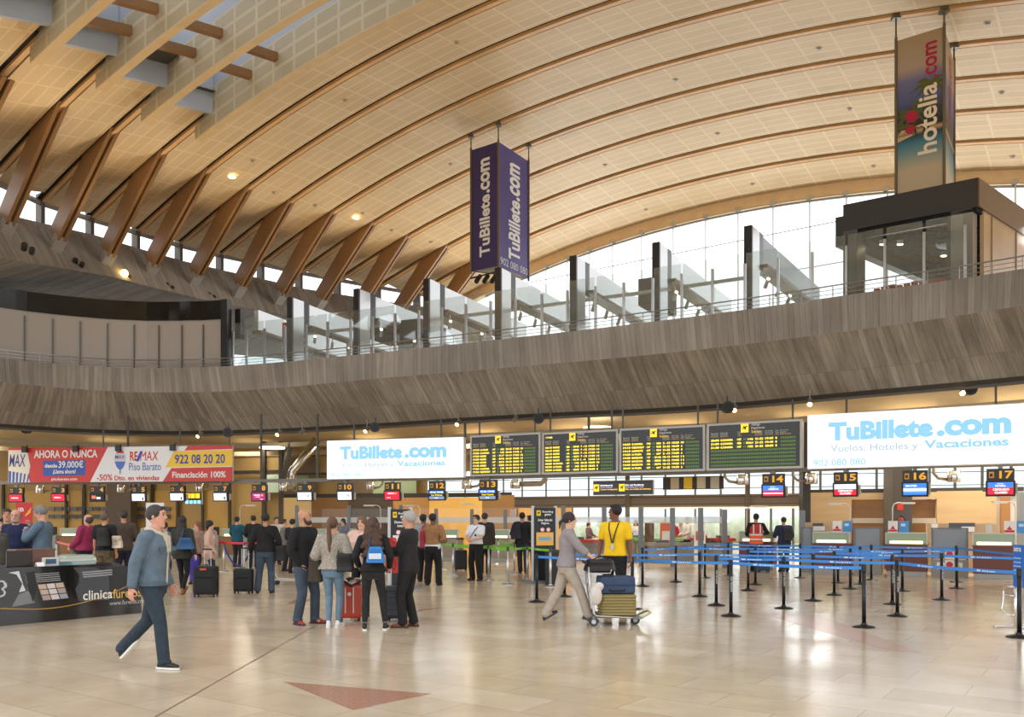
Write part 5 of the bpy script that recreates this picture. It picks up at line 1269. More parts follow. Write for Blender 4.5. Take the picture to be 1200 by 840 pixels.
for a, b, lab in (('a0', 'a1', 'nearest row, from the boarding sign to the trolley'), ('a1', 'a2', 'nearest row, left of the third post'), ('a2', 'a3', 'nearest row, ending at the lone front post'), ('b0', 'b1', 'second row, left half'), ('b1', 'b2', 'second row, right half behind the lone post'), ('b2', 'b3', 'nearest row at the right edge'),
    ('c0', 'c1', 'third row, behind the yellow shirt'), ('c1', 'c2', 'third row, middle stretch'), ('c2', 'c3', 'third row, right stretch'), ('d0', 'd1', 'left side line, first stretch'), ('d1', 'd2', 'left side line, second stretch'), ('d2', 'd3', 'left side line, third stretch'), ('d3', 'e1', 'rearmost row, in front of the orange vest'), ('e1', 'e2', 'rearmost row, in front of desk 15'), ('e2', 'e3', 'rearmost row, in front of desk 16'), ('e3', 'k', 'rearmost row, leaving the picture at the right'),
    ('d1', 'f1', 'second rear row, left stretch'), ('f1', 'f3', 'second rear row, right stretch'), ('g1', 'g2', 'middle row, left stretch'), ('g2', 'g3', 'middle row, right stretch'), ('h1', 'h3', 'fourth row, rear stretch'), ('h1', 'h2', 'fourth row, front stretch'), ('h2', 'k', 'fourth row, leaving the picture at the right'), ):
    belt(sw[a], sw[b], 'blue printed queue belt, '+lab)
# green belts on steel posts
SIL = M('satin_steel_post', (.62, .62, .62), .3, 1)
gp = {'p0': (518, 668), 'p1': (531, 674.7), 'p2': (584, 661), 'p3': (572.5, 679.7), 'p4': (595, 685), 'p5': (602.5, 672), 'p6': (618, 681), 'p7': (645, 687.5), 'p8': (455, 672)}
gl = {'p0': 'behind the tan jacket man', 'p1': 'right of the tan jacket man', 'p2': 'farthest, near the yellow wall panel', 'p3': 'just right of the white shirt man', 'p4': 'second right of the white shirt man', 'p5': 'beside the dark suitcase', 'p6': 'left of the boarding sign', 'p7': 'in front of the boarding sign', 'p8': 'behind the group of friends'}
GRN = C(120, 196, 44, .6)
for k_, (px, py) in gp.items():
    p = fl(px, py); sw[k_] = p; stanchion(p.x, p.y, 'steel queue post with green belt, '+gl[k_], SIL, .96, .16, 'steel queue posts with green belts', head=C(60, 62, 64, .4))
for a, b, lab in (('p0', 'p1', 'behind the tan jacket'), ('p1', 'p3', 'behind the white shirt man'), ('p3', 'p4', 'short stretch right of the white shirt'), ('p3', 'p5', 'rear stretch right of the white shirt'), ('p4', 'p6', 'middle stretch left of the boarding sign'), ('p6', 'p7', 'ending at the boarding sign'), ('p2', 'p5', 'farthest stretch near the yellow wall'), ('p8', 'p0', 'behind the group of friends')):
    belt(sw[a], sw[b], 'green printed queue belt, '+lab, GRN, h=.09 if a in ('p1', 'p3', 'p0') else .06, grp='green queue belts', z=.90)
# red belts at the left desks
REDB = C(214, 34, 42, .5)
rp_ = {'r0': (57, 672), 'r1': (66, 668), 'r2': (112, 682), 'r3': (139, 680), 'r4': (262.5, 669.5), 'r5': (286, 672), 'r6': (317, 668)}
rl = {'r0': 'left one beside the denim shirt', 'r1': 'right one beside the denim shirt', 'r2': 'white one left of the camouflage trousers', 'r3': 'white one right of the camouflage trousers', 'r4': 'steel one holding the blue rope', 'r5': 'white one above the small suitcase', 'r6': 'farthest right, behind the black sweater man'}
for k_, (px, py) in rp_.items():
    p = fl(px, py); sw[k_] = p; stanchion(p.x, p.y, 'pale queue post with red belt, '+rl[k_], SIL if k_ == 'r4' else C(206, 204, 198, .35), .96, .16, 'pale queue posts with red belts', head=C(90, 90, 90, .4))
for a, b, lab in (('r1', 'r2', 'behind the magenta shirt'), ('r2', 'r3', 'behind the camouflage trousers'), ('r3', 'r4', 'long stretch behind the denim jacket man'), ('r4', 'r5', 'above the small suitcase'), ('r5', 'r6', 'behind the black sweater')):
    belt(sw[a], sw[b], 'red queue belt, '+lab, REDB, h=.07, grp='red queue belts', txt=False, z=.93)
a, b = sw['r4'], sw['r5']; a = Vector((a.x, a.y, .85)); b = Vector((b.x+.25, b.y, .82)); pts = [a.lerp(b, i/16)+Vector((0, 0, -.62*4*(i/16)*(1-i/16))) for i in range(17)]
o = obj('barrier_rope', G().tube(pts, .025, 8), C(34, 56, 130, .8), smooth=True); tag(o, 'dark blue rope sagging between two queue posts left of the black sweater man', 'rope')

# ---- tall boarding gate signs
def totem(px0, px1, yt, yb, lab, l1, l2, arrow=True, Y=None):
    Y = Y or 1650/(yb-609); P = Plane(g2(px0, Y), g2(px1, Y+.15), 0); W = P.w; H = EYE+(609-yt)/1000*Y
    r = empty('boarding_sign', M4=P.M); tag(r, lab, 'sign')
    g = G(); g.box((W/2, .06, H*.5), (W, .10, H-.1)); obj('body_panel', g, C(22, 26, 32, .4), r)
    for x in (-.02, W+.02): g = G(); g.cyl((x, .06, .05), (x, .06, H), .045, n=10); obj('side_tube', g, C(198, 200, 200, .35), r)
    g = G(); g.box((W/2, .06, .03), (W+.5, .7, .06)); obj('base', g, C(120, 122, 122, .4), r)
    plane_icon(r, (W*.10, W*.30, H*.87, H*.94), bg=C(250, 210, 30, .5))
    text(l1[0], r, (W*.38, W*.88, H*.905, H*.935), WHITE, .03); text(l1[1], r, (W*.48, W*.78, H*.865, H*.90), WHITE, .03)
    z = H*.80
    for j, s_ in enumerate(l2): text(s_, r, (W*(.18 if j == 0 else .32), W*(.84 if j == 0 else .70), z-j*H*.045, z+H*.032-j*H*.045), WHITE, .03)
    for x in (.38, .66):
        g = G(); g.add([(W*x+.065*cos(t/14*2*PI), -.013+.02-.01, H*.69+.065*sin(t/14*2*PI)) for t in range(14)], [tuple(range(14))]); dd = obj('round_icon', g, C(210, 40, 80), r); g = G(); g.add([(W*x+.048*cos(t/14*2*PI), -.008, H*.69+.048*sin(t/14*2*PI)) for t in range(14)], [tuple(range(14))]); g.add([(W*x-.012, -.012, H*.69-.03), (W*x+.012, -.012, H*.69-.03), (W*x+.012, -.012, H*.69+.03), (W*x-.012, -.012, H*.69+.03)], [(0, 1, 2, 3)]); obj('icon_disc', g, WHITE, dd)
    g = G(); g.box((W*.5, -.005, H*.57), (W*.8, .012, H*.17)); pn = obj('lower_panel', g, C(244, 190, 84, .5) if arrow else C(222, 226, 230, .5), r)
    if arrow:
        g = G(); g.add([(W*.2, -.014, H*.55), (W*.68, -.014, H*.55), (W*.68, -.014, H*.535), (W*.82, -.014, H*.572), (W*.68, -.014, H*.61), (W*.68, -.014, H*.595), (W*.2, -.014, H*.595)], [(0, 1, 2, 3, 4, 5, 6)]); obj('arrow', g, C(130, 170, 214), pn)
    else:
        g = G(); g.add([(W*.2, -.014, H*.5), (W*.5, -.014, H*.5), (W*.85, -.014, H*.64), (W*.55, -.014, H*.64)], [(0, 1, 2, 3)]); obj('blue_stripe', g, C(110, 180, 214), pn)
totem(626, 651, 592.5, 683, 'tall dark boarding gates sign with a yellow arrow panel, left of the trolley', ('Boarding', 'gates'), ('Inter Islands', 'flights'))
totem(458, 481, 594, 690, 'tall dark boarding gates sign behind the grey-haired man', ('Boarding', 'gates'), ('Domestic', 'International'), arrow=False)
p = fl(641, 683); r = empty('waste_bin', (p.x+.15, p.y-.45, 0)); tag(r, 'black waste bin in front of the boarding gates sign', 'bin'); g = G(); g.box((0, 0, .42), (.42, .3, .84)); obj('body', g, C(34, 34, 33, .5), r); g = G(); g.box((0, 0, .86), (.44, .32, .05)); obj('lid', g, C(60, 60, 58, .4), r)
o = obj('notice', G().box((0, 0, 0), (.25, .02, .38)), C(210, 190, 190)); o.location = at(601, 602, 36); tag(o, 'small pink and white notice on the glass right of the yellow wall panel', 'notice')
o = obj('red_cabinet', G().box((0, 0, .5), (.3, .2, 1.0)), C(140, 30, 34, .5)); o.location = (at(586, 640, 36).x, 36, 0); tag(o, 'narrow dark red cabinet by the yellow wall panel', 'cabinet')
# ---- blue gauge panel and chrome baggage gauge at the right edge
P = Plane(g2(1187.5, 12.9), g2(1201, 12.6), 0); r = empty('baggage_gauge', M4=P.M); tag(r, 'chrome tube hand-luggage gauge with a blue panel at the right edge', 'luggage gauge')
W = P.w; z0 = EYE+(609-687)/1000*12.9; z1 = EYE+(609-638)/1000*12.9
g = G(); g.box((W/2+.02, 0, (z0+z1)/2), (W, .03, z1-z0)); f = obj('blue_panel', g, C(42, 112, 200, .45), r)
text('aena', f, (W*.15, W*.8, z1-.1, z1-.04), WHITE, .02, y=-.02)
for j in range(5): g = G(); g.box((W*.45, -.018, z1-.2-j*.06), (W*.6, .002, .012)); obj('text_line', g, C(200, 220, 240), f)
g = G(); x0 = -.27
g.tube([(x0, .0, .55), (x0+.02, 0, .62), (x0+.27, 0, .64)], .014, 8); g.tube([(x0, 0, .55), (x0, -.02, .32), (x0+.02, -.05, .27), (x0+.28, -.1, .22)], .014, 8); g.tube([(x0+.24, .1, .62), (x0+.24, .05, .25)], .014, 8); g.tube([(x0+.02, 0, .5), (x0+.26, 0, .5)], .012, 8)
g.tube([(-.02, -.25, .02), (-.17, -.2, .02), (-.17, .1, .02), (.1, .3, .02)], .014, 8); g.tube([(x0+.28, -.1, .22), (.02, 0, .2)], .014, 8); g.tube([(.05, 0, .02), (.05, 0, z0)], .02, 8)
obj('chrome_frame', g, CHROME, r, smooth=True)

# ================================================================ clinic stand at the left
A = fl(-150, 748); B = fl(166, 718); P = Plane(A, B, 0); W = P.w
r = empty('promotion_stand', M4=P.M); tag(r, 'long black promotional counter with clinic lettering and small pictures', 'stand')
Hs = .90
def su(px): 
    return P.uv(px, 700)[0]
GLB = M('gloss_black_print', lin(24, 21, 19), .12, coat=.5)
g = G(); prof = [(0, 0), (W, 0), (W-.02, .62), (W-.18, .80), (W-.45, Hs), (0, Hs)]
g.poly([(x, 0, z) for x, z in prof], (0, 1.3, 0)); body = fixn(obj('counter', g, GLB, r))
def q3(pts, mat, name='graphic', y=-.004):
    g = G(); vs = []
    for px, py in pts:
        u, z = P.uv(px, py); vs.append((u, y, z))
    g.add(vs, [tuple(range(len(vs)))]); return obj(name, g, mat, body)
GRY = C(66, 68, 72, .3)
q3([(86, 665), (123, 664), (130, 674), (128, 703), (92, 704), (88, 690), (92, 683), (93, 674)], GRY); q3([(110, 663), (150, 664), (163, 677), (150, 690), (128, 694), (128, 676)], C(40, 40, 42, .3))
q3([(10, 671), (22, 669), (27, 685), (30, 692), (22, 694), (26, 684), (19, 673)], C(200, 204, 208, .3)); q3([(16, 706), (22, 696), (33, 692), (41, 706), (14, 711)], C(120, 122, 126, .3))
q3([(30, 671), (40, 669), (44, 690), (38, 706), (34, 690)], C(20, 22, 26, .3), y=-.006)
q3([(26, 672), (38, 668), (36, 684), (30, 684)], C(70, 74, 76, .3), y=-.005)
for j in range(5): q3([(39.5+j*.8, 672.5+j*2.2), (69+j*.5, 670.5+j*2.2), (69.2+j*.5, 671.4+j*2.2), (39.7+j*.8, 673.4+j*2.2)], C(150, 150, 150), 'text_line')
for j in range(3): q3([(96+j*.6, 670+j*2.6), (131, 667+j*2.6), (131.3, 668.5+j*2.6), (96+j*.6, 671.6+j*2.6)], C(150, 152, 156), 'text_line', -.007)
fr_ = q3([(42.5, 684.5), (74.5, 681.5), (81, 701), (49, 704.5)], C(60, 54, 50), 'picture_panel', -.005)
for i in range(3):
    for j in range(3):
        x = 44+i*10.2+j*2.3; y = 685-i*.9+j*6.4
        q3([(x, y), (x+9, y-.8), (x+10.8, y+4.6), (x+1.8, y+5.5)], C(*random.choice([(206, 196, 196), (170, 150, 150), (110, 96, 92), (150, 158, 166), (190, 170, 150)]), .4), 'picture', -.008)
def tx(s_, px0, px1, y0, y1, mat, bold=0):
    u0, za = P.uv(px0, y0); u1, zb_ = P.uv(px1, y1); _, zt_ = P.uv(px1, y0); _, zb0 = P.uv(px0, y1); text(s_, body, (u0, u1, (zb_+zb0)/2, (za+zt_)/2), mat, bold, y=-.01)
tx('clinica', 97, 131.5, 691, 702, C(232, 230, 224), .01); tx('furelos', 132, 165, 689, 700, C(212, 172, 84), .01); tx('www.furelos.com', 128, 171, 702.5, 707.5, C(190, 190, 186), .0)
pts = []
for i in range(25):
    px = -20+i*7.6; y = 712.6+1.6*sin((px-10)/60)-(max(0, px-30)/126)**2*31
    pts.append((px, y))
GOLD = C(196, 150, 62, .3)
for (a0, a1), (b0, b1) in zip(pts, pts[1:]): q3([(a0, a1), (b0, b1), (b0, b1+.9), (a0, a1+.9)], GOLD, 'gold_line', -.006)
g = G()
q3([(0, 680), (4, 680), (8, 684), (8, 688), (4, 690), (7, 694), (5, 698), (0, 700), (0, 698), (4, 696), (4, 693), (1, 690), (5, 686), (3, 682), (0, 682)], C(190, 190, 190), 'outline_mark')
def on_stand(name, px, d, size, mat, lab, cat, z=Hs, rz=0):
    u = su(px); o = bpy.data.objects.new(name, None); COL.objects.link(o); o.matrix_world = P.M @ Matrix.Translation((u, d, z)) @ Matrix.Rotation(rz, 4, 'Z'); tag(o, lab, cat); return o
o = on_stand('laptop', 33, .45, None, None, 'dark laptop screen seen from behind on the black counter', 'laptop'); g = G(); g.box((0, 0, .01), (.4, .28, .02)); obj('keyboard_base', g, BLACKP, o); g = G(); g.box((0, -.16, .13), (.4, .02, .25)); obj('lid', g, C(44, 36, 30, .4), o)
o = on_stand('leather_box', 62, .7, None, None, 'wide reddish-brown box on the black counter behind the frames', 'box'); g = G(); g.box((0, 0, .12), (.62, .3, .24)); g.box((0, 0, .25), (.64, .32, .03)); obj('body', g, C(120, 82, 70, .5), o)
o = on_stand('photo_frame', 68, .25, None, None, 'white framed photo standing on the black counter', 'photo frame'); g = G(); g.box((0, 0, .065), (.26, .03, .13)); obj('frame', g, C(216, 212, 204), o); g = G(); g.box((0, -.018, .065), (.17, .006, .08)); obj('print', g, C(70, 96, 130), o)
o = on_stand('name_card', 52, .15, None, None, 'small white folded card on the black counter', 'card'); g = G(); g.poly([(-.06, -.04, 0), (.06, -.04, 0), (.06, .0, .06), (-.06, .0, .06)], (0, .01, 0)); g.poly([(-.06, .04, 0), (.06, .04, 0), (.06, .01, .06), (-.06, .01, .06)], (0, .01, 0)); obj('card', g, WHITE, o)
for k_, (px, zz_, c, w_) in enumerate(((99, 0, (176, 196, 190), .66), (100, .05, (214, 214, 204), .58), (103, .10, (196, 206, 190), .46), (84, 0, (150, 190, 196), .26))):
    o = on_stand('book', px, .4, None, None, ['lowest and widest pale green brochure stack on the black counter', 'middle cream brochure stack on the black counter', 'topmost pale green brochure stack on the black counter', 'small turquoise book left of the brochure pile'][k_], 'book', z=Hs+zz_)
    g = G(); g.box((0, 0, .025), (w_, .3, .048)); obj('pages', g, C(*c), o); g = G(); g.box((0, 0, .049), (w_+.01, .31, .004)); obj('cover', g, C(*[max(0, v-40) for v in c]), o)
# ================================================================ people
def ik(a, c, l1, l2, pole):
    a = Vector(a); c = Vector(c); d = c-a; L = d.length
    if L > (l1+l2)*.995: c = a+d*((l1+l2)*.995/L); d = c-a; L = d.length
    u = d/L; x = (l1*l1-l2*l2+L*L)/(2*L); h = math.sqrt(max(0, l1*l1-x*x))
    p = Vector(pole); p = p-u*p.dot(u); p = p.normalized() if p.length > 1e-6 else Vector((0, 1, 0))
    return a+u*x+p*h, c
def ell(g, z, rx, ry, cx, cy, T, n=20, pw=2.3):
    out = []
    for i in range(n):
        t = 2*PI*i/n; c_, s_ = cos(t), sin(t)
        out.append(T(Vector((cx+rx*math.copysign(abs(c_)**(2/pw), c_), cy+ry*math.copysign(abs(s_)**(2/pw), s_), z))))
    return out
SKIN = {'light': M('skin_light', lin(214, 168, 142), .55, spec=.3), 'tan': M('skin_tan', lin(188, 138, 108), .55, spec=.3), 'brown': M('skin_brown', lin(122, 80, 56), .5, spec=.3), 'rosy': M('skin_rosy', lin(206, 150, 128), .55, spec=.3)}
HAIR = lambda r, g_, b: C(r, g_, b, .6, noise=.25, nscale=60, bump=.6, bscale=90)
def soft(o, vox, it=2, fac=.5):
    m = o.modifiers.new('fuse', 'REMESH'); m.mode = 'VOXEL'; m.voxel_size = vox; m.use_smooth_shade = True
    s_ = o.modifiers.new('smooth', 'SMOOTH'); s_.iterations = it; s_.factor = fac; return o
FIG = {}
def figure(name_key, pos, facing, H, label, skin='light', female=False, top=None, legs=None, shoes=None, hair=None, Lf=None, Rf=None, Lh=None, Rh=None, lean=0, yaw=0, nod=0, vox=.011, Lpitch=0, Rpitch=0, Lpole=(-.5, -1, -.3), Rpole=(.5, -1, -.3), beard=None, curl=.5, face=True, toes=0, extra=None, belly=0):
    k = H/1.75
    root_rot = -math.radians(facing)
    sh = .172 if female else .195; hipx = .088; wa = .85 if female else 1.0; hp = 1.06 if female else 1.0; th = 1.0 if not legs or legs.get('slim', 1) > .97 else legs['slim']*.93
    la = math.radians(lean)
    def T(p):
        p = Vector(p); z0 = .95
        if p.z > z0-.12:
            t = min(1, (p.z-(z0-.12))/.24); a = la*t; q = p-Vector((0, 0, z0)); 
            p = Vector((q.x, q.y*cos(a)+q.z*sin(a), -q.y*sin(a)+q.z*cos(a)))+Vector((0, 0, z0))
        return p*k
    ya = -math.radians(yaw); na = math.radians(nod); hc = Vector((0, .0, 1.55))
    def TH_(p):      # head transform (turn, nod) then the body's lean
        q = Vector(p)-hc; q = Vector((q.x, q.y*cos(na)+q.z*sin(na), -q.y*sin(na)+q.z*cos(na))); q = Vector((q.x*cos(ya)-q.y*sin(ya), q.x*sin(ya)+q.y*cos(ya), q.z)); return T(q+hc)
    Lf = Lf or (-.10, .0, .085); Rf = Rf or (.10, .0, .085)
    S = {}
    for s_, F, Hn, pole, d0 in (('L', Lf, Lh, Lpole, -1), ('R', Rf, Rh, Rpole, 1)):
        hip = Vector((d0*hipx, 0, .91)); kn, an = ik(hip, F, .425, .415, (d0*.1, 1, 0)); S[s_+'hip'], S[s_+'kn'], S[s_+'an'] = hip*k, kn*k, an*k
        shd = T((d0*sh, -.01, 1.415))/k; Hn = Hn or (d0*.255, .03, .875)
        el, wr = ik(shd, Hn, .285, .25, pole); S[s_+'sh'], S[s_+'el'], S[s_+'wr'] = shd*k, el*k, wr*k
    def torso(g, e=0, z0=.80, z1=1.60, hem=0, neck=True, blk=0):
        prof = [(.80, .145, .10, 0), (.88, .172*hp, .115, -.005), (.95, .172*hp, .118+belly*.3, -.005), (1.03, .150*wa*(1.04), .105+belly, .0+belly*.5), (1.12, .148*wa, .100+belly*.9, .005+belly*.6), (1.22, .158*(.93 if female else 1), .108+(.01 if female else 0)+belly*.4, .008), (1.31, .176*(.92 if female else 1), .118+(.012 if female else 0), .008), (1.38, .178*(.9 if female else 1), .108, .0), (1.43, .150*(.9 if female else 1), .085, -.008), (1.465, .090, .068, -.006), (1.49, .060, .058, .0), (1.60, .052, .055, .008)]
        rings = []
        zs = [z0]+[p[0] for p in prof if z0 < p[0] < z1]+[z1]
        for z in zs:
            q = [interp([(p[0], p[j]) for p in prof], z) for j in (1, 2, 3)]
            ee = e+(hem*max(0, 1-(z-z0)/.3) if hem else 0)
            rings.append(ell(g, z, q[0]+ee, q[1]+ee, 0, q[2], T))
        g.loft(rings)
    def limb(g, ids, rr):
        for (a, b), (ra, rb) in zip(zip(ids, ids[1:]), zip(rr, rr[1:])):
            g.rcone(S[a] if isinstance(a, str) else a, S[b] if isinstance(b, str) else b, ra*k, rb*k, 12)
    # ---- body
    g = G(); torso(g)
    for s_ in 'LR':
        d0 = -1 if s_ == 'L' else 1
        g.rcone(T((d0*.09, -.005, 1.43)), S[s_+'sh'], .055*k, .052*k, 12)
        mid = S[s_+'sh'].lerp(S[s_+'el'], .45); limb(g, [s_+'sh', mid, s_+'el'], [.055, .047, .038])
        mf = S[s_+'el'].lerp(S[s_+'wr'], .3); limb(g, [s_+'el', mf, s_+'wr'], [.038, .040, .026])
        mt = S[s_+'hip'].lerp(S[s_+'kn'], .35); limb(g, [s_+'hip', mt, s_+'kn'], [.088*th, .080*th, .054*th])
        mc = S[s_+'kn'].lerp(S[s_+'an'], .35)+Vector((0, -.015*k, 0)); limb(g, [s_+'kn', mc, s_+'an'], [.054*th, .053*th, .036])
        g.rcone(S[s_+'an'], S[s_+'an']+Matrix.Rotation(-math.radians(Lpitch if s_ == 'L' else Rpitch), 3, 'X') @ Vector((0, .09, -.045))*k, .034*k, .026*k, 10)
        # hand
        wr = S[s_+'wr']; d = (wr-S[s_+'el']).normalized(); inn = Vector((-d0, .25, 0)); inn = (inn-d*inn.dot(d)).normalized(); side = d.cross(inn)*d0  # thumb side (forward)
        if side.y < 0 and abs(d.z) > .5: side = -side
        pc = wr+d*.05*k; g.rcone(wr, wr+d*.03*k, .025*k, .030*k, 8)
        for q in (-.026, -.009, .009, .026): g.rcone(wr+d*.02*k+side*q*.7*k, wr+d*.085*k+side*q*k, .015*k, .013*k, 8)
        for q, L in ((.028, .066), (.0095, .075), (-.0095, .070), (-.028, .054)):
            b = wr+d*.088*k+side*q*1.05*k; c1 = curl*.7; c2 = curl*1.6
            m1 = b+(d*cos(c1)+inn*sin(c1))*L*.5*k; m2 = m1+(d*cos(c2)+inn*sin(c2))*L*.5*k; g.rcone(b, m1, .0105*k, .0095*k, 7); g.rcone(m1, m2, .0095*k, .0075*k, 7)
        b = wr+d*.03*k+side*.026*k; m1 = b+(d*.6+side*.62+inn*.4).normalized()*.042*k; m2 = m1+(d*.85+side*.2+inn*.45).normalized()*.03*k; g.rcone(b, m1, .014*k, .011*k, 7); g.rcone(m1, m2, .011*k, .009*k, 7)
    # head
    hs = .96 if female else 1.0
    hp_ = [(1.522, .020, .020, .066), (1.530, .036, .038, .052), (1.548, .050, .058, .030), (1.575, .059, .076, .014), (1.605, .066, .086, .006), (1.635, .0715, .091, .0), (1.665, .0745, .095, -.004), (1.695, .074, .095, -.008), (1.72, .066, .086, -.012), (1.738, .048, .064, -.014), (1.75, .018, .026, -.014)]
    g.loft([ell(g, z, rx*hs, ry*hs, 0, cy, TH_, 20, 2.15) for z, rx, ry, cy in hp_])
    nb = lambda p: TH_(p)
    g.rcone(nb((0, .091, 1.668)), nb((0, .108, 1.632)), .008*k, .012*k, 8); g.sph(nb((0, .098, 1.628)), (.017*k, .014*k, .010*k), 8, 6)
    g.sph(nb((0, .083, 1.592)), (.024*k, .014*k, .012*k), 8, 6); g.sph(nb((0, .078, 1.545)), (.024*k, .018*k, .016*k), 8, 6); g.rcone(nb((-.035, .08, 1.683)), nb((.035, .08, 1.683)), .011*k, .011*k, 8)
    for q in (-1, 1): g.sph(nb((q*.076*hs, -.008, 1.642)), (.010*k, .018*k, .030*k), 8, 6)
    root = obj('person', g, SKIN[skin]); root.location = (pos[0], pos[1], 0); root.rotation_euler = (0, 0, root_rot); soft(root, vox*.8 if vox < .012 else .0105)
    tag(root, label, 'person')
    if face:
        for q in (-1, 1):
            gg = G(); gg.sph(nb((q*.030, .086, 1.662)), (.012*k, .007*k, .0065*k), 8, 6); obj('eye', gg, C(46, 36, 32, .3), root, smooth=True)
            gg = G(); gg.rcone(nb((q*.018, .092, 1.683)), nb((q*.046, .082, 1.684)), .0045*k, .004*k, 6); obj('eyebrow', gg, HAIR(*(hair[1] if hair else (60, 50, 44))), root)
        gg = G(); gg.sph(nb((0, .094, 1.590)), (.022*k, .006*k, .006*k), 8, 6); obj('mouth', gg, C(150, 84, 76, .5), root, smooth=True)
    # ---- trousers
    if legs:
        g = G(); e = legs.get('e', .016); sl = legs.get('slim', 1.0); hz = legs.get('hem', .06)
        torso(g, e, .80, legs.get('waist', 1.02))
        for s_ in 'LR':
            hip, kn, an = S[s_+'hip'], S[s_+'kn'], S[s_+'an']
            if hz > .3: an2 = kn.lerp(an, .1)
            else: an2 = an.lerp(kn, max(0, (hz-.085))/.41)
            g.rcone(hip, hip.lerp(kn, .35), (.092*sl+e)*k, (.083*sl+e)*k, 14); g.rcone(hip.lerp(kn, .35), kn, (.083*sl+e)*k, (.056*sl+e)*k, 14)
            if sl < .97: g.rcone(kn, kn.lerp(an2, .35)+Vector((0, -.012*k, 0)), (.056*sl+e)*k, (.056*sl+e*.8)*k, 14); g.rcone(kn.lerp(an2, .35)+Vector((0, -.012*k, 0)), an2, (.056*sl+e*.8)*k, (.040+e*.5)*k, 14)
            else: g.rcone(kn, an2, (.056*sl+e)*k, (.050*sl+e)*k, 14); g.sph(an2+Vector((0, .01, -.01)), ((.058*sl+e)*k, (.062*sl+e)*k, .03*k), 12, 6)
        soft(obj('trousers', g, legs['m'], root), vox*1.15, 2)
    # ---- top
    if top:
        g = G(); e = top.get('e', .020); torso(g, e, top.get('hem', .88), 1.478+top.get('collar', 0)*.02, top.get('flare', .012))
        for s_ in 'LR':
            d0 = -1 if s_ == 'L' else 1
            sh_, el, wr = S[s_+'sh'], S[s_+'el'], S[s_+'wr']; r = top.get('er', e)
            g.rcone(T((d0*.08, -.005, 1.43)), sh_, (.052+r)*k, (.056+r)*k, 14)
            if top.get('sleeve', 1) == 1:
                g.rcone(sh_, el, (.056+r)*k, (.043+r)*k, 14); w2 = wr.lerp(el, .06); g.rcone(el, w2, (.043+r)*k, (.031+r*.8)*k, 14)
            elif top['sleeve'] == .7:
                g.rcone(sh_, el, (.056+r)*k, (.043+r)*k, 14); g.rcone(el, el.lerp(wr, .35), (.043+r)*k, (.042+r)*k, 14)
            else: g.rcone(sh_, sh_.lerp(el, .62), (.056+r)*k, (.054+r)*k, 14)
        if top.get('collar'):
            for i in range(10):
                a = i/10*2*PI; b = (i+1)/10*2*PI; R_ = .066+top['collar']*.008
                pa, pb_ = [T((R_*cos(q), R_*sin(q)*.95+.002, 1.475+.015*-sin(q))) for q in (a, b)]; g.rcone(pa, pb_, .018*k, .018*k, 7)
        soft(obj(top.get('name', 'jacket'), g, top['m'], root), vox*1.15, 2)
    # ---- shoes
    if shoes:
        for s_, pit in (('L', Lpitch), ('R', Rpitch)):
            d0 = -1 if s_ == 'L' else 1
            an = S[s_+'an']; R_ = Matrix.Rotation(-math.radians(pit), 3, 'X') @ Matrix.Rotation(-d0*math.radians(8+toes), 3, 'Z')
            def q(x, y, z): return an+R_ @ (Vector((x, y, z))*k)
            g = G(); b = -.085
            g.rcone(q(0, -.045, b+.042), q(0, .0, b+.05), .036*k, .040*k, 12); g.rcone(q(0, .0, b+.048), q(.0, .10, b+.036), .038*k, .036*k, 12); g.rcone(q(0, .10, b+.036), q(d0*.004, .165, b+.03), .037*k, .026*k, 12); g.rcone(q(0, -.02, b+.05), q(0, -.01, .01), .036*k, .037*k, 12)
            so = soft(obj('shoe', g, shoes[0], root), .009, 1)
            g = G(); ring = []
            outl = [(-.034, -.06), (-.028, -.08), (0, -.088), (.028, -.08), (.034, -.06), (.033, 0), (.039, .08), (.036, .14), (.022, .182), (0, .192), (-.022, .182), (-.036, .14), (-.039, .08), (-.033, 0)]
            g.loft([[q(x, y, b+z) for x, y in outl] for z in (.0, .022)]); obj('sole', g, shoes[1], so)
    # ---- hair
    if hair:
        st, col = hair[0], hair[1]; hm = HAIR(*col); g = G()
        def cap(gr, y=-.016, z=1.668, zc=.0): g.sph(nb((0, y, z)), ((.080*hs+gr)*k, (.096*hs+gr)*k, (.090+gr)*k), 16, 10)
        if st == 'short':
            cap(.012, -.020, 1.676); g.rcone(nb((-.04, .055, 1.738)), nb((.04, .055, 1.738)), .026*k, .026*k, 8)
            for q in (-1, 1): g.rcone(nb((q*.074, .012, 1.68)), nb((q*.074, .004, 1.65)), .014*k, .010*k, 8)
        elif st == 'crop':
            cap(.008, -.020, 1.674); g.rcone(nb((-.035, .055, 1.735)), nb((.035, .055, 1.735)), .022*k, .022*k, 8)
            for q in (-1, 1): g.rcone(nb((q*.073, .008, 1.68)), nb((q*.074, .002, 1.65)), .012*k, .009*k, 8)
        elif st == 'long' or st == 'curly':
            w_ = .095 if st == 'long' else .15; cap(.016, -.016, 1.672); zb = hair[2] if len(hair) > 2 else 1.22
            for zz_, ww, yy in ((1.64, .085, -.05), (1.55, w_*.95, -.07), (1.45, w_*1.05, -.095), (1.35, w_*1.12, -.12), (zb+.05, w_*.95, -.125)):
                g.sph(T((0, yy, zz_)), (ww*k, (.045 if st == 'long' else .06)*k, .085*k), 14, 8)
            for q in (-1, 1):
                g.rcone(nb((q*.07, -.01, 1.66)), T((q*.095*(1 if st == 'long' else 1.15), -.04, 1.44)), .022*k, .028*k, 8)
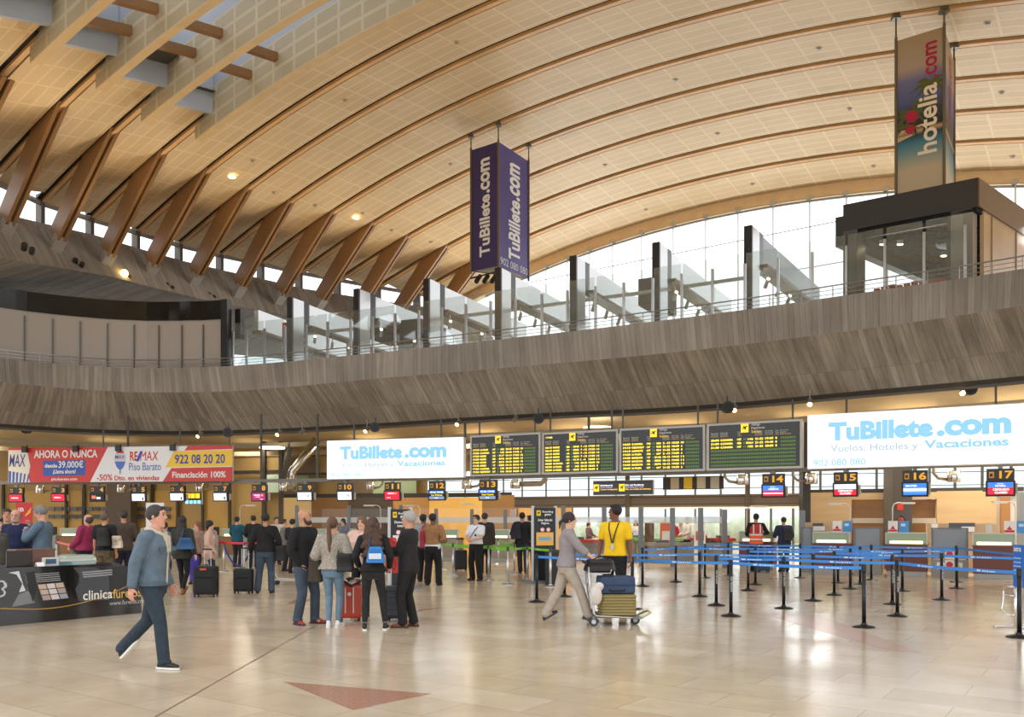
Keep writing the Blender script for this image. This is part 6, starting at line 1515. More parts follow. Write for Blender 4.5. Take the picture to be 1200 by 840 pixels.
            if st == 'curly':
                random.seed(3)
                for _ in range(46):
                    z = random.uniform(zb, 1.66); a = random.uniform(-1, 1); g.sph(T((a*w_*(1.05 if z < 1.55 else .7), -.11-.03*(1-abs(a))+(.03 if z > 1.55 else 0), z)), random.uniform(.026, .042)*k, 8, 6)
        elif st == 'ponytail':
            cap(.013, -.016, 1.672); g.rcone(nb((0, -.11, 1.68)), nb((0, -.13, 1.62)), .03*k, .036*k, 10); g.rcone(nb((0, -.13, 1.62)), T((0, -.155, 1.40)), .036*k, .040*k, 10); g.rcone(T((0, -.155, 1.40)), T((0, -.15, 1.22)), .040*k, .018*k, 10)
        elif st == 'tail': cap(.013, -.016, 1.674); g.rcone(nb((0, -.10, 1.64)), nb((0, -.15, 1.60)), .026*k, .024*k, 10); g.rcone(nb((0, -.15, 1.60)), nb((0, -.15, 1.50)), .024*k, .012*k, 10)
        elif st == 'bob': cap(.016, -.014, 1.672); g.sph(nb((0, -.06, 1.60)), (.088*k, .06*k, .08*k), 12, 8)
        elif st == 'cap': cap(.014, -.010, 1.680); g.sph(nb((0, .07, 1.70)), (.06*k, .06*k, .01*k), 12, 6)
        elif st == 'fringe': cap(.006, -.032, 1.642)
        soft(obj('hair' if st != 'cap' else 'cap', g, hm, root), .009, 1)
    if beard:
        g = G(); g.sph(nb((0, .050, 1.558)), (.064*k, .062*k, .044*k), 12, 8)
        for q in (-1, 1): g.rcone(nb((q*.05, .03, 1.565)), nb((q*.066, .005, 1.63)), .026*k, .014*k, 8)
        soft(obj('beard', g, HAIR(*beard), root), .009, 1)
    root['figure_scale'] = k
    FIG[name_key] = (root, S, T, k, nb)
    return root
def P_(px, Y): return ((px-600)/1000*Y, Y)
DENIM = C(90, 106, 120, .85, noise=.14, nscale=10, bump=.5, bscale=30); JEAN = C(42, 50, 64, .85, noise=.2, nscale=7, bump=.4, bscale=30); JEAN2 = C(58, 70, 84, .85, noise=.22, nscale=6, bump=.4, bscale=30); LJEAN = C(100, 124, 146, .85, noise=.12, nscale=8, bump=.4, bscale=30)
BLK = cloth(24, 23, 24); BLK2 = cloth(32, 31, 32); KH = cloth(86, 72, 54, .3); SBLK = C(26, 26, 28, .6); WSO = C(226, 224, 218, .6)
# 1 walking man in the foreground
r = figure('denim', P_(180, 9.5), 96, 1.80, 'man in a blue denim jacket walking right past the black stand', 'rosy', top=dict(m=DENIM, hem=.90, e=.032, er=.024, flare=.0, name='denim_jacket'), legs=dict(m=cloth(42, 54, 66, .15), e=.014), shoes=(C(30, 32, 34, .6), WSO), hair=('crop', (52, 46, 42)),
   Rf=(.06, .15, .085), Lf=(-.06, -.40, .20), Lpitch=-48, Rh=(.26, -.10, .90), Lh=(-.24, .06, .90), Lpole=(0, -1, -.2), Rpole=(.2, -1, 0), lean=3, vox=.0085, yaw=-4)
root, S, T, k, nb = FIG['denim']
g = G()
for i in range(14):
    a0, a1 = i/14*2*PI, (i+1)/14*2*PI; R_ = .094
    pa, pb_ = [T((R_*1.1*cos(q), R_*sin(q)+.0, 1.50-.05*max(0, sin(q)))) for q in (a0, a1)]; g.rcone(pa, pb_, .026*k, .026*k, 8)
g.rcone(T((.03, .125, 1.42)), T((.02, .15, 1.28)), .026*k, .02*k, 8); g.rcone(T((-.03, .125, 1.42)), T((-.02, .15, 1.28)), .026*k, .02*k, 8); g.rcone(T((.0, .145, 1.28)), T((0, .15, .93)), .012*k, .012*k, 8)
soft(obj('sherpa_collar', g, C(214, 200, 176, .95, bump=1, bscale=120), root), .009, 1)
g = G(); g.loft([ell(g, z, .213, .155, 0, .0, T) for z in (.90, .945)]); obj('waistband', g, C(78, 94, 108, .85), root)
g = G(); g.box(T((.10, .148, 1.30)), (.11, .012, .05)); obj('pocket_flap', g, C(80, 96, 110, .85), root); g = G(); g.box(T((-.10, .148, 1.30)), (.11, .012, .05)); obj('pocket_flap', g, C(80, 96, 110, .85), root)
# 2 bald man
figure('bald', P_(357, 13.5), 118, 1.80, 'bald bearded man in a black jacket and jeans, hands in pockets, left of the group', 'tan', top=dict(m=BLK, hem=.88, e=.026, er=.022, collar=1, flare=.004), legs=dict(m=JEAN2, e=.022), shoes=(C(150, 44, 36, .6), C(44, 40, 60, .6)), hair=None, beard=(58, 50, 46), Lf=(-.15, .07, .085), Rf=(.13, -.03, .085), Lh=(-.165, .04, .93), Rh=(.165, .04, .93), Lpole=(-1, -.8, 0), Rpole=(1, -.8, 0), yaw=-30, vox=.0095, toes=6)
# 3 woman in speckled sweater
figure('sweater', P_(390, 13.1), 8, 1.675, 'woman with a long ponytail in a speckled grey sweater and pale jeans, seen from behind', 'light', True, top=dict(m=C(158, 150, 138, .95, noise=.5, nscale=70, bump=.8, bscale=60), hem=.93, e=.045, er=.040, flare=.01, name='sweater'), legs=dict(m=LJEAN, e=.006, slim=.93), shoes=(C(226, 224, 220, .6), WSO), hair=('ponytail', (96, 66, 44)), Lf=(-.06, -.02, .085), Rf=(.07, .06, .085), Lh=(-.24, .16, 1.02), Rh=(.25, .16, 1.05), vox=.0095, face=False, yaw=12)
# 4 woman facing the camera
figure('pink_fur', P_(424, 14.6), 190, 1.70, 'woman in a fluffy pale pink coat facing the camera between her friends', 'light', True, top=dict(m=C(222, 186, 170, .95, noise=.15, nscale=60, bump=1, bscale=60), hem=.86, e=.045, er=.045), legs=dict(m=BLK, e=.006, slim=.93), shoes=(SBLK, SBLK), hair=('long', (112, 82, 58), 1.3), Lh=(-.16, .26, 1.12), Rh=(.22, .2, 1.1), vox=.011)
# 5 curly woman
figure('curly', P_(437, 12.8), -4, 1.675, 'woman in black with very long curly brown hair, seen from behind', 'light', True, top=dict(m=BLK, hem=.92, e=.024, er=.02), legs=dict(m=BLK2, e=.006, slim=.93, hem=.13), shoes=(SBLK, WSO), hair=('curly', (76, 52, 38), 1.16), Lf=(-.13, .0, .085), Rf=(.19, .04, .085), Lh=(-.23, .12, 1.0), Rh=(.25, .1, .98), vox=.0095, face=False)
# 6 grey haired man
figure('grey', P_(479, 13.1), 283, 1.77, 'grey-haired man in a black suit and brown shoes with folded arms, right of the group', 'rosy', top=dict(m=BLK2, hem=.84, e=.024, er=.022, collar=1, flare=.006), legs=dict(m=BLK, e=.02), shoes=(C(122, 68, 38, .35), C(70, 44, 28)), hair=('short', (166, 162, 156)), Lf=(-.09, .06, .085), Rf=(.12, -.04, .085), Rh=(-.06, .27, 1.17), Lh=(.06, .25, 1.12), Lpole=(-1, -.2, -1), Rpole=(1, -.2, -1), vox=.0095)
# 8 woman with blue bag and suitcase
figure('bluebag', P_(214, 18.9), 2, 1.72, 'woman in a dark jacket with long dark hair pulling the larger black suitcase', 'light', True, top=dict(m=cloth(48, 47, 40), hem=.80, e=.030, er=.02, flare=.02), legs=dict(m=BLK, e=.004, slim=.93), shoes=(C(156, 104, 58, .7), C(120, 84, 50)), hair=('long', (44, 34, 28), 1.22), Lf=(-.06, .14, .085), Rf=(.07, -.16, .12), Rpitch=-35, Rh=(.34, -.1, .86), vox=.012, face=False)
figure('pinkcoat', P_(246, 21), 78, 1.62, 'woman with short dark hair in a pale pink quilted coat facing right', 'light', True, top=dict(m=C(206, 170, 152, .9, bump=.8, bscale=16), hem=.72, e=.034, er=.028, flare=.02), legs=dict(m=JEAN, e=.006, slim=.95), shoes=(SBLK, SBLK), hair=('bob', (34, 28, 26)), Rh=(.2, .12, .96), vox=.013)
root, S, T, k, nb = FIG['pinkcoat']; g = G(); g.rcone(T((-.05, .1, 1.47)), T((.05, .1, 1.47)), .045*k, .045*k, 8); g.rcone(T((.02, .15, 1.45)), T((.03, .17, 1.1)), .04*k, .05*k, 8); soft(obj('scarf', g, C(150, 144, 144, .9), root), .014, 1)
figure('redhair', P_(231, 22), 205, 1.60, 'woman with reddish hair standing behind the woman with the blue bag', 'light', True, top=dict(m=cloth(140, 112, 96), hem=.85, e=.03, er=.03), legs=dict(m=BLK, e=.01), shoes=(SBLK, SBLK), hair=('long', (140, 84, 54), 1.35), vox=.016)
figure('capman', P_(311, 19.2), -8, 1.775, 'man in a black cap, black sweater and blue jeans seen from behind', 'tan', top=dict(m=BLK, hem=.92, e=.032, er=.028, name='sweater'), legs=dict(m=JEAN2, e=.022), shoes=(SBLK, SBLK), hair=('cap', (30, 28, 28)), Lf=(-.17, .0, .085), Rf=(.13, .0, .085), Lh=(-.36, .08, .90), Rh=(.28, .18, 1.0), vox=.012, face=False, belly=.02)
# left side
figure('navy', P_(19, 16), 168, 1.84, 'grey bearded man in a navy blue sweater behind the black stand', 'rosy', top=dict(m=cloth(26, 34, 66), hem=.90, e=.030, er=.024, name='sweater'), legs=dict(m=cloth(30, 32, 44), e=.02), shoes=(SBLK, SBLK), hair=('fringe', (110, 104, 98)), beard=(150, 142, 134), nod=12, vox=.011, belly=.05)
figure('behindnavy', P_(8, 17.2), 150, 1.86, 'man in a pale grey shirt half hidden behind the navy sweater man', 'tan', top=dict(m=cloth(120, 132, 150), hem=.90, e=.024, er=.02, name='shirt'), legs=dict(m=BLK, e=.02), shoes=(SBLK, SBLK), hair=('short', (60, 52, 46)), vox=.014)
figure('farleft', P_(-4, 15.2), 100, 1.66, 'dark-haired person cut off at the left edge of the hall', 'light', top=dict(m=cloth(90, 84, 76), hem=.85, e=.024, er=.02), legs=dict(m=BLK, e=.02), shoes=(SBLK, SBLK), hair=('short', (52, 38, 30)), vox=.014)
figure('denimshirt', P_(50, 15.6), 262, 1.90, 'grey-haired man in a long blue denim shirt holding his hand to his chin', 'rosy', top=dict(m=C(86, 104, 120, .85, noise=.2, nscale=6, bump=.4, bscale=24), hem=.78, e=.034, er=.024, name='denim_shirt', flare=.0), legs=dict(m=BLK, e=.02), shoes=(SBLK, SBLK), hair=('short', (124, 120, 114)), Rh=(.02, .20, 1.42), Lh=(-.05, .24, 1.34), Rpole=(1, 0, -1), Lpole=(-1, 0, -1), nod=22, vox=.011)
figure('magenta', P_(99, 20), 285, 1.78, 'balding man in a magenta shirt and dark trousers leaning on the queue belt', 'rosy', top=dict(m=cloth(148, 42, 84), hem=.92, e=.030, er=.026, name='shirt'), legs=dict(m=BLK, e=.022), shoes=(SBLK, SBLK), hair=('fringe', (70, 58, 52)), lean=-8, Rh=(.18, -.18, 1.0), Lh=(-.2, .2, 1.0), vox=.012, belly=.05)
figure('blacktee', P_(123, 19.5), 10, 1.80, 'man with shaved head in a black t-shirt and camouflage trousers, seen from behind', 'tan', top=dict(m=BLK, hem=.92, e=.028, er=.03, sleeve=0, name='t_shirt'), legs=dict(m=C(92, 78, 58, .9, noise=.5, nscale=9), e=.035), shoes=(SBLK, SBLK), hair=('crop', (96, 80, 70)), Lh=(-.28, .05, .86), vox=.012, face=False, belly=.02)
figure('brownjacket', P_(145, 21), 325, 1.86, 'tall man in a brown jacket and dark jeans behind the black t-shirt man', 'tan', top=dict(m=cloth(76, 64, 54), hem=.84, e=.030, er=.024), legs=dict(m=cloth(34, 38, 56), e=.02), shoes=(SBLK, SBLK), hair=('short', (52, 44, 40)), Lh=(-.15, .24, 1.1), Rh=(.2, .2, 1.05), vox=.012)
# middle
figure('tan', P_(507, 21.5), 12, 1.79, 'man in a tan jacket over a white shirt and black trousers, seen from behind', 'brown', top=dict(m=cloth(154, 112, 74), hem=1.0, e=.036, er=.030, name='jacket'), legs=dict(m=BLK, e=.03, waist=.98), shoes=(SBLK, SBLK), hair=('short', (26, 24, 24)), Lf=(-.13, 0, .085), Rf=(.15, .02, .085), Lh=(-.22, .2, 1.08), Rh=(.26, .18, 1.08), vox=.012, face=False)
root, S, T, k, nb = FIG['tan']; g = G(); g.loft([ell(g, z, .205, .148, 0, 0, T) for z in (.90, 1.03)]); obj('shirt_tail', g, C(226, 226, 230, .8), root)
figure('hoodie', P_(496, 22.8), 20, 1.78, 'man in a grey hooded top half hidden left of the tan jacket man', 'brown', top=dict(m=cloth(148, 152, 158), hem=.92, e=.034, er=.030, collar=2, name='hooded_top'), legs=dict(m=BLK, e=.025), shoes=(SBLK, SBLK), hair=('short', (26, 24, 24)), vox=.014, face=False)
figure('staff', P_(558, 23.2), 212, 1.77, 'man in glasses, white short-sleeved shirt and black trousers holding his hands together', 'light', top=dict(m=cloth(228, 230, 236, .04), hem=.98, e=.024, er=.024, sleeve=0, name='shirt'), legs=dict(m=BLK, e=.03, waist=1.03), shoes=(SBLK, SBLK), hair=('short', (50, 42, 38)), Lf=(-.15, .03, .085), Rf=(.12, 0, .085), Rh=(.06, .25, 1.08), Lh=(-.05, .25, 1.10), Rpole=(1, -.3, -.5), Lpole=(-1, -.3, -.5), vox=.0105, curl=.9)
root, S, T, k, nb = FIG['staff']
g = G(); g.tube([T((-.13, .11, 1.45)), T((-.05, .155, 1.34)), T((.08, .16, 1.16)), T((.17, .12, 1.04))], .010*k, 6); obj('shoulder_strap', g, BLACK, root)
g = G(); g.box(T((-.09, .165, 1.22)), (.05, .012, .06)); obj('badge', g, BLACK, root)
g = G(); g.tube([nb((-.05, .088, 1.664)), nb((0, .102, 1.664)), nb((.05, .088, 1.664))], .006*k, 6); g.tube([nb((.05, .088, 1.664)), nb((.078, 0, 1.66))], .004*k, 5); g.tube([nb((-.05, .088, 1.664)), nb((-.078, 0, 1.66))], .004*k, 5); obj('glasses', g, BLACK, root)
figure('behindstaff', P_(568, 25.6), 0, 1.84, 'dark-haired man in a dark coat behind the white shirt man', 'light', top=dict(m=cloth(56, 48, 44), hem=.80, e=.032, er=.028), legs=dict(m=BLK, e=.02), shoes=(SBLK, SBLK), hair=('short', (54, 46, 42)), vox=.014, face=False)
figure('backpack', P_(612, 26.3), 4, 1.86, 'man in a black jacket with a dark backpack by the green belts', 'tan', top=dict(m=BLK2, hem=.84, e=.036, er=.03), legs=dict(m=JEAN, e=.02), shoes=(SBLK, SBLK), hair=('short', (24, 22, 22)), Lf=(-.06, .1, .085), Rf=(.12, -.12, .085), Lh=(-.25, .2, 1.05), Rh=(.26, .2, 1.0), vox=.012, face=False)
figure('besidesign', P_(621, 27.6), 350, 1.78, 'person in black just left of the boarding gates sign, looking left', 'light', top=dict(m=BLK, hem=.84, e=.03, er=.03), legs=dict(m=JEAN, e=.02), shoes=(SBLK, SBLK), hair=('short', (36, 32, 30)), vox=.014, face=False, yaw=-30)
# trolley woman and the yellow shirt
figure('pusher', P_(664, 13.6), 90, 1.755, 'woman in a grey blouse and beige trousers pushing the loaded luggage trolley', 'light', True, top=dict(m=cloth(146, 138, 140, .08), hem=.90, e=.030, er=.026, sleeve=.7, collar=1, name='blouse'), legs=dict(m=cloth(176, 164, 150, .08), e=.022), shoes=(C(48, 40, 56, .6), C(70, 70, 80)), hair=('tail', (48, 38, 34)), Rf=(.07, .36, .085), Lf=(-.07, -.34, .13), Lpitch=-30, Rpitch=12, Rh=(.2, .40, 1.04), Lh=(-.2, .40, 1.04), Rpole=(.4, -.6, -1), Lpole=(-.4, -.6, -1), lean=4, vox=.009, curl=1.2)
figure('yellow', P_(721, 15.2), 205, 1.905, 'tall man in a bright yellow t-shirt with a lanyard looking over his shoulder', 'brown', top=dict(m=cloth(240, 196, 24, .05), hem=.93, e=.018, er=.012, sleeve=0, name='t_shirt'), legs=dict(m=BLK, e=.02), shoes=(SBLK, SBLK), hair=('short', (22, 20, 20)), Lh=(-.27, .03, .86), Rh=(.27, .06, .90), yaw=62, vox=.009, Lf=(-.14, 0, .085), Rf=(.12, 0, .085))
root, S, T, k, nb = FIG['yellow']
for q in (-1, 1):
    g = G(); pts = [T((q*.075, -.01, 1.50)), T((q*.08, .07, 1.46)), T((q*.062, .134, 1.36)), T((q*.03, .15, 1.24)), T((q*.006, .148, 1.14))]
    for a, b in zip(pts, pts[1:]): 
        g.hexa([a+Vector((-.011, 0, 0)), a+Vector((.011, 0, 0)), a+Vector((.011, .006, 0)), a+Vector((-.011, .006, 0)), b+Vector((-.011, 0, 0)), b+Vector((.011, 0, 0)), b+Vector((.011, .006, 0)), b+Vector((-.011, .006, 0))])
    obj('lanyard', g, C(30, 28, 40, .6), root)
g = G(); g.box(T((0, .16, 1.075)), (.06, .01, .09)); obj('badge', g, C(200, 196, 190, .4), root)
# right side
figure('vest', P_(886, 27.3), 6, 1.83, 'worker in an orange and red high-visibility vest leaning on desk 14', 'tan', top=dict(m=BLK, hem=.94, e=.022, er=.020), legs=dict(m=BLK, e=.02), shoes=(SBLK, SBLK), hair=('short', (22, 20, 20)), Rh=(.30, .30, 1.14), Lh=(-.2, .25, 1.08), vox=.0115, face=False)
root, S, T, k, nb = FIG['vest']
def vband(z0, z1, mat, nm, e=.03):
    g = G(); zs = [z0+(z1-z0)*i/4 for i in range(5)]; tab = [(.90, .178, .125), (1.05, .158, .11), (1.2, .165, .114), (1.33, .182, .124), (1.40, .165, .105), (1.45, .12, .08)]
    g.loft([ell(g, z, interp([(a, b) for a, b, c in tab], z)+e, interp([(a, c) for a, b, c in tab], z)+e, 0, 0, T) for z in zs]); return obj(nm, g, mat, root)
vband(.84, 1.16, C(236, 96, 30, .6), 'vest_lower'); vband(1.16, 1.445, C(190, 42, 30, .6), 'vest_upper')
vband(.96, 1.0, C(214, 216, 214, .3), 'reflective_band', .035); vband(1.10, 1.145, C(214, 216, 214, .3), 'reflective_band', .035)
for q in (-1, 1): g = G(); g.box(T((q*.10, -.155, 1.30)), (.04, .015, .30)); obj('reflective_band', g, C(214, 216, 214, .3), root)
figure('plaid', P_(919, 27.2), 2, 1.73, 'man in a dark checked shirt leaning on the desk right of the orange vest', 'tan', top=dict(m=C(44, 50, 78, .9, noise=.35, nscale=26), hem=.84, e=.034, er=.028, name='shirt'), legs=dict(m=JEAN2, e=.02), shoes=(SBLK, SBLK), hair=('crop', (36, 32, 30)), Rh=(.2, .32, 1.12), Lh=(-.2, .32, 1.12), lean=6, vox=.012, face=False)
# staff behind the glass and at the left desks
for key, px, Y, fa, H, lab, tc_, hc_, fem, hs_ in (('guard', 806, 33.6, 262, 1.74, 'officer in a white shirt standing behind the glass screen', (214, 206, 196), (120, 110, 104), False, 'short'), ('seated1', 745, 36.5, 200, 1.62, 'woman in white with long dark hair behind the glass near the yellow shirt', (226, 222, 220), (60, 44, 38), True, 'long'),
    ('desk1', 690, 36.6, 120, 1.55, 'person in a patterned top behind the glass left of the yellow shirt', (120, 90, 96), (60, 40, 34), True, 'bob'), ('blond', 798, 38, 180, 1.52, 'fair-haired person far behind the glass', (196, 190, 186), (196, 160, 100), True, 'bob'), ('redcoat', 788.5, 36.4, 0, 1.62, 'person in a pink red top far behind the glass', (196, 30, 70), (60, 44, 38), True, 'long'),
    ('teal', 278, 30.0, 10, 1.74, 'man in a teal shirt standing at the desk left of the black sweater man', (30, 82, 98), (44, 40, 38), False, 'short'), ('dark1', 297, 28.8, 350, 1.78, 'dark-haired person in black standing right of the teal shirt', (34, 32, 34), (44, 38, 36), False, 'short'),
    ('greytop', 333, 27.5, 80, 1.66, 'person in a grey top raising a hand to the face near the magenta screen', (120, 116, 110), (70, 54, 46), True, 'short'), ('dark2', 343, 26.4, 20, 1.66, 'dark-clothed person left of the bald man, far away at the desks', (36, 34, 44), (34, 30, 30), False, 'short'), ('whitetee', 324, 31.5, 150, 1.74, 'person in a white t-shirt far behind the magenta screen', (222, 214, 206), (60, 46, 40), False, 'short'),
    ('desk3', 402, 30.5, 200, 1.68, 'person in a grey blue top behind the ponytail woman at the desks', (110, 116, 130), (50, 40, 38), True, 'bob'), ('greenjacket', 193, 22.5, 30, 1.58, 'person in a green jacket with a red collar right of the denim jacket man', (36, 140, 84), (40, 34, 32), True, 'bob')):
    figure(key, P_(px, Y), fa, H, lab, 'light' if key != 'guard' else 'tan', fem, top=dict(m=cloth(*tc_), hem=.88, e=.026, er=.024, name='top'), legs=dict(m=cloth(34, 34, 42), e=.02), shoes=(SBLK, SBLK), hair=(hs_, hc_) if hs_ != 'long' else ('long', hc_, 1.3), vox=.017, face=False, Rh=(.1, .2, 1.45) if key == 'greytop' else (.22, .28, 1.05), Lh=None if key in ('greenjacket', 'blond') else (-.22, .28, 1.05))

# ================================================================ luggage
def suitcase(pos, rz, w, d, h, mat, label, ribs='v', handle=.45, hmat=None, trim=None, wheel=BLACKP, hw=.22):
    r = empty('suitcase', (pos[0], pos[1], 0), rz); tag(r, label, 'suitcase')
    z0 = .055
    g = G(); R_ = min(w, d)*.28; rings = []
    for z, k_ in ((0, .90), (.02, .97), (.05, 1), (h-.05, 1), (h-.02, .97), (h, .90)):
        rings.append([(x, y, z0+z) for x, y, _ in rrect(w*k_, d*k_, R_*k_, 0)])
    g.loft(rings); obj('shell', g, mat, r)
    g = G()
    if ribs == 'h':
        for i in range(5):
            z = z0+h*(.12+.19*i); g.loft([[(x, y, z+dz) for x, y, _ in rrect(w+e, d+e, R_, 0)] for dz, e in ((-.02, 0), (-.008, .014), (.008, .014), (.02, 0))], cap=False)
    elif ribs == 'v':
        for x in (-.3, -.1, .1, .3): g.cyl((x*w, -d/2-.002, z0+h*.12), (x*w, -d/2-.002, z0+h*.9), .008, n=6)
    elif ribs == 'pocket':
        g.loft([[(x, y, z) for x, y, _ in rrect(w*.78, .03, .012, 0, c=(0, -d/2-.008))] for z in (z0+h*.10, z0+h*.58)]); g.loft([[(x, y, z) for x, y, _ in rrect(w*.78, .026, .012, 0, c=(0, -d/2-.006))] for z in (z0+h*.63, z0+h*.9)])
    if g.v: obj('rib_relief' if ribs != 'pocket' else 'front_pocket', g, mat, r)
    if trim:
        for x in (-.17, .17): g = G(); g.box((x*w, -d/2-.008, z0+h*.55), (.018, .012, h*.78)); obj('trim_strip', g, trim, r)
        g = G(); g.cyl((0, -d/2-.002, z0+h*.74), (0, -d/2-.014, z0+h*.74), .03, n=14); obj('round_badge', g, trim, r)
    g = G(); g.tube([(-w*.1, -d*.1, z0+h), (-w*.1, -d*.1, z0+h+.03), (w*.1, -d*.1, z0+h+.03), (w*.1, -d*.1, z0+h)], .010, 6); obj('grab_handle', g, BLACKP, r)
    if handle:
        g = G(); y = d*.32
        for x in (-hw/2, hw/2): g.cyl((x, y, z0+h-.02), (x, y, z0+h+handle), .009, n=8)
        obj('telescopic_rods', g, hmat or C(196, 196, 196, .3), r); g = G(); g.box((0, y, z0+h+handle), (hw+.05, .035, .03)); obj('grip', g, BLACKP, r)
    for x in (-1, 1):
        for y in (-1, 1):
            g = G(); c = (x*(w/2-.045), y*(d/2-.04), .026); g.cyl((c[0]-.011, c[1], c[2]), (c[0]+.011, c[1], c[2]), .026, n=12); g.box((c[0], c[1], .05), (.035, .03, .03)); obj('wheel', g, wheel, r)
    return r
p = P_(410.5, 13.95); suitcase(p, .08, .38, .26, .53, C(176, 58, 32, .35), 'orange-red hard suitcase with two pale strips between the women', 'n', 0, trim=C(206, 196, 186, .4), wheel=C(70, 30, 22))
g = G(); random.seed(11); mats = [C(60, 40, 44, .9), C(196, 176, 160, .9)]
for i in range(9):
    g.cur = i % 2; y = -.10+i*.024; pts = [(-.17+.34*j/10, y+.03*sin(j*.9+i), .60+.045*sin(j*.7+i*.6)+.035*abs(sin(i*1.3))) for j in range(11)]; g.tube(pts, .020, 6)
o = obj('scarf', g, mats, smooth=True); o.location = (p[0], p[1], 0.02); tag(o, 'striped dark and cream scarf lying on top of the orange-red suitcase', 'scarf')
p = P_(465, 13.9); suitcase(p, -.05, .36, .26, .52, C(36, 42, 52, .4), 'dark blue-black ribbed hard suitcase with raised handle, beside the grey-haired man', 'h', .48)
p = P_(241.5, 18.3); sc_ = suitcase(p, 0.0, .50, .30, .60, C(22, 22, 23, .7), 'larger black fabric suitcase with an orange tag behind the walking denim man', 'pocket', .36, hw=.14)
obj('luggage_label', G().box((0, -.185, .60), (.13, .012, .04)), C(206, 80, 50), sc_)['label'] = 'small orange label'
p = P_(285.5, 19.1); suitcase(p, -.12, .42, .26, .50, C(24, 24, 25, .7), 'smaller black fabric suitcase left of the man in the black cap', 'pocket', .46, hw=.16)
p = P_(540, 27.5); suitcase(p, .2, .40, .28, .62, C(26, 26, 28, .6), 'black suitcase behind the green belt left of the white shirt man', 'n', .35)
p = P_(893.5, 26.9); suitcase(p, .1, .42, .26, .40, C(30, 72, 92, .6), 'low teal suitcase at the feet of the orange vest worker', 'n', .35)
# bags
def bag(name, M4, w, d, h, mat, label, cat='bag', taper=.8, strap=None, smat=None, pocket=None, fold=0):
    r = empty(name, M4=M4); tag(r, label, cat)
    g = G(); rings = []
    for t in (0, .06, .25, .5, .75, .93, 1):
        k_ = (1-(1-taper)*t)*(1 if .05 < t < .94 else .88); rings.append([(x, y+.02*sin(t*5), h*t) for x, y, _ in rrect(w*k_, d*k_, min(w, d)*k_*.38, 0)])
    g.loft(rings); soft(obj('bag_body', g, mat, r), .012, 2)
    if strap: g = G(); g.tube(strap, .012, 6); obj('strap', g, smat or mat, r)
    if pocket: g = G(); g.box((0, -d/2-.004, h*.42), (w*.62, .012, h*.35)); obj('front_pocket', g, pocket, r)
    return r
def on_person(key, x, y, z, rz=0):
    root, S, T, k, nb = FIG[key]; return Matrix.Translation(root.location) @ Matrix.Rotation(root.rotation_euler[2], 4, 'Z') @ Matrix.Translation(Vector((x, y, z))*k) @ Matrix.Rotation(rz, 4, 'Z')
bag('drawstring_bag', on_person('curly', .06, -.22, 1.06), .29, .13, .24, C(44, 122, 196, .6, noise=.08, nscale=6), 'blue drawstring bag with a pale hem on the back of the curly-haired woman', taper=.62, strap=[(-.09, 0, .23), (-.1, .08, .42), (-.08, .14, .44)], smat=C(30, 60, 90), pocket=C(206, 214, 224))
bag('shoulder_bag', on_person('sweater', .24, -.10, .90, .2), .28, .13, .28, C(26, 26, 27, .6), 'black shoulder bag on the right hip of the ponytail woman', taper=.85, strap=[(-.1, 0, .27), (-.12, .03, .45), (-.08, .06, .56)])
g = bag('folded_jacket', on_person('sweater', -.30, .02, .72), .24, .16, .46, cloth(58, 52, 40), 'dark olive jacket draped over the left arm of the ponytail woman', 'jacket', taper=.7)
bag('shoulder_bag', on_person('bluebag', .16, -.22, 1.02, .2), .42, .17, .26, C(34, 78, 122, .6, noise=.1, nscale=5), 'bright blue slouchy bag on the right shoulder of the dark-jacket woman', taper=.55, strap=[(-.1, .0, .22), (-.06, .06, .42), (-.05, .16, .46)])
bag('messenger_bag', on_person('capman', .33, -.08, .72), .22, .14, .34, C(24, 24, 26, .7), 'black messenger bag hanging at the right side of the man in the black cap', taper=.9, strap=[(0, 0, .32), (-.12, -.10, .55), (-.36, -.10, .78), (-.46, .0, .80)])
bag('handbag', on_person('tan', -.24, -.06, .92), .16, .16, .44, C(164, 32, 66, .6), 'crimson bag on the left shoulder of the tan jacket man', taper=.7, strap=[(0, 0, .42), (.03, -.06, .56), (.1, -.04, .60)])
bag('backpack', on_person('backpack', -.16, -.26, 1.0), .34, .22, .44, C(26, 28, 44, .7), 'dark navy backpack on the man in the black jacket by the green belts', 'backpack', taper=.8)
bag('backpack', on_person('plaid', .06, -.22, 1.0), .30, .18, .40, C(40, 38, 42, .7), 'dark grey backpack on the man in the checked shirt', 'backpack', taper=.8)
bag('backpack', on_person('blacktee', .12, -.22, 1.02), .28, .18, .42, C(28, 28, 27, .7), 'black backpack over the shoulder of the black t-shirt man', 'backpack', taper=.8)
bag('printed_bag', on_person('blacktee', .34, -.06, .98), .26, .12, .28, C(206, 190, 170, .7, noise=.5, nscale=8), 'cream and black printed bag hanging right of the black t-shirt man', taper=.8)
bag('waist_bag', on_person('magenta', -.0, .24, .86), .26, .14, .18, C(120, 118, 112, .7), 'grey bag held by the magenta shirt man', taper=.8)
p = P_(228, 20.6); bag('gift_bag', Matrix.Translation((p[0], p[1], .16)), .24, .16, .62, C(60, 44, 150, .5), 'violet bag standing between the woman with the blue bag and the pink coat', taper=.95)
p = P_(459, 14.9); bag('floral_bag', Matrix.Translation((p[0], p[1], .72)), .22, .12, .62, C(176, 44, 40, .7, noise=.6, nscale=20), 'red flowered bag held behind the grey-haired man', 'wrap', taper=.8)  # a held flowered bag; nothing suspends it

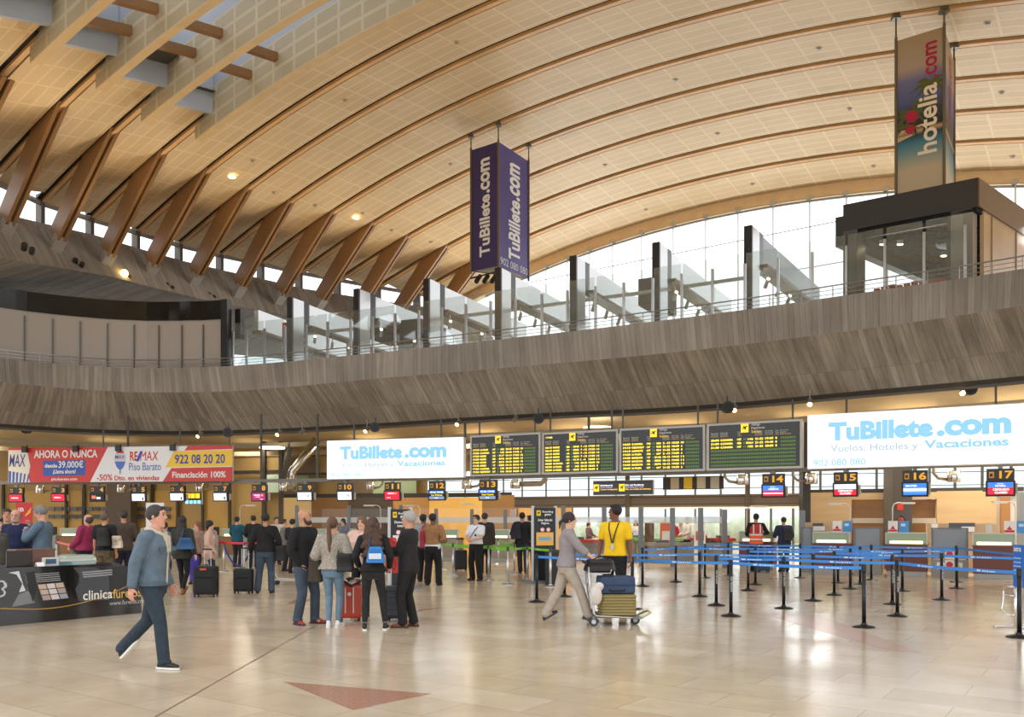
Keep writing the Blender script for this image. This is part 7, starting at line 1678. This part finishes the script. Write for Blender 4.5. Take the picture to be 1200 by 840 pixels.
# ---- luggage trolley
tp = P_(719, 13.5); tr_ = empty('luggage_trolley', (tp[0], tp[1], 0), 0); tag(tr_, 'steel airport luggage trolley loaded with bags, pushed by the woman in grey', 'trolley')
g = G()
for y in (-.28, .28):
    g.tube([(-.42, y, .92), (-.40, y, .62), (-.34, y, .20), (-.30, y, .16), (.40, y*.8, .12)], .016, 8)
g.tube([(-.34, -.28, .22), (-.34, .28, .22)], .014, 8); g.tube([(-.40, -.28, .62), (-.40, .28, .62)], .014, 8); obj('tube_frame', g, STEEL, tr_, smooth=True)
g = G(); g.tube([(-.46, -.30, .98), (-.46, .30, .98)], .022, 8); obj('push_bar', g, C(40, 40, 42, .5), tr_, smooth=True)
g = G()
for x in (-.42, -.26, -.10): g.tube([(x, -.26, .82), (x, .26, .82)], .008, 6)
for y in (-.26, -.1, .1, .26): g.tube([(-.42, y, .90), (-.42, y, .82), (-.08, y, .82), (-.06, y, .88)], .008, 6)
obj('top_basket', g, STEEL, tr_)
g = G(); g.box((.04, 0, .135), (.72, .50, .02)); obj('load_plate', g, C(120, 122, 124, .35), tr_)
g = G(); g.tube([(.40, -.22, .12), (.56, -.16, .20), (.56, .16, .20), (.40, .22, .12)], .016, 8); obj('front_bumper', g, C(196, 186, 120, .5), tr_, smooth=True)
for x, y in ((-.34, -.27), (-.34, .27), (.34, -.02)):
    g = G(); g.cyl((x, y-.018, .07), (x, y+.018, .07), .07, n=18); w_ = obj('wheel', g, C(58, 60, 64, .6), tr_); g = G(); g.cyl((x, y-.022, .07), (x, y+.022, .07), .035, n=14); obj('hub', g, C(196, 198, 200, .3), w_)
    g = G(); g.box((x, y, .13), (.05, .06, .05)); obj('fork', g, C(110, 112, 114, .4), tr_)
def lug(name, x, z, w, d, h, mat, lab, ribs=None, tilt=0, cat='suitcase', taperx=0):
    r = empty(name, (tp[0]+x, tp[1], z)); tag(r, lab, cat); g = G(); rings = []
    for t, k_ in ((0, .93), (.05, .99), (.1, 1), (.9, 1), (.95, .99), (1, .93)):
        rings.append([(x_+taperx*t, y_, h*t) for x_, y_, _ in rrect(w*k_, d*k_, min(w, d)*.15, 0)])
    g.loft(rings); b = obj('shell', g, mat, r); 
    if tilt: r.rotation_euler = (0, tilt, 0)
    return r
r = lug('suitcase', .05, .15, .56, .48, .34, C(128, 112, 66, .6, noise=.1, nscale=4), 'khaki ridged suitcase lying at the bottom of the luggage trolley')
r.rotation_euler = (0, 0, 0)
g = G()
for i in range(7): g.loft([[(x_, y_, .03+i*.046+dz) for x_, y_, _ in rrect(.57+e, .49+e, .08, 0)] for dz, e in ((-.014, 0), (0, .018), (.014, 0))], cap=False)
obj('ridges', g, C(150, 134, 84, .5), r)
r = lug('suitcase', .03, .50, .58, .46, .26, C(44, 64, 96, .6, noise=.12, nscale=5, bump=.4, bscale=14), 'dark blue soft suitcase lying on top of the khaki one on the trolley')
g = G(); g.loft([[(x_, y_, z_) for x_, y_, _ in rrect(.595, .475, .07, 0)] for z_ in (.12, .145)], cap=False); obj('zip_band', g, C(30, 46, 74, .6), r)
g = G(); g.tube([(-.12, -.235, .06), (-.1, -.26, .05), (.1, -.26, .05), (.12, -.235, .06)], .012, 6); obj('carry_handle', g, BLACKP, r)
bag('shoulder_bag', Matrix.Translation((tp[0]-.22, tp[1], .84)), .52, .40, .19, C(24, 23, 24, .5), 'black bag lying in the top basket of the luggage trolley', taper=.8, strap=[(-.15, -.15, .17), (0, -.18, .25), (.15, -.15, .17)])
r = empty('plastic_bag', (tp[0]-.31, tp[1]-.30, .34)); tag(r, 'crumpled white bag hanging at the rear of the trolley', 'bag'); g = G(); g.sph((0, 0, .14), (.10, .07, .16), 12, 8); g.sph((.05, 0, .28), (.08, .05, .07), 10, 6); soft(obj('bag_body', g, C(206, 200, 192, .5, bump=.8, bscale=12), r), .012, 1)
# second trolley, far left behind the man in the cap
p = P_(332, 21.5); r = empty('luggage_trolley', (p[0], p[1], 0)); tag(r, 'small steel luggage trolley right of the man in the black cap', 'trolley')
g = G()
for y in (-.22, .22): g.tube([(-.3, y, .95), (-.28, y, .3), (-.2, y, .16), (.5, y, .12)], .016, 6)
g.tube([(-.3, -.22, .95), (-.3, .22, .95)], .02, 6); g.tube([(.5, -.22, .12), (.5, .22, .12)], .016, 6); obj('tube_frame', g, C(196, 196, 194, .3), r)
for x, y in ((-.2, -.2), (-.2, .2), (.42, 0)): g = G(); g.cyl((x, y-.02, .06), (x, y+.02, .06), .06, n=14); obj('wheel', g, BLACKP, r)
flush_text()
# ================================================================ light and camera
w = bpy.data.worlds.new('World'); SC.world = w; w.use_nodes = True
bg = w.node_tree.nodes['Background']; bg.inputs[0].default_value = (.94, .97, 1.0, 1); bg.inputs[1].default_value = 1.9
def area(name, loc, size, power, col, rot=(0, 0, 0), sy=None, label=None):
    l = bpy.data.lights.new(name, 'AREA'); l.energy = power; l.color = col; l.size = size
    if sy: l.shape = 'RECTANGLE'; l.size_y = sy
    o = bpy.data.objects.new(name, l); COL.objects.link(o); o.location = loc; o.rotation_euler = rot; return o
WARM = (1, .80, .52)
cs = cSof
for i in range(6, 90, 7):
    p = offs(cs, 3.2)[i]; area('ceiling_lamp_light', (p.x, p.y, p.z-.5), 1.6, 110 if i < 34 else 190, (1, .88, .70))
for i in range(8, 90, 12):
    p = offs(cs, -1.0)[i]
# warm uplights standing on the ring beam, washing the vault
for n in range(-3, 11, 2):
    p = VPz(foot(n+.5)+2.6, n+.5, 10.6)
    l = bpy.data.lights.new('uplight', 'SPOT'); l.energy = 520; l.color = (1, .74, .44); l.spot_size = 2.2; l.spot_blend = 1; l.shadow_soft_size = .3
    o = bpy.data.objects.new('uplight_lamp', l); COL.objects.link(o); o.location = p
    tgt = VP(foot(n)+14, n+.5, 0); d = (tgt-p); o.rotation_euler = d.to_track_quat('-Z', 'Y').to_euler()
# added area lights outside the end glazing, tilted up to brighten the vault
for s0 in (-26, -16, -6, 4):
    p = VPz(s0, 12.3, GFZ-.6); q = VP(s0+1, 6.5)
    d = (q-p); o = area('vault_fill_light', p, 9, 1900, (.96, .98, 1)); o.data.shape = 'RECTANGLE'; o.data.size_y = 3.5; o.rotation_euler = d.to_track_quat('-Z', 'Z').to_euler()
cam = bpy.data.cameras.new('camera'); co = bpy.data.objects.new('camera', cam); COL.objects.link(co); SC.camera = co
co.location = (0, 0, EYE); co.rotation_euler = (PI/2, 0, 0)
cam.sensor_fit = 'HORIZONTAL'; cam.sensor_width = 36; cam.lens = 30; cam.shift_x = 0; cam.shift_y = 189/1200
cam.clip_end = 600
SC.view_settings.view_transform = 'Standard'; SC.view_settings.look = 'None'; SC.view_settings.gamma = 1; SC.view_settings.exposure = 0.12
SC.view_settings.use_curve_mapping = False
SC.cycles.max_bounces = 7; SC.cycles.diffuse_bounces = 4; SC.cycles.glossy_bounces = 3; SC.cycles.transparent_max_bounces = 16; SC.cycles.transmission_bounces = 4
SC.cycles.sample_clamp_indirect = 6; SC.cycles.use_denoising = True; SC.cycles.caustics_reflective = False; SC.cycles.caustics_refractive = False
